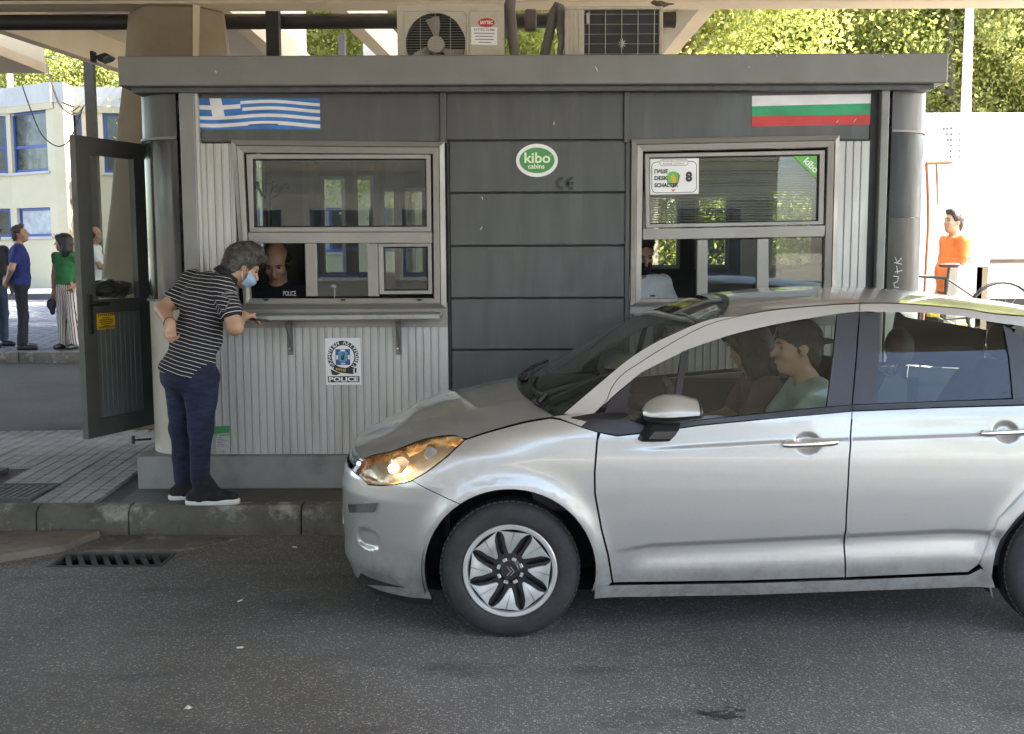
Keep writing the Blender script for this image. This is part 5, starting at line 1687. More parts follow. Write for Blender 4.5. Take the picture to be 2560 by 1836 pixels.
# ================================================================== SILVER HATCHBACK
def car_paint():
    m, nt, b = nodes_of('silver_paint')
    v = tcoord(nt)
    c = ramp(nt, noise_tex(nt, v, 900.0, 2.0), .35, .7, (.36, .353, .34), (.47, .462, .448))
    f = ramp(nt, noise_tex(nt, v, 3.0, 7.0, .6), .5, .8, (0, 0, 0), (.25,) * 3)
    c = mixrgb(nt, f, c, (.33, .315, .28))
    sx = nt.nodes.new('ShaderNodeSeparateXYZ')
    nt.links.new(v, sx.inputs[0])
    low = ramp(nt, sx.outputs[2], .14, .42, (.8,) * 3, (0, 0, 0))
    gr_ = mixrgb(nt, 1.0, low, ramp(nt, noise_tex(nt, v, 14.0, 8.0, .7), .42, .68), 'MULTIPLY')
    c = mixrgb(nt, gr_, c, (.17, .15, .12))
    nt.links.new(c, b.inputs['Base Color'])
    b.inputs['Metallic'].default_value = .52
    b.inputs['Roughness'].default_value = .35
    b.inputs['Coat Weight'].default_value = 1.0
    b.inputs['Coat Roughness'].default_value = .03
    return m
M_PAINT = car_paint()
M_CARGLASS = GLASS('car_side_glass', (.72, .78, .74), 1.52, .012)
M_WSGLASS = GLASS('car_windscreen_glass', (.60, .68, .64), 1.52, .015)
M_TRIM = MAT('car_black_trim', (.016, .016, .018), .38, var=.15)
M_SATIN = MAT('car_satin_pillar', (.035, .036, .042), .4, .2, var=.1)
M_TYRE = MAT('tyre_rubber', (.018, .018, .018), .75, var=.25, scale=12, bump=.2, bscale=60, dirt=(.05, .047, .042), dirt_amt=.4)
M_WHEELS = MAT('wheel_silver', (.46, .46, .45), .42, .45, var=.06)
M_WHEELB = MAT('wheel_black', (.02, .02, .022), .35, .2)
M_CABIN = MAT('cabin_plastic', (.035, .036, .04), .7, var=.2)
M_SEAT = MAT('seat_fabric', (.045, .043, .043), .9, var=.2, bump=.2, bscale=200)
M_LENS = GLASS('headlamp_lens', (.93, .93, .93), 1.5, .03)
M_REFLECT = MAT('headlamp_reflector', (.82, .70, .52), .24, 1.0, var=.15, scale=6, bump=.06, bscale=30)  # warm base puts some of the bulb's amber glow into the colour
M_LAMP = MAT('lit_lamp', (1, .8, .5), .4, emit=((1.0, .50, .14), 30.0))

CYC_ = 5.435                                  # centre line of the car
def interp(tab, x):
    if x <= tab[0][0]:
        return tab[0][1]
    for (a, b), (c, d) in zip(tab[:-1], tab[1:]):
        if x <= c:
            return b + (d - b) * (x - a) / (c - a)
    return tab[-1][1]
def sstep(a, b, x):
    t = min(1, max(0, (x - a) / (b - a)))
    return t * t * (3 - 2 * t)
HWZ = [(.10, .775), (.16, .79), (.22, .812), (.30, .832), (.40, .846), (.52, .856), (.66, .863), (.80, .864), (.90, .853), (.98, .832), (1.02, .812), (1.1, .782), (1.25, .722), (1.38, .664), (1.44, .632), (1.52, .56)]
def hsm(z):
    return (interp(HWZ, z - .02) + 2 * interp(HWZ, z) + interp(HWZ, z + .02)) / 4
XN = [(.10, -.77), (.17, -.80), (.27, -.832), (.35, -.828), (.43, -.832), (.60, -.835), (.68, -.82), (.75, -.775), (.82, -.70), (.90, -.52), (1.0, -.2), (1.5, -.2)]
LN = 0.86
XT = [(.10, 3.05), (.3, 3.12), (.6, 3.14), (.9, 3.10), (1.0, 3.06), (1.2, 2.97), (1.4, 2.84), (1.5, 2.75)]
LT = 0.62
WX, WZ, RX = -.012, .305, 2.455
CRS = [(.60, .845), (1.1, .872), (2.2, .905), (3.0, .93)]
def detail(x, z):
    d = 0.0
    # handle-line crease: surface steps out below it
    zc = interp(CRS, x)
    k = sstep(.45, .9, x)
    d -= .011 * k * sstep(-.008, .008, z - zc) * (1 - sstep(.02, .12, z - zc))
    # lower door sculpting
    zt = interp([(.45, .40), (.6, .425), (1.9, .485), (2.08, .478), (2.18, .41)], x)
    k = sstep(.42, .62, x) * (1 - sstep(2.02, 2.2, x))
    e = zt - z
    d -= .022 * k * sstep(-.004, .020, e) * (1 - sstep(.025, .15, e))
    # wheel arch lips
    for cx in (WX, RX):
        r = math.hypot(x - cx, z - WZ)
        d += .020 * math.exp(-((r - .37) / .055) ** 2) * (1 if z > .15 else 0)
    return d
def HW(x, z):
    w = hsm(z)
    xn, xt = interp(XN, z), interp(XT, z)
    f = 1.0
    if z < .98:
        s = (x - xn) / LN
        if s < 1:
            s = max(0, s)
            f *= (1 - (1 - s) ** 3) ** (1 / 3)
    else:
        f *= 1 - .07 * max(0, (.85 - x) / .7) ** 2
    s = (xt - x) / LT
    if s < 1:
        s = max(0, s)
        f *= (1 - (1 - s) ** 3.2) ** (1 / 3.2)
    return w * f + (detail(x, z) * min(1, f * 1.0) if z < 1.0 else 0)
def to_q(x, z):
    xn, xt = interp(XN, z), interp(XT, z)
    if z < .98 and x < xn + LN:
        w = max(0, (x - xn) / LN) ** (1 / 3)
        return xn + LN - 1.3 * (1 - w)
    if x > xt - LT:
        w = max(0, (xt - x) / LT) ** (1 / 3)
        return xt - LT + 1.0 * (1 - w)
    return x
def from_q(q, z):
    xn, xt = interp(XN, z), interp(XT, z)
    if z < .98 and q < xn + LN:
        w = max(0, 1 - (xn + LN - q) / 1.3)
        return xn + LN * w ** 3
    if q > xt - LT:
        w = max(0, 1 - (q - xt + LT) / 1.0)
        return xt - LT * w ** 3
    return q
def CP(px, py, lift=0.0):
    """point of the near flank seen at this pixel -> (x, z)"""
    Y = 4.6
    for _ in range(14):
        p = P(px, py, Y)
        Y = .5 * Y + .5 * (CYC_ - HW(p.x, p.z) - lift)
    return (p.x, p.z)
car = thing('silver_hatchback', 'silver five-door hatchback stopped beside the booth, headlamp lit', 'car', (1.15, CYC_, 0))

def densify(poly, step=.03):
    out = []
    n = len(poly)
    for i in range(n):
        a, b = poly[i], poly[(i + 1) % n]
        qa, qb = (to_q(*a), a[1]), (to_q(*b), b[1])
        k = max(1, int(math.dist(qa, qb) / step))
        for j in range(k):
            t = j / k
            z = qa[1] + (qb[1] - qa[1]) * t
            out.append((qa[0] + (qb[0] - qa[0]) * t, z))
    return out
def smooth_poly(pts, k=4):
    """open Catmull-Rom"""
    out = []
    n = len(pts)
    for i in range(n - 1):
        p0, p1, p2, p3 = [np.array(pts[max(0, min(n - 1, i + d))]) for d in (-1, 0, 1, 2)]
        for j in range(k):
            t = j / k
            out.append(tuple(.5 * ((2 * p1) + (p2 - p0) * t + (2 * p0 - 5 * p1 + 4 * p2 - p3) * t * t + (3 * p1 - p0 - 3 * p2 + p3) * t ** 3)))
    out.append(tuple(pts[-1]))
    return out
def inset(poly, g):
    a = sum(poly[i][0] * poly[(i + 1) % len(poly)][1] - poly[(i + 1) % len(poly)][0] * poly[i][1] for i in range(len(poly)))
    sg_ = 1 if a > 0 else -1
    out = []
    n = len(poly)
    for i in range(n):
        p0, p1, p2 = poly[i - 1], poly[i], poly[(i + 1) % n]
        n1 = np.array([-(p1[1] - p0[1]), p1[0] - p0[0]]); n2 = np.array([-(p2[1] - p1[1]), p2[0] - p1[0]])
        l1, l2 = np.linalg.norm(n1), np.linalg.norm(n2)
        nn = (n1 / l1 if l1 > 1e-9 else 0) + (n2 / l2 if l2 > 1e-9 else 0)
        l = np.linalg.norm(nn)
        nn = nn / l if l > 1e-9 else nn
        out.append((p1[0] + sg_ * g * nn[0], p1[1] + sg_ * g * nn[1]))
    return out
def pip(p, poly):
    c = False
    n = len(poly)
    for i in range(n):
        a, b = poly[i], poly[i - 1]
        if (a[1] > p[1]) != (b[1] > p[1]) and p[0] < (b[0] - a[0]) * (p[1] - a[1]) / (b[1] - a[1]) + a[0]:
            c = not c
    return c
def dist_edge(p, poly):
    A = np.array(poly); B = np.roll(A, -1, 0)
    d = B - A
    t = np.clip(((np.array(p) - A) * d).sum(1) / np.maximum(1e-12, (d * d).sum(1)), 0, 1)
    return np.sqrt((((A + d * t[:, None]) - np.array(p)) ** 2).sum(1)).min()
def crease_low(x):
    return interp([(.45, .40), (.6, .425), (1.9, .485), (2.08, .478), (2.18, .41)], x)
CREASE = []
for _i in range(0, 100):
    _x = .46 + _i * .02
    for _d in (-.026, -.018, -.012, -.007, -.002, .003, .008, .014, .022):
        CREASE.append((_x, interp(CRS, _x) + _d))
        CREASE.append((_x, crease_low(_x) + _d - .006))
def panel_data(poly, gap=.0025, lift=0.0, step=.032, skirt=.02, extra=None, depth=None):
    q = densify(poly, step)
    if gap:
        q = inset(q, gap)
    pts = list(q)
    xs, zs_ = [p[0] for p in q], [p[1] for p in q]
    st = step
    z = min(zs_) + st / 2
    row = 0
    cr_on = extra is not None and CREASE is not None and len(extra) > 400
    while z < max(zs_):
        x = min(xs) + (row % 2) * st / 2
        while x < max(xs):
            if cr_on and x > .45 and (abs(z - interp(CRS, x)) < .034 or abs(z - crease_low(x)) < .034):
                x += st
                continue
            if pip((x, z), q) and dist_edge((x, z), q) > st * .45:
                pts.append((x, z))
            x += st
        z += st * .87
        row += 1
    for e in (extra or []):
        e = (to_q(*e), e[1])
        if pip(e, q) and dist_edge(e, q) > .006:
            pts.append(e)
    n = len(q)
    vs, _, fs, *_r = delaunay_2d_cdt([Vector(p) for p in pts], [(i, (i + 1) % n) for i in range(n)], [], 1, 1e-6)
    V, Fc = [], []
    for v in vs:
        x = from_q(v.x, v.y)
        V.append((x, HW(x, v.y) + lift - (depth(x, v.y) if depth else 0), v.y))
    # exact surface normals, so that reflections run clean over the sheet
    def surf(q_, z_):
        x_ = from_q(q_, z_)
        return np.array([x_, HW(x_, z_) - (depth(x_, z_) if depth else 0), z_])
    NN = []
    for v in vs:
        e_ = .005
        du = surf(v.x + e_, v.y) - surf(v.x - e_, v.y)
        dv = surf(v.x, v.y + e_) - surf(v.x, v.y - e_)
        nn = np.cross(dv, du)
        l_ = np.linalg.norm(nn)
        nn = nn / l_ if l_ > 1e-12 else np.array([-1.0, 0, 0])
        if nn[1] < -1e-6:
            nn = -nn
        NN.append(nn)
    Fc = []
    for f in fs:
        a_, b_, c_ = [np.array(V[i]) for i in f[:3]]
        gn = np.cross(b_ - a_, c_ - a_)
        Fc.append(tuple(f) if gn @ NN[f[0]] > 0 else tuple(reversed(f)))
    # skirt: the folded edge of the sheet
    ec = {}
    for f in Fc:
        for i in range(len(f)):
            e = (f[i], f[(i + 1) % len(f)])
            ec[tuple(sorted(e))] = ec.get(tuple(sorted(e)), 0) + 1
    if skirt:
        bmap = {}
        for e, k in ec.items():
            if k == 1:
                for i in e:
                    if i not in bmap:
                        bmap[i] = len(V)
                        x, y, z_ = V[i]
                        V.append((x, max(0.0, y - skirt), z_))
                        NN.append(NN[i])
                Fc.append((e[0], e[1], bmap[e[1]], bmap[e[0]]))
    return V, Fc, NN
def both(name, data, mat, parent=None, smooth=38, label=None, joined=False):
    V, Fc, NN = data
    def dress(o, nl):
        me = o.data
        me.shade_smooth()
        me.normals_split_custom_set_from_vertices([tuple(n_) for n_ in nl])
        return o
    nn_ = [(n_[0], -n_[1], n_[2]) for n_ in NN]
    nf_ = [(n_[0], n_[1], n_[2]) for n_ in NN]
    Fr = [f[::-1] for f in Fc]
    near = [(x, CYC_ - y, z) for x, y, z in V]
    far = [(x, CYC_ + y, z) for x, y, z in V]
    if joined:
        m = MB().add(near, Fr).add(far, Fc)
        return dress(m.build(name, mat, parent or car, fix=False), nn_ + nf_)
    o = dress(MB().add(near, Fr).build(name, mat, parent or car, fix=False), nn_)
    o2 = dress(MB().add(far, Fc).build(name, mat, parent or car, fix=False), nf_)
    return o, o2
C = lambda pts: [CP(*p) for p in pts]
# ---- outlines seen on the flank
hl_low = [(879, 1173), (888, 1184), (906, 1197), (920, 1212), (952, 1215), (993, 1211), (1031, 1202)]
hl_back = [(1031, 1202), (1066, 1182), (1102, 1155), (1138, 1123), (1161, 1101)]
hl_top = [(1161, 1100), (1150, 1091), (1134, 1089), (1093, 1093), (1056, 1100), (1011, 1118), (970, 1132), (929, 1140), (905, 1150), (879, 1172)]
def arch(cx, r, a0, a1, n=22):
    return [(cx + r * math.cos(rad(a0 + (a1 - a0) * k / n)), WZ + r * math.sin(rad(a0 + (a1 - a0) * k / n))) for k in range(n + 1)]
AR = .372
seam_t = CP(1156, 1268)
a_seam = math.degrees(math.atan2(seam_t[1] - WZ, seam_t[0] - WX))
zbot = .155
# front bumper (wraps to the centre line)
up = C(hl_low)
arc_f = arch(WX, AR, a_seam, 202, 12)
bump = [(interp(XN, .70), .70)] + [(up[0][0] - .004, up[0][1])] + up + arc_f + [(arc_f[-1][0], .16)] + [(-.45, .15), (-.60, .155), (-.74, .17), (interp(XN, .19), .19)]
fogc = CP(918, 1348)
def bump_depth(x, z):
    d = 0.0
    r = abs((to_q(x, z) - to_q(*fogc)) / .085) ** 3 + abs((z - fogc[1]) / .048) ** 3
    d += .020 * (1 - sstep(.30, 1.0, r))
    return d
_ex = [(fogc[0] + a * .012, fogc[1] + b * .012) for a in range(-10, 8) for b in range(-7, 8)]
fb = both('front_bumper', panel_data(bump, .002, step=.03, extra=_ex, depth=bump_depth), M_PAINT, joined=True)
# dark splitter under the bumper
sp_ = [(interp(XN, .17), .168), (-.74, .150), (-.6, .140), (-.45, .137), (arc_f[-1][0], .150), (arc_f[-1][0] - .01, .10), (-.6, .105), (interp(XN, .13), .13)]
both('splitter', panel_data(sp_, .001, lift=-.05), M_TRIM, joined=True)
# marker slot in the bumper
ms = C([(868, 1258), (946, 1254), (940, 1283), (872, 1283)])
both('bumper_lamp_bezel', panel_data(ms, 0, lift=.004, step=.012, skirt=.015), M_PAINT, fb)
both('bumper_lamp', panel_data(inset(ms, .006), 0, lift=.0065, step=.012, skirt=.004), M_CHROME, fb)
# upper grille slot between bumper and bonnet
gr = [(interp(XN, .705), .705), (up[0][0] - .008, .712), CP(884, 1166), CP(892, 1150), (interp(XN, .772) + .02, .772), (interp(XN, .775), .775)]
both('grille', panel_data(gr, .001, lift=-.012, step=.02), M_TRIM, joined=True)
for za in (.728, .750):
    ch = [(interp(XN, za), za - .006), (interp(XN, za) + .10, za - .006), (interp(XN, za) + .10, za + .006), (interp(XN, za), za + .006)]
    both('grille_bar', panel_data(ch, 0, lift=.0, step=.02), M_CHROME, joined=True)
# front wing
wing = C(hl_back) + C([(1205, 1086), (1250, 1073), (1310, 1057), (1375, 1046), (1399, 1050), (1430, 1060), (1454, 1069), (1495, 1082)]) + C([(1491, 1106), (1485, 1182), (1486, 1236), (1502, 1323), (1518, 1385), (1530, 1456)])
wing += [(wing[-1][0] - .03, .217), (AR * math.cos(rad(-17)) + WX + .002, .215)] + arch(WX, AR, -15, a_seam, 22)
both('front_wing', panel_data(wing, .0016), M_PAINT)
# doors
door_f = C([(1499, 1083), (1543, 1091), (1606, 1084), (1753, 1064), (1960, 1044), (2129, 1029)]) + C([(2122, 1150), (2115, 1281), (2109, 1366), (2112, 1444)]) + C([(1860, 1452), (1533, 1457)]) + C([(1521, 1385), (1505, 1323), (1489, 1236), (1488, 1182), (1494, 1106)])
hd1, hd2 = CP(2021, 1110), CP(2515, 1081)
def handle_depth(c):
    def f(x, z):
        r = ((x - c[0]) / .062) ** 2 + ((z - c[1]) / .049) ** 2
        return .022 * (1 - sstep(.15, 1.0, r))
    return f
def hex_pts(c):
    return [(c[0] + a * .009, c[1] + b * .009) for a in range(-9, 10) for b in range(-7, 8)]
fd, fd2 = both('front_door', panel_data(door_f, .0018, extra=hex_pts(hd1) + CREASE, depth=handle_depth(hd1)), M_PAINT)
door_r = C([(2131, 1029), (2350, 1020), (2560, 1014)]) + [(hd2[0] + .17, CP(2560, 1014)[1] + .003)] + [(hd2[0] + .175, .86)] + C([(2562, 1226), (2494, 1297), (2468, 1361), (2446, 1412), (2420, 1431)]) + C([(2114, 1444)]) + C([(2111, 1366), (2117, 1281), (2124, 1150)])
rd, rd2 = both('rear_door', panel_data(door_r, .0018, extra=hex_pts(hd2) + CREASE, depth=handle_depth(hd2)), M_PAINT)
for (o1, o2), c in (((fd, fd2), hd1), ((rd, rd2), hd2)):
    for s, o in ((-1, o1), (1, o2)):
        pts = []
        for k in range(9):
            u = k / 8
            x = c[0] - .112 + .235 * u
            z = c[1] - .003 + .010 * u
            pts.append((x, CYC_ + s * (HW(x, z) + .012 + .016 * math.sin(math.pi * u) ** .6), z))
        m = MB()
        rings = []
        for k, p in enumerate(pts):
            ww = .010 if k in (0, 8) else .0125
            rings.append([(p[0], p[1] + ww * .7 * math.cos(t), p[2] + ww * math.sin(t)) for t in [2 * math.pi * j / 10 for j in range(10)]])
        m.loops(rings)
        m.build('handle', M_CHROME, o, smooth=50)
        for x in (c[0] - .10, c[0] + .10):
            MB().tube([(x, CYC_ + s * (HW(x, c[1]) - .01), c[1]), (x, CYC_ + s * (HW(x, c[1]) + .02), c[1])], .010, 8).build('handle_mount', M_PAINT, o)
# sill
sill = C([(1487, 1466), (1533, 1462), (1860, 1457), (2112, 1449), (2420, 1436), (2452, 1420), (2478, 1440), (2487, 1469)]) + C([(1860, 1488), (1486, 1497)])
both('sill', panel_data(sill, .002, lift=.006), M_PAINT)
# rear quarter and tail, wrapping to the centre line
rq = C([(2565, 1228), (2497, 1299), (2471, 1362), (2449, 1413), (2456, 1418)])
rq += arch(RX, AR, 202, -22, 26) + [(RX + .40, .20), (2.95, .19), (interp(XT, .22), .22), (interp(XT, .6), .6), (interp(XT, 1.0), 1.0), (2.75, 1.0), (hd2[0] + .18, CP(2560, 1014)[1] + .004), (hd2[0] + .18, .86)]
both('rear_quarter', panel_data(rq, .0025), M_PAINT, joined=True)
# ---- greenhouse
bead = [(1403, 1049), (1454, 1010), (1517, 952), (1560, 915), (1600, 886), (1655, 857), (1712, 829), (1761, 808), (1852, 786), (1930, 773), (2040, 763), (2148, 757), (2240, 757), (2336, 764), (2430, 773), (2494, 784)]
inner = [(1399, 1046), (1440, 1008), (1480, 974), (1532, 930), (1569, 900), (1624, 864), (1687, 833), (1753, 805), (1800, 793)]
outer = [(1454, 1067), (1500, 1020), (1517, 1000), (1528, 972), (1554, 938), (1600, 907), (1655, 872), (1761, 815), (1852, 790), (1930, 776), (2040, 765), (2148, 759)]
win_top = [(1520, 1004), (1540, 985), (1583, 949), (1606, 931), (1661, 903), (1728, 872), (1829, 838), (1944, 811), (2040, 794), (2095, 785), (2147, 779)]
rail_r = [(2150, 759), (2240, 759), (2336, 766), (2430, 775), (2494, 786), (2560, 812)]
wtop_r = [(2150, 779), (2198, 781), (2300, 783), (2420, 794), (2505, 810), (2545, 838)]
# A-pillar blade and bonded roof edge
ap = smooth_poly(C(inner)) + smooth_poly(C(outer))[::-1]
i3 = C(inner)
both('a_pillar', panel_data(smooth_poly(C(inner), 3) + smooth_poly(C(outer)[:9], 3)[::-1], .0012, step=.025), M_PAINT)
# door window surround, painted
fr_f = smooth_poly(C(outer)[1:], 3) + smooth_poly(C(win_top), 3)[::-1]
both('door_frame', panel_data(fr_f, .0015, step=.02, lift=.001), M_PAINT)
rr = C(rail_r)
rear_top = rr[:-1] + [(2.62, 1.365), (2.80, 1.30)]
rear_low = C(wtop_r)[:-1] + [(2.62, 1.315), (2.78, 1.25)]
both('door_frame', panel_data(smooth_poly(rear_top, 3) + smooth_poly(rear_low, 3)[::-1], .0015, step=.02, lift=.001), M_PAINT)
# black sail triangle, belt strip, pillars
sail = C([(1456, 1068), (1520, 1006), (1540, 987), (1583, 951), (1572, 985), (1568, 1020), (1577, 1052), (1612, 1066), (1606, 1082), (1543, 1089), (1497, 1081)])
both('window_trim', panel_data(sail, .001, step=.02, lift=-.002), M_TRIM)
belt = C([(1612, 1066), (1753, 1050), (1960, 1028), (2069, 1018), (2129, 1013)]) + C([(2129, 1027), (1960, 1042), (1753, 1062), (1606, 1082)])
both('window_trim', panel_data(belt, .0005, step=.015, lift=.003), M_TRIM)
belt = C([(2131, 1013), (2193, 1010), (2350, 1004), (2531, 998), (2600, 996)]) + C([(2600, 1010), (2350, 1018), (2131, 1027)])
both('window_trim', panel_data(belt, .0005, step=.015, lift=.003), M_TRIM)
div = C([(1704, 880), (1722, 872), (1703, 992), (1694, 1056), (1672, 1059), (1686, 995)])
both('window_trim', panel_data(div, .0, step=.012, lift=.001), M_TRIM)
bp1 = C([(2093, 786), (2147, 780), (2129, 1013), (2067, 1018)])
both('b_pillar', panel_data(bp1, .001, step=.025, lift=-.001), M_SATIN)
bp2 = C([(2150, 780), (2200, 783), (2194, 1010), (2132, 1012)])
both('b_pillar', panel_data(bp2, .001, step=.025, lift=-.001), M_SATIN)
cp_ = C([(2508, 812), (2545, 838)]) + [(2.68, 1.24), (2.72, 1.0)] + C([(2540, 1000), (2533, 998), (2524, 900)])
both('c_pillar', panel_data(cp_, .001, step=.025, lift=-.001), M_SATIN)
# glass
g1 = C([(1583, 951), (1606, 933), (1661, 905), (1705, 883), (1687, 995), (1674, 1058), (1612, 1066), (1577, 1052), (1568, 1020), (1572, 985)])
both('quarter_glass', panel_data(g1, 0, lift=-.010, skirt=0, step=.05), M_CARGLASS)
g2 = C([(1720, 874), (1829, 840), (1944, 813), (2040, 797), (2085, 790), (2092, 796), (2067, 1018), (1960, 1028), (1753, 1050), (1694, 1056)])
both('front_window', panel_data(g2, 0, lift=-.010, skirt=0, step=.05), M_CARGLASS)
g3 = C([(2200, 786), (2300, 785), (2420, 796), (2500, 811), (2512, 818), (2524, 900), (2532, 996), (2350, 1004), (2194, 1010)])
both('rear_window', panel_data(g3, 0, lift=-.010, skirt=0, step=.05), M_CARGLASS)
# tail: pillar and back glass wrapping to the centre line
def xt(z):
    return interp(XT, z)
both('tail_pillar', panel_data([(2.66, 1.31), (2.80, 1.25), (2.82, 1.10), (2.86, 1.0), (2.73, 1.0), (2.69, 1.24)], .001, step=.03), M_PAINT)
both('back_window', panel_data([(2.805, 1.25), (2.80, 1.27), (xt(1.33), 1.33), (xt(1.2), 1.2), (xt(1.0), 1.002), (2.865, 1.002), (2.825, 1.10)], .001, step=.03, skirt=0), M_CARGLASS, joined=True)
tl_ = [(2.90, .98), (2.92, .72), (3.02, .70), (3.03, .98)]
both('tail_lamp', panel_data(tl_, 0, lift=.006, step=.03), MAT('tail_lamp_red', (.35, .01, .01), .2, var=.1, coat=1.0))

# ---- bonnet, windscreen, roof: sheets spanning both flanks
TOP = [(-.775, .757), (-.74, .775), (-.653, .812), (-.57, .856), (-.495, .900), (-.383, .937), (-.22, .968), (-.07, .994), (.02, 1.012)]
hood_e = C([(897, 1140), (905, 1148), (929, 1138), (970, 1130), (1011, 1116), (1056, 1098), (1093, 1091), (1134, 1087), (1161, 1097), (1205, 1083), (1250, 1070), (1310, 1054), (1375, 1043), (1397, 1047)])
hood_e = smooth_poly(hood_e, 4)
hx = [p[0] for p in hood_e]
HE = sorted(hood_e)
def hood_z(x):
    return interp(HE, x)
def hood(u, v):
    """u 0 nose .. 1 screen, v -1..1 across"""
    xe = HE[0][0] + (HE[-1][0] - HE[0][0]) * u
    a = abs(v)
    xc = -.765 + (.03 + .765) * u
    x_edge_w = a ** 2.6
    x = xc + (xe - xc) * x_edge_w
    xs_ = HE[0][0] + (HE[-1][0] - HE[0][0]) * u
    ze = hood_z(xs_)
    ye = HW(xs_, ze) - .003
    zt = interp(TOP, xc)
    z = ze + (zt + .012 - ze) * (1 - a ** 2.3)
    # pressed ridge
    z += .004 * math.exp(-((a - .62) / .06) ** 2) * sstep(.1, .5, u)
    return (x, CYC_ + v * ye, z)
vs_ = [-1 + 2 * k / 40 for k in range(41)]
us_ = [(k / 30) for k in range(31)]
hd_o = MB().grid(hood, us_, vs_).build('bonnet', M_PAINT, car, smooth=50)
# scuttle
SC_IN = C(inner)
WSE = sorted(smooth_poly([(p[0], p[1]) for p in SC_IN], 4))
WTOP = [(-.02, 1.000), (.06, 1.035), (.36, 1.187), (.556, 1.292), (.735, 1.380), (.848, 1.424), (.96, 1.457), (1.11, 1.481), (1.3, 1.496), (1.5, 1.507), (1.77, 1.504), (2.04, 1.480), (2.36, 1.440), (2.6, 1.395), (2.86, 1.33)]
RAIL = sorted(smooth_poly(C(outer)[6:], 4) + smooth_poly(rear_top, 3)[1:])
def ws(u, v):
    a = abs(v)
    x0, x1 = .02 + (WSE[0][0] - .02) * a ** 2.2, 1.03 + .02 * a ** 2
    x0e, x1e = WSE[0][0], WSE[-1][0]
    xe = x0e + (x1e - x0e) * u
    xc = .02 + (1.03 - .02) * u
    x = xc + (xe - xc) * a ** 2.4
    ze = interp(WSE, xe)
    ye = HW(xe, ze) - .006
    z = ze + (interp(WTOP, xc) - ze) * (1 - a ** 2.4) + .004
    return (x, CYC_ + v * ye, z)
MB().grid(ws, [k / 28 for k in range(29)], [-1 + 2 * k / 32 for k in range(33)]).build('windscreen', M_WSGLASS, car, smooth=70)
def roof_f(u, v):
    a = abs(v)
    xc, xe = 1.035 + (2.90 - 1.035) * u, WSE[-1][0] + .006 + (2.76 - WSE[-1][0]) * u
    x = xc + (xe - xc) * a ** 2.4
    ze = interp(RAIL, xe)
    ye = HW(xe, ze) - .002
    z = ze + (interp(WTOP, xc) - ze) * (1 - a ** 2.6) + .003
    return (x, CYC_ + v * ye, z)
MB().grid(roof_f, [k / 40 for k in range(41)], [-1 + 2 * k / 36 for k in range(37)]).build('roof', M_PAINT, car, smooth=50)
def liner(u, v):
    p = roof_f(.02 + u * .95, v * .97)
    return (p[0], p[1], p[2] - .035)
MB().grid(liner, [k / 16 for k in range(17)], [-1 + 2 * k / 12 for k in range(13)]).build('headliner', MAT('headliner', (.32, .31, .29), .9), car, smooth=60)
# black screen border band at the top of the glass
def band(u, v):
    p = ws(.985 + .03 * u, v * .995)
    return (p[0], p[1], p[2] + .002)
MB().grid(band, [0, .5, 1], [-1 + 2 * k / 24 for k in range(25)]).build('screen_seal', M_TRIM, car, smooth=60)
# scuttle panel and wipers
def scut(u, v):
    a = hood(1.0, v * .97)
    b = ws(.03, v * .97)
    return (a[0] + (b[0] - a[0]) * u - .01, a[1] + (b[1] - a[1]) * u, a[2] + (b[2] - a[2]) * u - .018)
MB().grid(scut, [0, .5, 1], [-1 + 2 * k / 24 for k in range(25)]).build('scuttle', M_TRIM, car, smooth=60)
for v0, v1, u1 in ((-.74, .02, .10), (.05, .72, .12)):
    pts = [Vector(ws(.03 + (u1 - .03) * k / 6, v0 + (v1 - v0) * k / 6)) + Vector((-.012, 0, .02)) for k in range(7)]
    wp = MB().tube(pts, .009, 6).build('wiper', M_BLACK, car)
    b0_ = Vector(hood(1.0, v0)) + Vector((.01, 0, .015))
    MB().tube([b0_, b0_ + Vector((.03, .02, .03)), pts[1]], [.016, .012, .009], 7).build('wiper_arm', M_BLACK, wp)
# ---- headlamps
hl = C(hl_low) + C(hl_back)[1:] + C(hl_top)[1:-1]
ln_o = both('headlamp', panel_data(hl, .002, lift=.001, step=.025, skirt=.0), M_LENS, car)
hb_d = panel_data(hl, .003, lift=-.06, step=.03, skirt=0)
hc = CP(1000, 1172)
for s, o in ((-1, ln_o[0]), (1, ln_o[1])):
    V, Fc, _nn = hb_d
    MB().add([(x + .01, CYC_ + s * max(.02, y), z) for x, y, z in V], Fc).build('reflector', M_REFLECT, o, smooth=50)
    # border wall of the lamp
    q = inset(densify(hl, .025), .003)
    n = len(q)
    V2 = []
    for a_, z in q:
        x = from_q(a_, z)
        V2.append((x, CYC_ + s * HW(x, z), z))
    for a_, z in q:
        x = from_q(a_, z)
        V2.append((x + .01, CYC_ + s * max(.02, HW(x, z) - .06), z))
    MB().add(V2, [(i, (i + 1) % n, n + (i + 1) % n, n + i) for i in range(n)]).build('lamp_bezel', M_REFLECT, o, smooth=40)
    yc = HW(*hc) - .05
    MB().lathe([(.0, .0), (.038, .002), (.050, .02), (.056, .045), (.05, .048)], (hc[0] - .002, CYC_ + s * yc, hc[1] + .005), 'Y', 28, squash=(1, 1)).build('projector', M_REFLECT, o, smooth=50)
    MB().sphere((hc[0] - .035, CYC_ + s * (yc + .012), hc[1] - .008), (.020, .014, .020), 14, 8).build('bulb', M_LAMP, o, smooth=80)
    c2_ = CP(1075, 1140)
    MB().lathe([(.0, .0), (.028, .0), (.033, .01), (.035, .04)], (c2_[0], CYC_ + s * (HW(*c2_) - .055), c2_[1]), 'Y', 20).build('projector', M_CHROME, o, smooth=50)
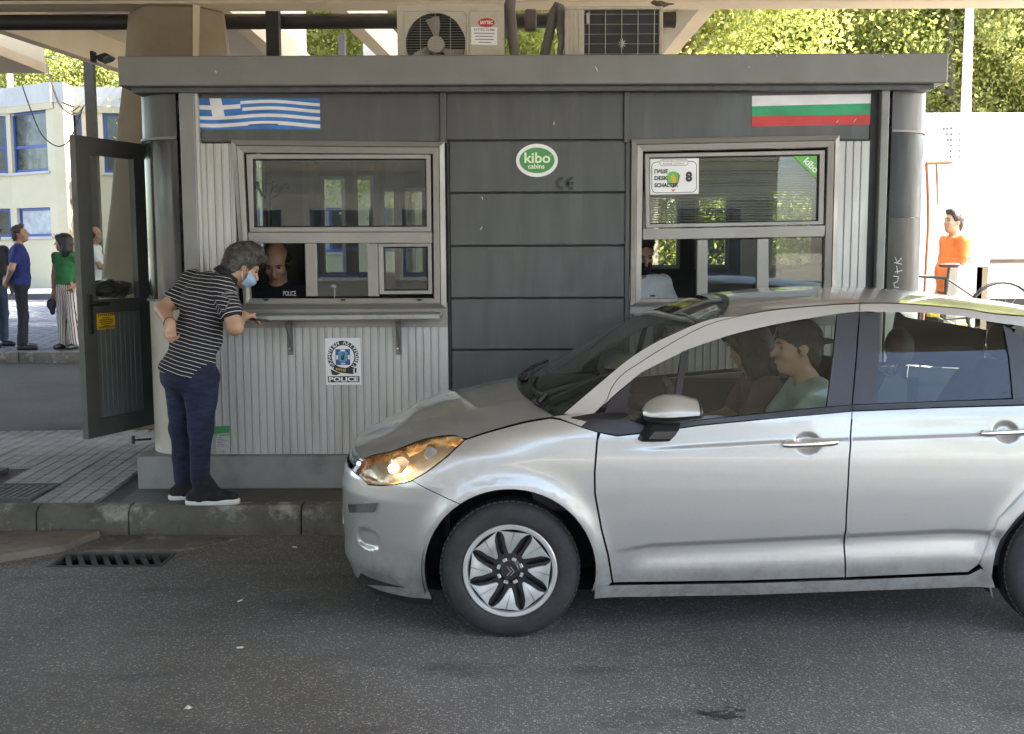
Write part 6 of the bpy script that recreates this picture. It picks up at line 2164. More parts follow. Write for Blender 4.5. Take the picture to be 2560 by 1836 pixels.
# ---- door mirrors
for s in (-1, 1):
    base = CP(1680, 1035)
    cx, cz = P(1681, 1035, 4.42).x, P(1681, 1035, 4.42).z
    yo = HW(cx, cz) + .125
    mo = thing  # placeholder name, parts follow
    def mring(u, top):
        # u 0 front .. 1 rear (glass side); returns cross-section in (y, z)
        h = interp([(0, .02), (.08, .046), (.2, .064), (.42, .079), (.7, .072), (.9, .058), (1, .052)], u)
        d = interp([(0, .03), (.1, .07), (.4, .10), (1, .105)], u)
        x = cx - .115 + .225 * u
        rr_ = []
        rng = (-8, 188) if top else (188, 352)
        for k in range(15):
            t = rad(rng[0] + (rng[1] - rng[0]) * k / 14)
            c_, s_ = math.cos(t), math.sin(t)
            zz = s_ * h * (1.0 if s_ > 0 else .62)
            rr_.append((x, CYC_ + s * (yo + c_ * d), cz + .0 + zz - .006 + .012 * (u - .5)))
        return rr_
    U = [0, .03, .08, .15, .25, .4, .55, .7, .85, .95, 1]
    m = MB().loops([mring(u, True) for u in U], cap=False, closed=False)
    mcap = m.build('mirror', M_PAINT, car, smooth=60)
    m = MB().loops([mring(u, False) for u in U], cap=False, closed=False)
    m.build('mirror_shell', M_TRIM, mcap, smooth=60)
    full = mring(1, True) + mring(1, False)[1:-1]
    cen = Vector((cx + .112, CYC_ + s * yo, cz))
    ff = [tuple((Vector(p) - cen) * 1.02 + cen + Vector((.006, 0, 0))) for p in full]
    MB().loops([full, ff, [tuple((Vector(p) - cen) * .93 + cen + Vector((.014, 0, 0))) for p in full]], cap=True).build('mirror_rim', M_TRIM, mcap, smooth=40)
    g_ = [tuple((Vector(p) - cen) * .9 + cen + Vector((.0165, 0, 0))) for p in full]
    MB().add(g_, [tuple(range(len(g_)))]).build('mirror_glass', M_CHROME, mcap)
    # foot with the side repeater
    f0 = P(1600, 1108, 4.46); f1 = P(1668, 1108, 4.46)
    def foot(t):
        z = cz - .05 - .085 * t
        xa, xb = cx - .075 - .055 * t, cx + .045 - .04 * t * t
        y0, y1 = yo - .06 - .05 * t, yo + .035 - .055 * t
        return [(xa, CYC_ + s * y0, z), (xb, CYC_ + s * y0, z), (xb, CYC_ + s * y1, z), ((xa + xb) / 2, CYC_ + s * (y1 + .012), z), (xa + .012, CYC_ + s * y1, z)]
    MB().loops([foot(0), foot(.35), foot(.7), foot(1)]).build('mirror_foot', M_TRIM, mcap, bevel=.008, segs=2, smooth=40)
    a_, b_ = foot(.38), foot(.82)
    w0 = [Vector(a_[4]).lerp(Vector(a_[2]), .15), Vector(a_[4]).lerp(Vector(a_[2]), .95), Vector(b_[4]).lerp(Vector(b_[2]), .95), Vector(b_[4]).lerp(Vector(b_[2]), .15)]
    off = Vector((0, s * .012, 0))
    MB().hexa([p + off * .4 for p in w0], [p + off * 1.35 for p in w0]).build('side_repeater', M_CHROME, mcap, bevel=.004, segs=2)

# ---- number plate on the nose
xp = interp(XN, .42) + .012
np_ = MB().box(xp - .008, xp, CYC_ - .26, CYC_ + .26, .37, .48).build('number_plate', M_WHITE, fb, bevel=.003)
# ---- wheels
TR, TW = .308, .185
def wheel(x, s):
    """s -1 near side, 1 far side"""
    yo = HW(x + .001, .52) - .012
    def Yp(d):                       # d: depth inwards from the outer sidewall
        return CYC_ + s * (yo - d)
    prof = [(.205, .012), (.215, .004), (.235, .000), (.262, .002), (.283, .010), (.297, .022), (.3035, .036), (TR, .055), (TR, .095), (.3035, .15), (.29, .165), (.25, .18), (.205, .17)]
    rings = []
    n = 56
    for r, d in prof:
        rings.append([(x + r * math.cos(2 * math.pi * k / n), Yp(d), TR - .003 + r * math.sin(2 * math.pi * k / n)) for k in range(n)])
    ty = MB().loops(rings, cap=False).build('wheel', M_TYRE, car, smooth=40)
    zc_ = TR - .003
    # tread blocks on the shoulder
    tb_ = MB()
    for k in range(72):
        t = 2 * math.pi * (k + .5) / 72
        d = Vector((math.cos(t), 0, math.sin(t)))
        tn = Vector((-math.sin(t), 0, math.cos(t)))
        tb_.obox(Vector((x, Yp(.042), zc_)) + d * (TR - .0035), tn, (0, 1, 0), d, .019, .028, .007)
    tag(tb_.build('tread_block', M_TYRE, ty), kind='stuff')
    # black bowl
    rings = [[(x + r * math.cos(2 * math.pi * k / n), Yp(d), zc_ + r * math.sin(2 * math.pi * k / n)) for k in range(n)] for r, d in ((.206, .012), (.199, .02), (.190, .05), (.10, .06), (.03, .05), (.001, .05))]
    MB().loops(rings, cap=False).build('rim_bowl', M_WHEELB, ty, smooth=40)
    # silver outer ring
    rings = [[(x + r * math.cos(2 * math.pi * k / n), Yp(d), zc_ + r * math.sin(2 * math.pi * k / n)) for k in range(n)] for r, d in ((.207, .012), (.206, .004), (.202, .001), (.187, .003), (.183, .010), (.182, .02))]
    MB().loops(rings, cap=False).build('rim', M_WHEELS, ty, smooth=40)
    # black spider plate under the spokes
    pl = MB()
    def pol(r, a, d):
        return (x + r * math.cos(a), Yp(d), zc_ + r * math.sin(a))
    for k in range(8):
        a = rad(45 * k + 92)
        sw_ = -.16 * s * -1
        # dark arm
        A = [(.06, -.38), (.11, -.30), (.15, -.33), (.186, -.36), (.186, .36), (.15, .33), (.11, .30), (.06, .38)]
        pl.hexa([pol(r, a + t + sw_ * (r - .06) / .14, .014) for r, t in A], [pol(r, a + t + sw_ * (r - .06) / .14, .03) for r, t in A])
        B = [(.078, -.07), (.095, -.16), (.12, -.22), (.15, -.26), (.172, -.32), (.186, -.39), (.186, .39), (.176, .30), (.155, .23), (.12, .19), (.095, .13), (.078, .07)]
        m = MB().hexa([pol(r, a + t + sw_ * (r - .06) / .14, .004 + (.006 if r < .1 else 0)) for r, t in B], [pol(r, a + t + sw_ * (r - .06) / .14, .016) for r, t in B])
        m.build('spoke', M_WHEELS, ty, bevel=.0025, segs=2, smooth=50)
        g_ = [(.10, .03), (.14, .0), (.176, -.01), (.176, .022), (.14, .02), (.10, .038)]
        MB().add([pol(r, a + t + sw_ * (r - .06) / .14 - .02, .0030) for r, t in g_], [tuple(range(6))]).build('spoke_groove', MAT('groove_grey', (.22, .22, .22), .4, .6), ty)
        ta = rad(45 * k + 70)
        MB().obox(Vector(pol(.053, ta, .010)), (-math.sin(ta), 0, math.cos(ta)), (0, 1, 0), (math.cos(ta), 0, math.sin(ta)), .020, .008, .014).build('hub_tab', M_WHEELS, ty, bevel=.002)
    pl.build('spider', M_WHEELB, ty)
    MB().lathe([(.0, 0), (.036, 0), (.04, .004), (.062, .012), (.075, .016), (.075, .03)], (x, Yp(.006) if s < 0 else Yp(.006), zc_), 'Y', 32).build('hub_cap', M_WHEELB, ty, smooth=40) if s < 0 else None
    if s < 0:
        chv = MB()
        for dz in (-.009, .006):
            dd = dz
            for sg2 in (-1, 1):
                a_ = [(dd - .008, sg2 * .020), (dd + .008, 0.0), (dd + .016, 0.0), (dd + .0, sg2 * .020)]
                chv.hexa([(x + p, Yp(.0055), zc_ + q_) for p, q_ in a_], [(x + p, Yp(.002), zc_ + q_) for p, q_ in a_])
        chv.build('hub_emblem', M_CHROME, ty)
    return ty
for x in (WX, RX):
    for s in (-1, 1):
        wheel(x, s)
# wheel housings and floor
M_WELL = MAT('wheel_well', (.01, .01, .01), .9)
for x in (WX, RX):
    for s in (-1, 1):
        rings = []
        for d in (.03, .20, .34):
            rings.append([(x + (AR + .015) * math.cos(rad(t)), CYC_ + s * (HW(x, .6) - d), WZ + (AR + .015) * math.sin(rad(t))) for t in range(-12, 197, 8)])
        m = MB().loops(rings, cap=False, closed=False)
        e = [(x + (AR + .015) * math.cos(rad(t)), CYC_ + s * (HW(x, .6) - .34), WZ + (AR + .015) * math.sin(rad(t))) for t in range(-12, 197, 8)]
        m.add(e, [tuple(range(len(e)))])
        m.build('wheel_housing', M_WELL, car, smooth=50)
def und(u, v):
    x = -.70 + 3.7 * u
    return (x, CYC_ + v * .74, .19 + .03 * (abs(u - .5) > .42))
MB().grid(und, [k / 10 for k in range(11)], [-1, 0, 1]).build('floor_pan', M_WELL, car)
MB().box(-.30, -.28, CYC_ - .70, CYC_ + .70, .2, .80).build('bulkhead', M_WELL, car)
# ---- cabin
def loft(name, rings, mat, parent, smooth=50):
    return MB().loops(rings).build(name, mat, parent, smooth=smooth)
db = []
for y in (-.70, -.66, -.4, 0, .4, .66, .70):
    k = .9 if abs(y) > .68 else 1
    db.append([(.10, CYC_ + y, .55), (.02, CYC_ + y, .93), (.16, CYC_ + y, 1.005 * k + .1 * (1 - k)), (.45, CYC_ + y, .995), (.63, CYC_ + y, .94), (.68, CYC_ + y, .86), (.64, CYC_ + y, .74), (.66, CYC_ + y, .5)])
dash = loft('dashboard', db, M_CABIN, car, 40)
# binnacle and steering wheel (driver sits on the near side)
MB().sphere((.60, CYC_ - .36, .965), (.10, .17, .05), 16, 8).build('binnacle', M_CABIN, dash, smooth=80)
sw_c = Vector((.80, CYC_ - .36, .92))
ax_ = Vector((.90, 0, .42)).normalized()
e1 = Vector((0, 1, 0)); e2 = ax_.cross(e1)
swh = MB().tube([sw_c + (e1 * math.cos(t) + e2 * math.sin(t)) * .185 for t in [2 * math.pi * k / 30 for k in range(31)]], .016, 8, cap=False).build('steering_wheel', M_CABIN, car, smooth=60)
sb = MB()
for t in (rad(0), rad(180), rad(-90)):
    sb.tube([sw_c, sw_c + (e1 * math.cos(t) + e2 * math.sin(t)) * .18], .018, 6)
sb.tube([sw_c - ax_ * .25, sw_c], .03, 8)
sb.sphere(sw_c, (.045, .06, .06), 12, 8)
sb.build('steering_hub', M_CABIN, swh, smooth=60)
MB().obox(sw_c + e1 * -.1 + ax_ * .02, e1, e2, ax_, .05, .012, .006).build('wheel_trim', M_CHROME, swh)
def seat(cx, cy, w, name='seat', tilt=.28, hr=True):
    b = [[(cx - .28 + .55 * u, cy + v * w / 2 * (1 if 0 < u < 1 else .9), .52 + .02 * u + h) for u, h in ((0, -.03), (.08, .05), (.5, .03), (.92, .02), (1, -.06), (.5, -.14))] for v in (-1, -.9, -.3, .3, .9, 1)]
    so = loft(name, b, M_SEAT, car, 60)
    bk_ = []
    for t, ww, th in ((0, .92, .09), (.1, 1, .11), (.5, 1.0, .12), (.85, .85, .10), (1, .62, .06)):
        x = cx + .27 + tilt * t
        z = .52 + .60 * t
        bk_.append([(x - th * .5 + .03 * (abs(c) > .7) * -1, cy + c * w / 2 * ww, z) for c in (-1, -.75, -.3, .3, .75, 1)] + [(x + th * .6, cy + c * w / 2 * ww, z - .02) for c in (1, .5, -.5, -1)])
    loft('backrest', bk_, M_SEAT, so, 60)
    if hr:
        MB().sphere((cx + .27 + tilt * 1.18, cy, 1.235), (.055, .125, .095), 16, 10).build('headrest', M_SEAT, so, smooth=80)
        for d in (-.05, .05):
            MB().tube([(cx + .27 + tilt, cy + d, 1.08), (cx + .27 + tilt * 1.15, cy + d, 1.2)], .007, 6).build('headrest_post', M_CHROME, so)
    return so
seat(1.22, CYC_ - .36, .50)
seat(1.20, CYC_ + .36, .50)
rs = seat(2.08, CYC_, 1.22, tilt=.22, hr=False)
for y in (-.36, .36):
    MB().sphere((2.62, CYC_ + y, 1.20), (.05, .13, .10), 16, 10).build('headrest', M_SEAT, rs, smooth=80)
# inner door cards
for s in (-1, 1):
    for xa, xb in ((.62, 1.70), (1.74, 2.35)):
        m = MB()
        m.grid(lambda u, v: (xa + (xb - xa) * u, CYC_ + s * (HW(xa + (xb - xa) * u, .3 + .66 * v) - .06 - .02 * (v < .6)), .3 + .66 * v), [k / 8 for k in range(9)], [k / 8 for k in range(9)])
        m.build('door_card', M_CABIN, car, smooth=50)
# rear view mirror
MB().box(.74, .77, CYC_ - .13, CYC_ + .09, 1.25, 1.31).build('inner_mirror', M_CABIN, car, bevel=.012, segs=2)
# inner light strip of the far side and screen dust
# ================================================================== PEOPLE (smooth-blended solid bodies, meshed as one surface each)
def nrm(v):
    v = np.array(v, float)
    return v / np.linalg.norm(v)
def cap(a, b, ra, rb=None, k=.02, op='u'):
    return dict(t='cap', a=np.array(a, float), b=np.array(b, float), ra=ra, rb=ra if rb is None else rb, k=k, op=op)
def elp(c, r, ax=None, k=.02, op='u'):
    ax = np.eye(3) if ax is None else np.array(ax, float)
    return dict(t='ell', c=np.array(c, float), r=np.array(r, float), ax=ax, k=k, op=op)
def cut(p, n):
    return dict(t='cut', p=np.array(p, float), n=nrm(n), op='c')
def bbox(d):
    if d['t'] == 'cap':
        r = max(d['ra'], d['rb'])
        return np.minimum(d['a'], d['b']) - r, np.maximum(d['a'], d['b']) + r
    ext = np.sqrt(((d['ax'] * d['r'][:, None]) ** 2).sum(0))
    return d['c'] - ext, d['c'] + ext
def sdf_mesh(prims, h):
    lo = np.min([bbox(d)[0] for d in prims if d['op'] == 'u'], 0) - 4 * h
    hi = np.max([bbox(d)[1] for d in prims if d['op'] == 'u'], 0) + 4 * h
    n = np.ceil((hi - lo) / h).astype(int) + 1
    Fd = np.full(n, .2, np.float32)
    for d in prims:
        if d['op'] == 'c':
            g = [lo[i] + h * np.arange(n[i]) for i in range(3)]
            v = (g[0][:, None, None] - d['p'][0]) * d['n'][0] + (g[1][None, :, None] - d['p'][1]) * d['n'][1] + (g[2][None, None, :] - d['p'][2]) * d['n'][2]
            Fd = np.maximum(Fd, v.astype(np.float32))
            continue
        a, b = bbox(d)
        m = d['k'] + 3 * h
        i0 = np.maximum(0, np.floor((a - m - lo) / h).astype(int))
        i1 = np.minimum(n, np.ceil((b + m - lo) / h).astype(int) + 1)
        if np.any(i1 <= i0):
            continue
        g = np.stack(np.meshgrid(*[lo[i] + h * np.arange(i0[i], i1[i]) for i in range(3)], indexing='ij'), -1)
        if d['t'] == 'cap':
            ab = d['b'] - d['a']
            t = np.clip(((g - d['a']) @ ab) / max(1e-9, ab @ ab), 0, 1)
            v = np.linalg.norm(g - d['a'] - t[..., None] * ab, axis=-1) - (d['ra'] + (d['rb'] - d['ra']) * t)
        else:
            q = (g - d['c']) @ d['ax'].T
            k0 = np.linalg.norm(q / d['r'], axis=-1)
            k1 = np.linalg.norm(q / d['r'] ** 2, axis=-1)
            v = k0 * (k0 - 1) / np.maximum(k1, 1e-6)
        sl = tuple(slice(i0[i], i1[i]) for i in range(3))
        o = Fd[sl]
        k = d['k']
        if d['op'] == 'u':
            hh = np.clip(.5 + .5 * (o - v) / k, 0, 1)
            Fd[sl] = o * (1 - hh) + v * hh - k * hh * (1 - hh)
        else:
            v = -v
            hh = np.clip(.5 - .5 * (o - v) / k, 0, 1)
            Fd[sl] = o * (1 - hh) + v * hh + k * hh * (1 - hh)
    # surface nets
    S = Fd < 0
    c = sum(S[i:n[0] - 1 + i, j:n[1] - 1 + j, k:n[2] - 1 + k].astype(np.int8) for i in (0, 1) for j in (0, 1) for k in (0, 1))
    act = (c > 0) & (c < 8)
    I = np.argwhere(act)
    idx = np.full(act.shape, -1, np.int32)
    idx[act] = np.arange(len(I))
    acc, cnt = np.zeros((len(I), 3)), np.zeros(len(I))
    offs = [(i, j, k) for i in (0, 1) for j in (0, 1) for k in (0, 1)]
    for u in offs:
        for w in offs:
            if sum(abs(a - b) for a, b in zip(u, w)) == 1 and u < w:
                A, B = I + u, I + w
                fa, fb = Fd[A[:, 0], A[:, 1], A[:, 2]], Fd[B[:, 0], B[:, 1], B[:, 2]]
                mk = (fa < 0) != (fb < 0)
                t = np.where(mk, fa / np.where(mk, fa - fb, 1), 0)
                acc[mk] += (A + (B - A) * t[:, None])[mk]
                cnt[mk] += 1
    V = lo + h * acc / cnt[:, None]
    faces = []
    for ax in range(3):
        o1, o2 = [i for i in range(3) if i != ax]
        s0 = [slice(1, n[i] - 1) for i in range(3)]
        s0[ax] = slice(0, n[ax] - 1)
        s1 = list(s0)
        s1[ax] = slice(1, n[ax])
        dif = S[tuple(s0)] != S[tuple(s1)]
        E = np.argwhere(dif)
        E += [0 if i == ax else 1 for i in range(3)]
        q = []
        for d1, d2 in ((-1, -1), (0, -1), (0, 0), (-1, 0)):
            Ei = E.copy()
            Ei[:, o1] += d1
            Ei[:, o2] += d2
            q.append(idx[Ei[:, 0], Ei[:, 1], Ei[:, 2]])
        q = np.stack(q, 1)
        ins = S[E[:, 0], E[:, 1], E[:, 2]]
        flip = ins if ax != 1 else ~ins
        q[~flip] = q[~flip][:, ::-1]
        faces.append(q)
    Q = np.concatenate(faces)
    Q = Q[(Q >= 0).all(1)]
    return V, Q
def sdf_part(name, prims, h, mat, parent, attr=None, jitter=0.0):
    V, Q = sdf_mesh(prims, h)
    me = bpy.data.meshes.new(name)
    if jitter:
        for i in range(len(V)):
            q = Vector(V[i] * 16.0)
            q2 = Vector(V[i] * np.array([7.0, 7.0, 11.0]))
            V[i] += np.array(noise.noise_vector(q)) * jitter + np.array(noise.noise_vector(q2)) * jitter * 1.1
    me.vertices.add(len(V)); me.vertices.foreach_set('co', V.astype(np.float32).ravel())
    me.loops.add(4 * len(Q)); me.loops.foreach_set('vertex_index', Q.astype(np.int32).ravel())
    me.polygons.add(len(Q)); me.polygons.foreach_set('loop_start', np.arange(0, 4 * len(Q), 4, dtype=np.int32))
    me.polygons.foreach_set('loop_total', np.full(len(Q), 4, dtype=np.int32))
    me.update()
    me.validate()
    if attr is not None:
        at = me.attributes.new('stripe', 'FLOAT', 'POINT')
        at.data.foreach_set('value', attr(V).astype(np.float32))
    me.shade_smooth()
    ob = link(name, me, mat, parent)
    return ob
def strands(hair, n, length, comb, mat, parent, seed=1, w=.0022, lift=.25):
    """loose locks combed over a head of hair"""
    rg = random.Random(seed)
    vs = hair.data.vertices
    hair.data.update()
    m = MB()
    comb = Vector(comb).normalized()
    for _ in range(n):
        v = vs[rg.randrange(len(vs))]
        nn = v.normal.normalized()
        d = (comb - nn * comb.dot(nn)) + Vector((rg.uniform(-.35, .35), rg.uniform(-.35, .35), rg.uniform(-.35, .35)))
        d = (d.normalized() + nn * lift).normalized()
        s = d.cross(nn).normalized() * w * rg.uniform(.6, 1.4)
        L = length * rg.uniform(.5, 1.3)
        p0 = v.co - nn * .004
        p1 = p0 + d * L * .5
        p2 = p0 + (d - nn * .28).normalized() * L
        m.add([p0 - s, p0 + s, p1 + s * .8, p1 - s * .8, p2], [(0, 1, 2, 3), (3, 2, 4)])
    o = m.build('hair_strand', mat, parent, fix=False)
    o['kind'] = 'stuff'
    return o
def SKIN(name, c):
    m = MAT(name, c, .5, var=.10, scale=14, bump=.08, bscale=160)
    b = [n for n in m.node_tree.nodes if n.type == 'BSDF_PRINCIPLED'][0]
    b.inputs['Subsurface Weight'].default_value = .12
    b.inputs['Subsurface Radius'].default_value = (.012, .005, .003)
    return m
def CLOTH(name, c, var=.15, rough=.9):
    return MAT(name, c, rough, var=var, scale=10, bump=.35, bscale=26)
def STRIPED(name, base, line, pitch, width):
    m, nt, b = nodes_of(name)
    at = nt.nodes.new('ShaderNodeAttribute')
    at.attribute_name = 'stripe'
    v = tcoord(nt)
    mth = nt.nodes.new('ShaderNodeMath'); mth.operation = 'MULTIPLY_ADD'
    nz = noise_tex(nt, v, 7.0, 3.0)
    mth.inputs[1].default_value = .017
    nt.links.new(nz, mth.inputs[0]); nt.links.new(at.outputs['Fac'], mth.inputs[2])
    md = nt.nodes.new('ShaderNodeMath'); md.operation = 'MODULO'
    nt.links.new(mth.outputs[0], md.inputs[0]); md.inputs[1].default_value = pitch
    lt = nt.nodes.new('ShaderNodeMath'); lt.operation = 'LESS_THAN'
    nt.links.new(md.outputs[0], lt.inputs[0]); lt.inputs[1].default_value = width
    c = mixrgb(nt, lt.outputs[0], base, line)
    nt.links.new(c, b.inputs['Base Color'])
    b.inputs['Roughness'].default_value = .9
    bn = nt.nodes.new('ShaderNodeBump'); bn.inputs['Strength'].default_value = .4; bn.inputs['Distance'].default_value = .012
    nt.links.new(noise_tex(nt, v, 14.0, 4.0), bn.inputs['Height']); nt.links.new(bn.outputs[0], b.inputs['Normal'])
    MATS[name] = m
    return m
M_HAIR_D = MAT('dark_hair', (.018, .014, .012), .55, var=.5, scale=60, bump=.6, bscale=120, stretch=(1, 1, .3))
M_HAIR_G = MAT('greying_hair', (.058, .052, .047), .6, var=.85, scale=70, bump=.7, bscale=130, stretch=(.5, 1, .4))
M_HAIR_B = MAT('brown_hair', (.05, .035, .025), .6, var=.5, scale=60, bump=.6, bscale=120)
M_EYE = MAT('eye', (.02, .016, .014), .2)
M_MOUTH = MAT('lips', (.30, .12, .10), .5)
SK1 = SKIN('skin_tan', (.42, .25, .165))
SK2 = SKIN('skin_warm', (.38, .22, .145))

def head_frame(f, up):
    f = nrm(f)
    u = np.array(up, float)
    u = nrm(u - f * (u @ f))
    s = np.cross(f, u)
    return f, u, s
def head_prims(c, f, u, s, k=1.0):
    c = np.array(c, float)
    A = [f, s, u]
    q = lambda a, b, d: c + (f * a + s * b + u * d) * k
    L = [elp(q(-.012, 0, .022), np.array([.098, .077, .104]) * k, A),
         elp(q(.028, 0, -.042), np.array([.068, .061, .085]) * k, A, .03),
         elp(q(.058, 0, -.098), np.array([.030, .034, .024]) * k, A, .03),
         elp(q(.076, 0, .028), np.array([.022, .050, .012]) * k, A, .015),
         cap(q(.092, 0, .012), q(.116, 0, -.030), .008 * k, .014 * k, .012),
         elp(q(.092, 0, -.066), np.array([.012, .024, .010]) * k, A, .008)]
    for sg2 in (-1, 1):
        L.append(elp(q(.094, sg2 * .033, .006), np.array([.016, .017, .010]) * k, A, .010, 's'))
        L.append(elp(q(-.008, sg2 * .079, -.012), np.array([.020, .009, .032]) * k, A, .008))
        L.append(elp(q(.070, sg2 * .040, -.030), np.array([.022, .020, .022]) * k, A, .02))
    return L, q
def hair_prims(q, f, u, s, k, style):
    A = [f, s, u]
    if style == 'short':
        return [elp(q(-.020, 0, .030), np.array([.103, .084, .106]) * k, A, .01), cap(q(.05, -.03, .108), q(.05, .03, .108), .028 * k, k=.03),
                elp(q(-.06, 0, -.03), np.array([.058, .070, .075]) * k, A, .02),
                elp(q(.095, 0, -.02), np.array([.075, .082, .092]) * k, A, .02, 's'), elp(q(.02, 0, -.09), np.array([.07, .12, .075]) * k, A, .015, 's')]
    if style == 'full':
        return [elp(q(-.022, 0, .034), np.array([.110, .090, .112]) * k, A, .01), cap(q(.07, -.045, .092), q(.075, .05, .09), .035 * k, k=.03),
                cap(q(-.02, -.02, .14), q(.04, .03, .135), .026 * k, k=.03), elp(q(-.062, 0, -.035), np.array([.062, .076, .082]) * k, A, .02),
                elp(q(.105, 0, -.03), np.array([.078, .088, .092]) * k, A, .02, 's'), elp(q(.025, 0, -.095), np.array([.07, .12, .080]) * k, A, .015, 's')]
    if style == 'long':
        return [elp(q(-.022, 0, .030), np.array([.118, .100, .118]) * k, A, .01), elp(q(-.055, 0, -.075), np.array([.085, .115, .135]) * k, A, .04),
                elp(q(-.045, .07, -.12), np.array([.06, .055, .09]) * k, A, .03), elp(q(-.045, -.07, -.12), np.array([.06, .055, .09]) * k, A, .03),
                cap(q(.075, -.045, .075), q(.075, .045, .075), .034 * k, k=.03), elp(q(.105, 0, -.045), np.array([.080, .070, .095]) * k, A, .02, 's')]
    if style == 'balding':
        return [elp(q(-.02, .068, -.002), np.array([.072, .020, .055]) * k, A, .015), elp(q(-.02, -.068, -.002), np.array([.072, .020, .055]) * k, A, .015), elp(q(-.082, 0, -.005), np.array([.034, .070, .075]) * k, A, .03)]
    if style == 'ring':
        return [elp(q(-.022, 0, .000), np.array([.103, .087, .085]) * k, A, .01), elp(q(.0, 0, .095), np.array([.11, .060, .080]) * k, A, .012, 's'),
                elp(q(.10, 0, -.01), np.array([.072, .078, .10]) * k, A, .015, 's'), elp(q(.02, 0, -.095), np.array([.075, .12, .07]) * k, A, .015, 's')]
    return []
def hand_prims(w, d, n, side, k=1.0, curl=.5, grip=None):
    """w wrist, d pointing direction, n palm normal, side towards the thumb"""
    w, d, n, s = np.array(w, float), nrm(d), nrm(n), nrm(side)
    L = [elp(w + d * .045 * k, np.array([.050, .040, .017]) * k, [d, s, n], .015), cap(w - d * .01, w + d * .02, .024 * k, .028 * k, .02)]
    for i, (o, ln) in enumerate(((.030, .070), (.011, .078), (-.009, .072), (-.028, .058))):
        r = (.0085, .009, .0085, .0075)[i] * k
        b = w + d * .082 * k + s * o * k
        c1 = curl * (1 + .12 * i)
        d1 = nrm(d * math.cos(c1) + n * math.sin(c1))
        d2 = nrm(d * math.cos(c1 * 2.1) + n * math.sin(c1 * 2.1))
        m = b + d1 * ln * .52 * k
        L += [cap(b - d * .02, b, r * 1.1, r * 1.05, .008), cap(b, m, r * 1.05, r, .004), cap(m, m + d2 * ln * .48 * k, r, r * .82, .004)]
    t0 = w + d * .022 * k + s * .028 * k
    t1 = t0 + nrm(d * .65 + s * .6 + n * .35) * .042 * k
    L += [cap(t0, t1, .0125 * k, .0105 * k, .012), cap(t1, t1 + nrm(d * .9 + n * .4) * .032 * k, .0105 * k, .0085 * k, .004)]
    return L

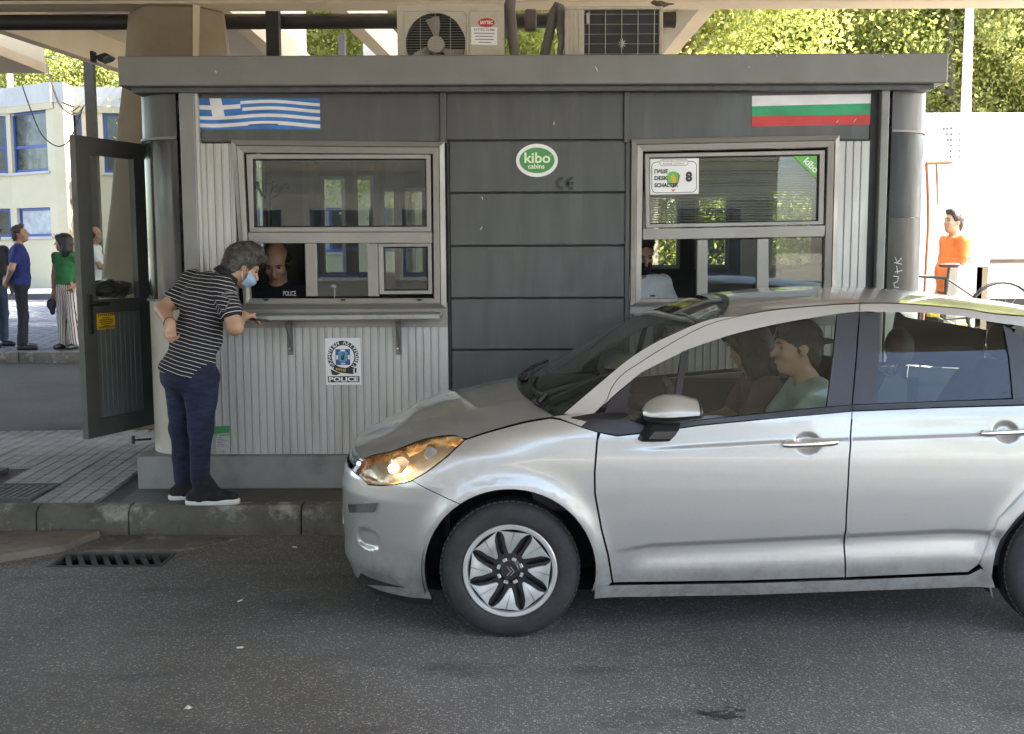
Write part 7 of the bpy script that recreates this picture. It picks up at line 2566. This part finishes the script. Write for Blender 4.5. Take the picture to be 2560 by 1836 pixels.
def person(label, J, o, h=.012, group=None, cat='person'):
    t = thing('person', label, cat, o.get('base', tuple(J['pel'] * [1, 1, 0])), group)
    g = o.get('girth', 1.0)
    fc, fp = nrm(o['f_chest']), nrm(o.get('f_pel', o['f_chest']))
    up = np.array([0, 0, 1.])
    spine = nrm(J['nb'] - J['pel'])
    up_c = nrm(J['nb'] - J['wai'])
    sc = nrm(np.cross(fc, up_c)); fc = nrm(np.cross(up_c, sc))
    sp2 = nrm(np.cross(fp, up)); fp = nrm(np.cross(up, sp2))
    AC, AP = [fc, sc, up_c], [fp, sp2, up]
    f, u, s = head_frame(o['f_head'], o.get('u_head', (0, 0, 1)))
    k = o.get('hk', 1.0)
    L, q = head_prims(J['head'], f, u, s, k)
    body = L + [cap(q(-.02, 0, -.07), J['nb'] + up_c * .0, .052 * k, .058 * g, .03)]
    def torso(d):
        return [elp(J['pel'] - fp * .03 * (o.get('hipk', 1) - 1) * 4, np.array([.115, .170, .13]) * g * o.get('hipk', 1) + d, AP, .05), elp(J['wai'], np.array([.112, .152, .15]) * g + d, AC, .08),
                elp(J['che'], np.array([.118, .170, .17]) * g + d, AC, .08), cap(J['shL'], J['shR'], .062 * g + d, k=.05)] + ([elp(J['pel'] - fp * .065 + np.array([0, 0, -.04]), np.array([.10, .16, .11]) * g + d + .006, AP, .05), elp(J['pel'] + fp * .012 + np.array([0, 0, .0]), np.array([.134, .188, .135]) * g + d + .004, AP, .04), elp(J['wai'] + fc * .05 + np.array([0, 0, .03]), np.array([.112, .140, .12]) * g + d, AC, .06)] if 'hipk' in o else [])
    body += torso(-.022)
    sh = {}
    for a in 'LR':
        S_, E_, W_ = J['sh' + a], J['el' + a], J['wr' + a]
        ar = o.get('arm', 1.0)
        body += [cap(S_, E_, .050 * ar, .042 * ar, .03), cap(E_, W_, .043 * ar, .027 * ar, .02)]
        if 'hand' + a in o:
            body += hand_prims(W_, *o['hand' + a])
    lg = o.get('leg', 1.0)
    legs = o.get('legs', True)
    if legs:
        for a in 'LR':
            body += [cap(J['hip' + a], J['kn' + a], .075 * lg, .052 * lg, .04), cap(J['kn' + a], J['an' + a], .052 * lg, .036, .03), cap(J['an' + a], J['toe' + a], .035, .025, .02)]
    bo = sdf_part('body', body, h, o.get('skin', SK1), t)
    if o.get('eyes', True):
        for sg2 in (-1, 1):
            MB().sphere(q(.083, sg2 * .033, .003), .0075 * k, 10, 6).build('eye', M_EYE, bo, smooth=80)
            MB().tube([q(.098, sg2 * .018, .026), q(.096, sg2 * .036, .031), q(.086, sg2 * .052, .026)], [.003 * k, .004 * k, .002 * k], 6).build('eyebrow', o.get('hair_mat', M_HAIR_D), bo, smooth=80)
        MB().sphere(q(.099, 0, -.066), (.007 * k, .022 * k, .006 * k), 10, 6).build('mouth', M_MOUTH, bo, smooth=80) if o.get('mouth', True) else None
    hp = hair_prims(q, f, u, s, k, o.get('hair', 'short'))
    if hp:
        ho_ = sdf_part('hair', hp, min(h, .009), o.get('hair_mat', M_HAIR_D), t, jitter=o.get('hair_j', .005))
        st_ = o.get('strands', (500, .05))
        strands(ho_, st_[0], st_[1], o.get('comb', tuple(-f * .6 - u * .6)), o.get('hair_mat', M_HAIR_D), ho_, w=o.get('strand_w', .004))
    # shirt
    sl = o.get('sleeve', .62)
    d = .010
    sp_ = torso(d)
    for a in 'LR':
        S_, E_ = J['sh' + a], J['el' + a]
        if sl > 0:
            sp_ += [cap(S_, S_ + (E_ - S_) * sl, .066 * o.get('arm', 1.0), (.062 if sl < 1 else .055) * o.get('arm', 1.0), .03)]
            if sl > 1:
                sp_ += [cap(E_, E_ + (J['wr' + a] - E_) * .9, .052, .042, .02)]
    if sl > 0:
        for a in 'LR':
            S_, E_ = J['sh' + a], J['el' + a]
    hem = o.get('hem')
    if hem is not None:
        sp_.append(cut(hem, o.get('hem_n', (0, 0, -1))))
    sp_.append(elp(J['nb'] + up_c * .045 + fc * o.get('neck_open', .015), np.array([.062, .062, .05]), AC, .01, 's'))
    at = o.get('attr')
    so = sdf_part(o.get('shirt_name', 'shirt'), sp_, h, o['shirt'], t, attr=at, jitter=o.get('fold', .004))
    if legs and o.get('trousers') is not None:
        tp = [elp(J['pel'] + np.array([0, 0, -.01]), np.array([.118, .168, .12]) * g * o.get('hipk', 1) + .006, AP, .04)] + ([elp(J['pel'] - fp * .065 + np.array([0, 0, -.04]), np.array([.10, .16, .11]) * g, AP, .05)] if 'hipk' in o else [])
        w0 = o.get('flare', .062)
        for a in 'LR':
            tp += [cap(J['hip' + a], J['kn' + a], .093 * lg * o.get('thigh', 1), .072 * lg, .05), cap(J['kn' + a], J['an' + a] + np.array([0, 0, .03]), .070 * lg, w0 * lg, .03)]
        to = sdf_part('trousers', tp, h, o['trousers'], t, attr=o.get('attr_t'), jitter=min(.004, o.get('fold', .004)))
        for a in 'LR':
            A_, T_ = J['an' + a], J['toe' + a]
            dr = nrm(T_ - A_ * [1, 1, 0] - [0, 0, T_[2]])
            gz = o['gz']
            heel = np.array([A_[0], A_[1], gz + .045]) - dr * .045
            toe = np.array([T_[0], T_[1], gz + .035])
            sh_p = [cap(heel, toe, .042, .034, .02), cap(A_ + [0, 0, o.get('hitop', .02)], heel + dr * .05, .047 if 'hitop' in o else .045, .047, .03)] + ([cap(A_ + dr * .01 + [0, 0, .05], heel + dr * .14, .047, .046, .03)] if 'hitop' in o else []) + [elp((heel + toe) / 2 + [0, 0, .005], (np.linalg.norm(toe - heel) * .62, .044, .045), [dr, np.cross(dr, up), up], .02), cut([0, 0, gz + (.022 if o.get('sole') is not None else .002)], (0, 0, -1))]
            if o.get('shoe', True) is not False:
                ho = sdf_part('shoe', sh_p, min(h, .010), o.get('shoe_mat', M_BLACK), t)
                if o.get('sole') is not None:
                    n_ = 22
                    perp = np.cross(dr, up)
                    ct, hl_ = (heel + toe) / 2, np.linalg.norm(toe - heel) / 2 + .045
                    ring = lambda z, e: [tuple(ct * [1, 1, 0] + dr * (hl_ + e) * math.copysign(abs(math.cos(a_)) ** .7, math.cos(a_)) + perp * (.046 + e) * math.copysign(abs(math.sin(a_)) ** .7, math.sin(a_)) + [0, 0, z]) for a_ in [2 * math.pi * i / n_ for i in range(n_)]]
                    MB().loops([ring(gz + .001, -.004), ring(gz + .006, .002), ring(gz + .028, .003), ring(gz + .034, -.004)]).build('sole', o['sole'], ho, smooth=50)
    return t, q, (f, u, s), so
def V3(px, py, Y):
    return np.array(P(px, py, Y))

# ---- woman in a striped polo bending to the left window
J = dict(head=V3(607, 664, 6.70), nb=V3(560, 697, 6.645), che=V3(514, 752, 6.61), wai=V3(488, 842, 6.57), pel=V3(472, 922, 6.55),
         shR=V3(556, 722, 6.51), shL=V3(484, 706, 6.75), elR=V3(588, 818, 6.43), wrR=V3(604, 790, 6.62), elL=V3(408, 774, 6.60), wrL=V3(425, 810, 6.41),
         hipR=V3(503, 945, 6.48), hipL=V3(457, 942, 6.62), knR=V3(502, 1070, 6.47), knL=V3(455, 1072, 6.61), anR=V3(500, 1212, 6.45), anL=V3(458, 1206, 6.60))
J['toeR'] = np.array([J['anR'][0] + .19, J['anR'][1] + .01, KZ + .03]); J['toeL'] = np.array([J['anL'][0] + .17, J['anL'][1] + .07, KZ + .03])
J['anR'][2] = max(J['anR'][2], KZ + .09); J['anL'][2] = max(J['anL'][2], KZ + .09)
_sd = nrm(J['nb'] - J['pel'])
def _w_attr(V):
    t = (V - J['pel']) @ nrm(_sd * [.75, 1, 1]) + 2.0
    a = J['elR'] - J['shR']
    L_ = np.linalg.norm(a)
    tt = ((V - J['shR']) @ a) / L_ ** 2
    dd = np.linalg.norm(V - J['shR'] - np.clip(tt, 0, 1)[:, None] * a, axis=1)
    onarm = (dd < .074) & (tt > .22)
    return np.where(onarm, tt * L_ + 2.0, t + .012 * np.sin(V[:, 0] * 9))
M_POLO = STRIPED('striped_polo', (.008, .008, .013), (.62, .60, .60), .0235, .0030)
M_JEANS = MAT('dark_jeans', (.010, .015, .043), .9, var=.5, scale=11, bump=.9, bscale=34, stretch=(.6, .6, 2.2))
wt, wq, wf, wso = person('woman in a striped polo and dark jeans bending down to the left window', J, dict(
    f_chest=(.66, .75, 0), f_pel=(.80, .60, 0), f_head=(.74, .42, -.52), u_head=(.45, .2, .85), hk=.99, girth=.97, hipk=1.12, thigh=1.18, arm=1.12, leg=1.02,
    hair='full', strands=(3600, .036), strand_w=.0017, comb=(-.5, -.2, -.8), hair_mat=M_HAIR_G, hair_j=.005, skin=SK1, shirt=M_POLO, attr=_w_attr, sleeve=.60, hem=J['pel'] + [0, 0, -.03], hem_n=(-.2, 0, -1), fold=.007,
    trousers=M_JEANS, hitop=.07, shoe_mat=CLOTH('black_knit', (.010, .010, .012)), sole=MAT('white_sole', (.75, .75, .74), .6), gz=KZ, flare=.054, neck_open=.02,
    handR=((.55, .80, -.12), (.25, .1, -1), (-.6, .7, 0), 1.0, .45), handL=((.10, -.15, -.95), (.75, -.6, 0), (-.6, -.7, -.1), .95, .85), base=(J['pel'][0], J['pel'][1], KZ)), h=.0075)
# polo collar
f, u, s = wf
cpts = [J['nb'] + np.array([0, 0, .01]) + (np.array([math.cos(a), math.sin(a), 0]) * .078) for a in [rad(20 + 320 * k / 14) for k in range(15)]]
axn = nrm(J['nb'] - J['che'])
e1n = nrm(np.cross(axn, [0, 1, 0.1])); e2n = np.cross(axn, e1n)
rg0 = [J['nb'] + axn * .005 + (e1n * math.cos(a) + e2n * math.sin(a)) * .088 for a in [2 * math.pi * k / 18 for k in range(18)]]
rg1 = [J['nb'] + axn * .045 + (e1n * math.cos(a) + e2n * math.sin(a)) * .076 for a in [2 * math.pi * k / 18 for k in range(18)]]
rg2 = [J['nb'] + axn * .048 + (e1n * math.cos(a) + e2n * math.sin(a)) * .070 for a in [2 * math.pi * k / 18 for k in range(18)]]
MB().loops([rg0, rg1, rg2], cap=False).build('collar', CLOTH('polo_collar', (.009, .009, .014)), wso, smooth=60)
# face mask with ear loop
M_MASK = MAT('mask_blue', (.30, .42, .60), .8, var=.08)
mp_ = []
for a in range(9):
    th = rad(-85 + 170 * a / 8)
    row = []
    for b in range(6):
        v = b / 5
        zz = -.018 - .088 * v
        rr_ = .070 + .030 * math.sin(math.pi * min(1, v * 1.1))
        row.append(wq(.026 + rr_ * math.cos(th) * 1.02, rr_ * .98 * math.sin(th) * (1 - .15 * v), zz))
    mp_.append(row)
m = MB()
m.grid(lambda i, j: mp_[int(i)][int(j)], list(range(9)), list(range(6)))
mk_ = m.build('face_mask', M_MASK, wt, smooth=70)
for sg2 in (-1, 1):
    MB().tube([wq(.035, sg2 * .069, -.03), wq(.0, sg2 * .082, .012), wq(-.022, sg2 * .085, -.01), wq(.0, sg2 * .080, -.05), wq(.035, sg2 * .060, -.09)], .0022, 5).build('ear_loop', M_WHITE, mk_)
# bracelet
wl, el_ = J['wrL'], J['elL']
ax2 = nrm(wl - el_); e1n = nrm(np.cross(ax2, [0, 0, 1])); e2n = np.cross(ax2, e1n)
MB().tube([wl - ax2 * .012 + (e1n * math.cos(a) + e2n * math.sin(a)) * .033 for a in [2 * math.pi * k / 18 for k in range(19)]], .005, 6, cap=False).build('bracelet', M_BLACK, wt, smooth=60)
# small dark phone in her right hand
hp_ = J['wrR'] + nrm((.55, .80, -.12)) * .10 + np.array([.03, .01, -.018])
tag(MB().obox(tuple(hp_), (.75, -.6, 0), (.5, .8, -.12), (0, .1, 1), .065, .12, .012).build('phone', M_BLACK, bevel=.003), 'dark phone held on the shelf by the bending woman', 'phone')

# ---- generic standing figure for the people in the background
def stand(px, Y, hgt, gz, face, o, lean=0.0, stance=.1, look=None, arms=None):
    x = P(px, 700, Y).x
    k = hgt / 1.75
    f = nrm((face[0], face[1], 0)); s = np.array([f[1], -f[0], 0])
    b = np.array([x, Y, gz])
    q = lambda a, c, z: b + f * a * k + s * c * k + np.array([0, 0, z * k])
    J = dict(head=q(.03 + lean, 0, 1.635), nb=q(.0 + lean, 0, 1.475), che=q(lean * .7, 0, 1.29), wai=q(.01 + lean * .4, 0, 1.10), pel=q(0, 0, .95),
             shR=q(lean, .175, 1.425), shL=q(lean, -.175, 1.425), hipR=q(0, .085, .89), hipL=q(0, -.085, .89),
             knR=q(.02, stance + .005, .49), knL=q(.02, -stance - .005, .49), anR=q(-.01, stance + .01, .085), anL=q(-.01, -stance - .01, .085), toeR=q(.16, stance + .03, .03), toeL=q(.16, -stance - .03, .03))
    A = arms or {}
    for a, sg2 in (('R', 1), ('L', -1)):
        e, w = A.get(a, ((.0, .235, 1.13), (.05, .235, .88)))
        J['el' + a] = q(e[0], sg2 * e[1], e[2]); J['wr' + a] = q(w[0], sg2 * w[1], w[2])
        o.setdefault('hand' + a, (J['wr' + a] - J['el' + a], -s * sg2, f, 1.0, .4))
    o.update(dict(f_chest=f, f_head=look if look is not None else f, gz=gz, base=tuple(b)))
    o.setdefault('hem', J['pel'] + np.array([0, 0, -.09 * k]))
    return J, o
BG = 'people standing on the far pavement'
J2, o2 = stand(50, 15.75, 1.80, .30, (.55, .25), dict(shirt=CLOTH('blue_tshirt', (.016, .026, .14)), trousers=CLOTH('dark_trousers', (.014, .016, .024)), hair_mat=M_HAIR_B, girth=1.10, skin=SK2, fold=.008, flare=.075),
               look=(.9, .1, .22), arms=dict(R=((-.10, .26, 1.15), (-.17, .06, .98)), L=((-.10, .27, 1.15), (-.17, .08, 1.0))))
person('man in a blue T-shirt and dark trousers looking to the right', J2, o2, .013, BG)
J3, o3 = stand(166, 15.85, 1.66, .30, (-.35, -.85), dict(shirt=CLOTH('green_blouse', (.03, .16, .055)), hair='long', skin=SK2, shirt_name='blouse', sleeve=.22, girth=.95, fold=.008, shoe_mat=MAT('flat_shoe', (.03, .028, .026), .4), flare=.085),
               look=(-.95, -.15, .05), arms=dict(L=((-.14, .33, 1.17), (.04, .21, .99)), R=((.0, .24, 1.13), (.02, .25, .87))), stance=.10)
M_STRP = STRIPED('striped_trousers', (.58, .53, .50), (.06, .025, .035), .034, .011)
o3['trousers'] = M_STRP
o3['hem'] = J3['pel'] + np.array([0, 0, .045])
o3['attr_t'] = lambda V: 5.0 + (V[:, 0] - J3['pel'][0]) * (1 + .0 * V[:, 2]) + np.where(V[:, 2] < J3['pel'][2] - .1, np.sign(V[:, 0] - J3['pel'][0]) * (J3['pel'][2] - .1 - V[:, 2]) * -.06, 0)
person('woman in a green blouse and striped trousers with long dark hair', J3, o3, .012, BG)
hb_ = thing('handbag', 'small dark blue handbag hanging from the woman in green', 'bag', tuple(J3['wrR'] + [0, 0, -.25]))
w_ = J3['wrR']
sdf_part('bag_body', [elp(w_ + [-.03, -.02, -.17], (.075, .04, .085), None, .01), elp(w_ + [-.02, -.02, -.27], (.04, .03, .06), None, .03)], .012, MAT('navy_leather', (.02, .03, .06), .5), hb_)
MB().tube([tuple(w_ + [-.07, -.02, -.12]), tuple(w_ + [-.01, -.02, -.05]), tuple(w_ + [.02, -.02, -.14])], .006, 6).build('strap', M_BLACK, hb_)
J4, o4 = stand(238, 16.9, 1.80, .30, (.9, .1), dict(shirt=CLOTH('white_shirt', (.62, .62, .66), .06), trousers=CLOTH('grey_trousers', (.02, .022, .028)), hair_mat=M_HAIR_B, hair='balding', skin=SK2),
               look=(.95, -.2, -.08), arms=dict(R=((.14, .24, 1.16), (.39, .20, 1.12)), L=((-.05, .24, 1.14), (.0, .22, .9))))
person('man in a white shirt stretching his forearm, half hidden behind the door', J4, o4, .013, BG)
J5, o5 = stand(-12, 16.3, 1.78, .30, (.9, -.4), dict(shirt=CLOTH('black_polo', (.012, .014, .02)), trousers=CLOTH('blue_jeans_bg', (.03, .045, .08)), skin=SK2), look=(.85, -.3, -.25))
person('dark-haired man in a black shirt cut by the left picture edge', J5, o5, .014, BG)
# ---- man in orange on the sunlit right
J6, o6 = stand(2384, 11.9, 1.80, .32, (-1, -.12), dict(shirt=CLOTH('orange_tshirt', (.85, .24, .07)), trousers=CLOTH('shorts', (.06, .06, .07)), hair='short', hair_mat=M_HAIR_B, girth=1.12, arm=1.05, skin=SKIN('skin_pale', (.55, .36, .27)), fold=.008), look=(-.9, -.3, .05))
J6['wai'] = J6['wai'] + nrm((-1, -.12, 0)) * .05
person('stout man in an orange T-shirt in the glaring sun right of the booth', J6, o6, .014)

# ---- the two officers inside the booth
def seated(head, f, nbz=.15, drop=.0):
    f = nrm((f[0], f[1], 0)); s = np.array([f[1], -f[0], 0])
    h_ = np.array(head)
    q = lambda a, c, z: h_ + f * a + s * c + np.array([0, 0, z])
    return dict(head=h_, nb=q(-.045, 0, -.165), che=q(-.05, 0, -.36), wai=q(-.05, 0, -.55), pel=q(-.06, 0, -.72), shR=q(-.05, .19, -.22), shL=q(-.05, -.19, -.22),
                elR=q(.05, .27, -.46), elL=q(.05, -.27, -.46), wrR=q(.22, .16, -.50), wrL=q(.22, -.16, -.50), hipR=q(-.06, .1, -.75), hipL=q(-.06, -.1, -.75)), f, s
hc1 = V3(690, 655, 7.45)
J7, f7, s7 = seated(hc1, (0, -1))
t7, q7, fr7, so7 = person('balding policeman in a black T-shirt looking down behind the left window', J7, dict(f_chest=f7, f_head=(.03, -.86, -.50), u_head=(0, -.3, 1), hk=1.08, girth=1.12, legs=False, hair='balding', shirt=CLOTH('police_tshirt', (.008, .009, .014)), skin=SKIN('skin_ruddy', (.40, .23, .17)),  # the policeman's own even skin tone
              handR=((0, -1, -.1), (0, 0, -1), (-1, 0, 0), 1.0, .4), handL=((0, -1, -.1), (0, 0, -1), (1, 0, 0), 1.0, .4)), .010, 'officers inside the booth')
O_ = P(708, 740, 7.20); e_ = P(740, 740, 7.20); z_ = P(708, 728, 7.20)
text_mb('POLICE', O_, (1, 0, 0), (0, 0, 1), (e_ - O_).length, (z_ - O_).length, .01).build('lettering', M_WHITE, so7, fix=False)
hc2 = V3(1602, 632, 7.45)
J8, f8, s8 = seated(hc2, (.35, -.9))
t8, q8, fr8, so8 = person('officer in a white shirt with dark shoulder straps behind the right window', J8, dict(f_chest=f8, f_head=(.25, -.8, -.45), u_head=(0, -.2, 1), hk=1.05, legs=False, hair='short', shirt=CLOTH('uniform_white', (.62, .62, .66), .06), sleeve=.9, skin=SK2,
              handR=((0, -1, -.1), (0, 0, -1), (-1, 0, 0), 1.0, .4), handL=((0, -1, -.1), (0, 0, -1), (1, 0, 0), 1.0, .4)), .010, 'officers inside the booth')
shp = J8['shL']
for a, sgx in (('shL', 1), ('shR', -1)):
    c_ = J8[a] * .8 + J8['nb'] * .2 + [0, 0, .066]
    MB().obox(tuple(c_), (s8[0], s8[1], -.25 * (-sgx)), f8, (0, 0, 1), .12, .05, .008).build('shoulder_strap', M_BLACK, so8, bevel=.003)
mk2 = MB()
mk2.grid(lambda i, j: q8(.03 + .075 * math.cos(i) * (1 + .1 * j), .07 * math.sin(i), -.02 - .085 * j), [rad(-80 + 20 * k) for k in range(9)], [k / 4 for k in range(5)])
mk2.build('face_mask', M_BLACK, t8, smooth=70)

# ---- people in the car
def rider(head, f, o, h=.012):
    J, f_, s_ = seated(head, f)
    J['pel'] = J['head'] + np.array([.16, 0, -.62]); J['wai'] = J['head'] + np.array([.15, 0, -.45]); J['che'] = J['head'] + np.array([.11, 0, -.31]); J['nb'] = J['head'] + np.array([.05, 0, -.155])
    for a, sg2 in (('R', -1), ('L', 1)):
        J['sh' + a] = J['head'] + np.array([.07, .18 * sg2 * -1, -.22])
        J['hip' + a] = J['pel'] + np.array([-.02, .09 * sg2 * -1, 0]); J['kn' + a] = J['pel'] + np.array([-.42, .11 * sg2 * -1, .05]); J['an' + a] = J['pel'] + np.array([-.60, .11 * sg2 * -1, -.25]); J['toe' + a] = J['an' + a] + np.array([-.15, 0, -.02])
        e, w = o.pop('arm' + a)
        J['el' + a] = J['head'] + np.array(e); J['wr' + a] = J['head'] + np.array(w)
        o['hand' + a] = ((-1, 0, .1), (0, 0, -1), (0, sg2, 0), 1.0, .6)
    o.update(f_chest=(-1, 0, 0), legs=True, trousers=CLOTH('rider_trousers', (.03, .03, .035)), gz=J['anR'][2] - .09, shoe=False)
    return J, o
hd_ = V3(1990, 868, 5.06)
J9, o9 = rider(hd_, (-1, 0), dict(f_head=(-.95, -.10, -.05), hair='short', shirt=CLOTH('pale_green_tshirt', (.36, .44, .40), .08), skin=SK2, girth=.98, armR=((-.08, .25, -.42), (-.42, .12, -.36)), armL=((-.12, -.22, -.44), (-.44, -.10, -.34))))
t9, q9, fr9, so9 = person('driver in a pale green T-shirt and dark cap at the wheel of the car', J9, o9, .012, 'people in the car')
f, u, s = fr9
sdf_part('cap', [elp(q9(-.02, 0, .045), (.106, .087, .09), [f, s, u], .01), elp(q9(-.12, 0, .02), (.07, .07, .014), [f, s, u], .02), cut(q9(0, 0, .015), u * -1 + f * .1)], .009, CLOTH('dark_cap', (.02, .02, .022)), t9)
hp2 = V3(1868, 862, 5.80)
J10, o10 = rider(hp2, (-1, 0), dict(f_head=(-.6, .6, -.35), hair='long', hair_mat=M_HAIR_D, shirt=CLOTH('brown_top', (.11, .075, .055)), skin=SK2, girth=.95, armR=((-.06, .22, -.42), (-.30, .15, -.45)), armL=((-.08, -.22, -.42), (-.32, -.12, -.44))))
person('dark-haired passenger leaning forward in the far front seat of the car', J10, o10, .012, 'people in the car')

# ================================================================== SMALL THINGS
# coat stand in the left room
ct = thing('coat_stand', 'black coat stand with ball-tipped arms inside the left window', 'coat stand', tuple(P(672, 800, 8.2)))
bx_ = P(672, 560, 8.2)
MB().tube([(bx_.x, 8.2, .405), (bx_.x, 8.2, P(672, 470, 8.2).z)], .022, 10).build('stem', M_BLACK, ct)
for (x, y) in ((641, 462), (670, 466), (684, 461), (714, 468)):
    e_ = P(x, y, 8.2 + (.08 if x in (670, 684) else 0))
    MB().tube([(bx_.x, 8.2, P(672, 500, 8.2).z), ((bx_.x + e_.x) / 2, 8.2, (P(672, 488, 8.2).z)), e_], .010, 7).build('arm', M_BLACK, ct)
    MB().sphere(e_, .026, 12, 8).build('ball_tip', M_BLACK, ct, smooth=80)
MB().lathe([(.0, .0), (.2, 0), (.2, .02), (.03, .05)], (bx_.x, 8.2, .402), 'Z', 20).build('foot', M_BLACK, ct)
# water bottle and black backpack in the right room
bt = thing('water_bottle', 'clear plastic water bottle behind the right pane', 'bottle', tuple(P(1997, 676, 7.45)))
b0 = P(1997, 690, 7.45)
zt0 = P(1997, 656, 7.45).z
MB().lathe([(.0, 0), (.038, 0), (.04, .01), (.04, zt0 - b0.z - .055), (.036, zt0 - b0.z - .035), (.015, zt0 - b0.z - .008), (.014, zt0 - b0.z + .006)], (b0.x, b0.y, b0.z), 'Z', 20).build('body', GLASS('clear_plastic', (.85, .88, .9), 1.45, .05), bt, smooth=40)
MB().lathe([(.0, 0), (.016, 0), (.016, .018), (.0, .02)], (b0.x, b0.y, zt0 + .007), 'Z', 14).build('cap', M_PNAVY, bt, smooth=40)
MB().lathe([(.0407, 0), (.0407, .04)], (b0.x, b0.y, b0.z + .03), 'Z', 20, cap=False).build('label_band', M_PNAVY, bt, smooth=40)
bp_ = thing('backpack', 'black backpack lying on the counter behind the right pane', 'bag', tuple(P(1985, 735, 7.35)))
c_ = V3(1985, 712, 7.32)
sdf_part('pack', [elp(c_ + [-.04, 0, -.01], (.20, .12, .12), None, .02), elp(c_ + [.14, .02, .03], (.13, .11, .13), None, .05), cap(c_ + [-.2, 0, -.04], c_ + [.2, 0, -.05], .08, k=.05), cut(c_ + [0, 0, -.10], (0, 0, -1))], .012, CLOTH('black_nylon', (.012, .012, .014)), bp_, jitter=.008)
MB().box(c_[0] - .22, c_[0] + .24, c_[1] - .1, c_[1] + .12, 1.141, c_[2] - .10).build('stand', M_INTDARK, bp_)
MB().box(b0.x - .05, b0.x + .05, b0.y - .05, b0.y + .05, 1.141, b0.z - .001).build('coaster', M_INTDARK, bt)
# desk microphone in the left middle pane
mc = thing('desk_microphone', 'small white desk microphone behind the left middle pane', 'microphone', tuple(P(836, 738, 7.2)))
MB().tube([(P(836, 745, 7.2).x, 7.2, 1.141), P(836, 720, 7.2)], .005, 8).build('stem', M_WHITE, mc)
MB().sphere(P(834, 716, 7.2), (.020, .016, .012), 12, 8).build('head', M_WHITE, mc, smooth=80)
# black bin bag resting on the door's middle rail
bb_ = thing('bin_bag', 'crumpled black plastic bag on the middle rail of the open door', 'bag', D(DW * .45, .02, dzm + .02))
cc = np.array(D(DW * .42, -.10, dzm + .085))
M_BAGP = MAT('black_polythene', (.014, .014, .015), .22, var=.2, bump=.9, bscale=22)
sdf_part('bag', [elp(cc, (.10, .11, .07), None, .03), elp(cc + [.06, .13, -.01], (.09, .10, .055), None, .04), elp(cc + [-.06, -.15, -.02], (.05, .10, .04), None, .05), cut(cc + [0, 0, -.062], (0, 0, -1))], .010, M_BAGP, bb_, jitter=.014)
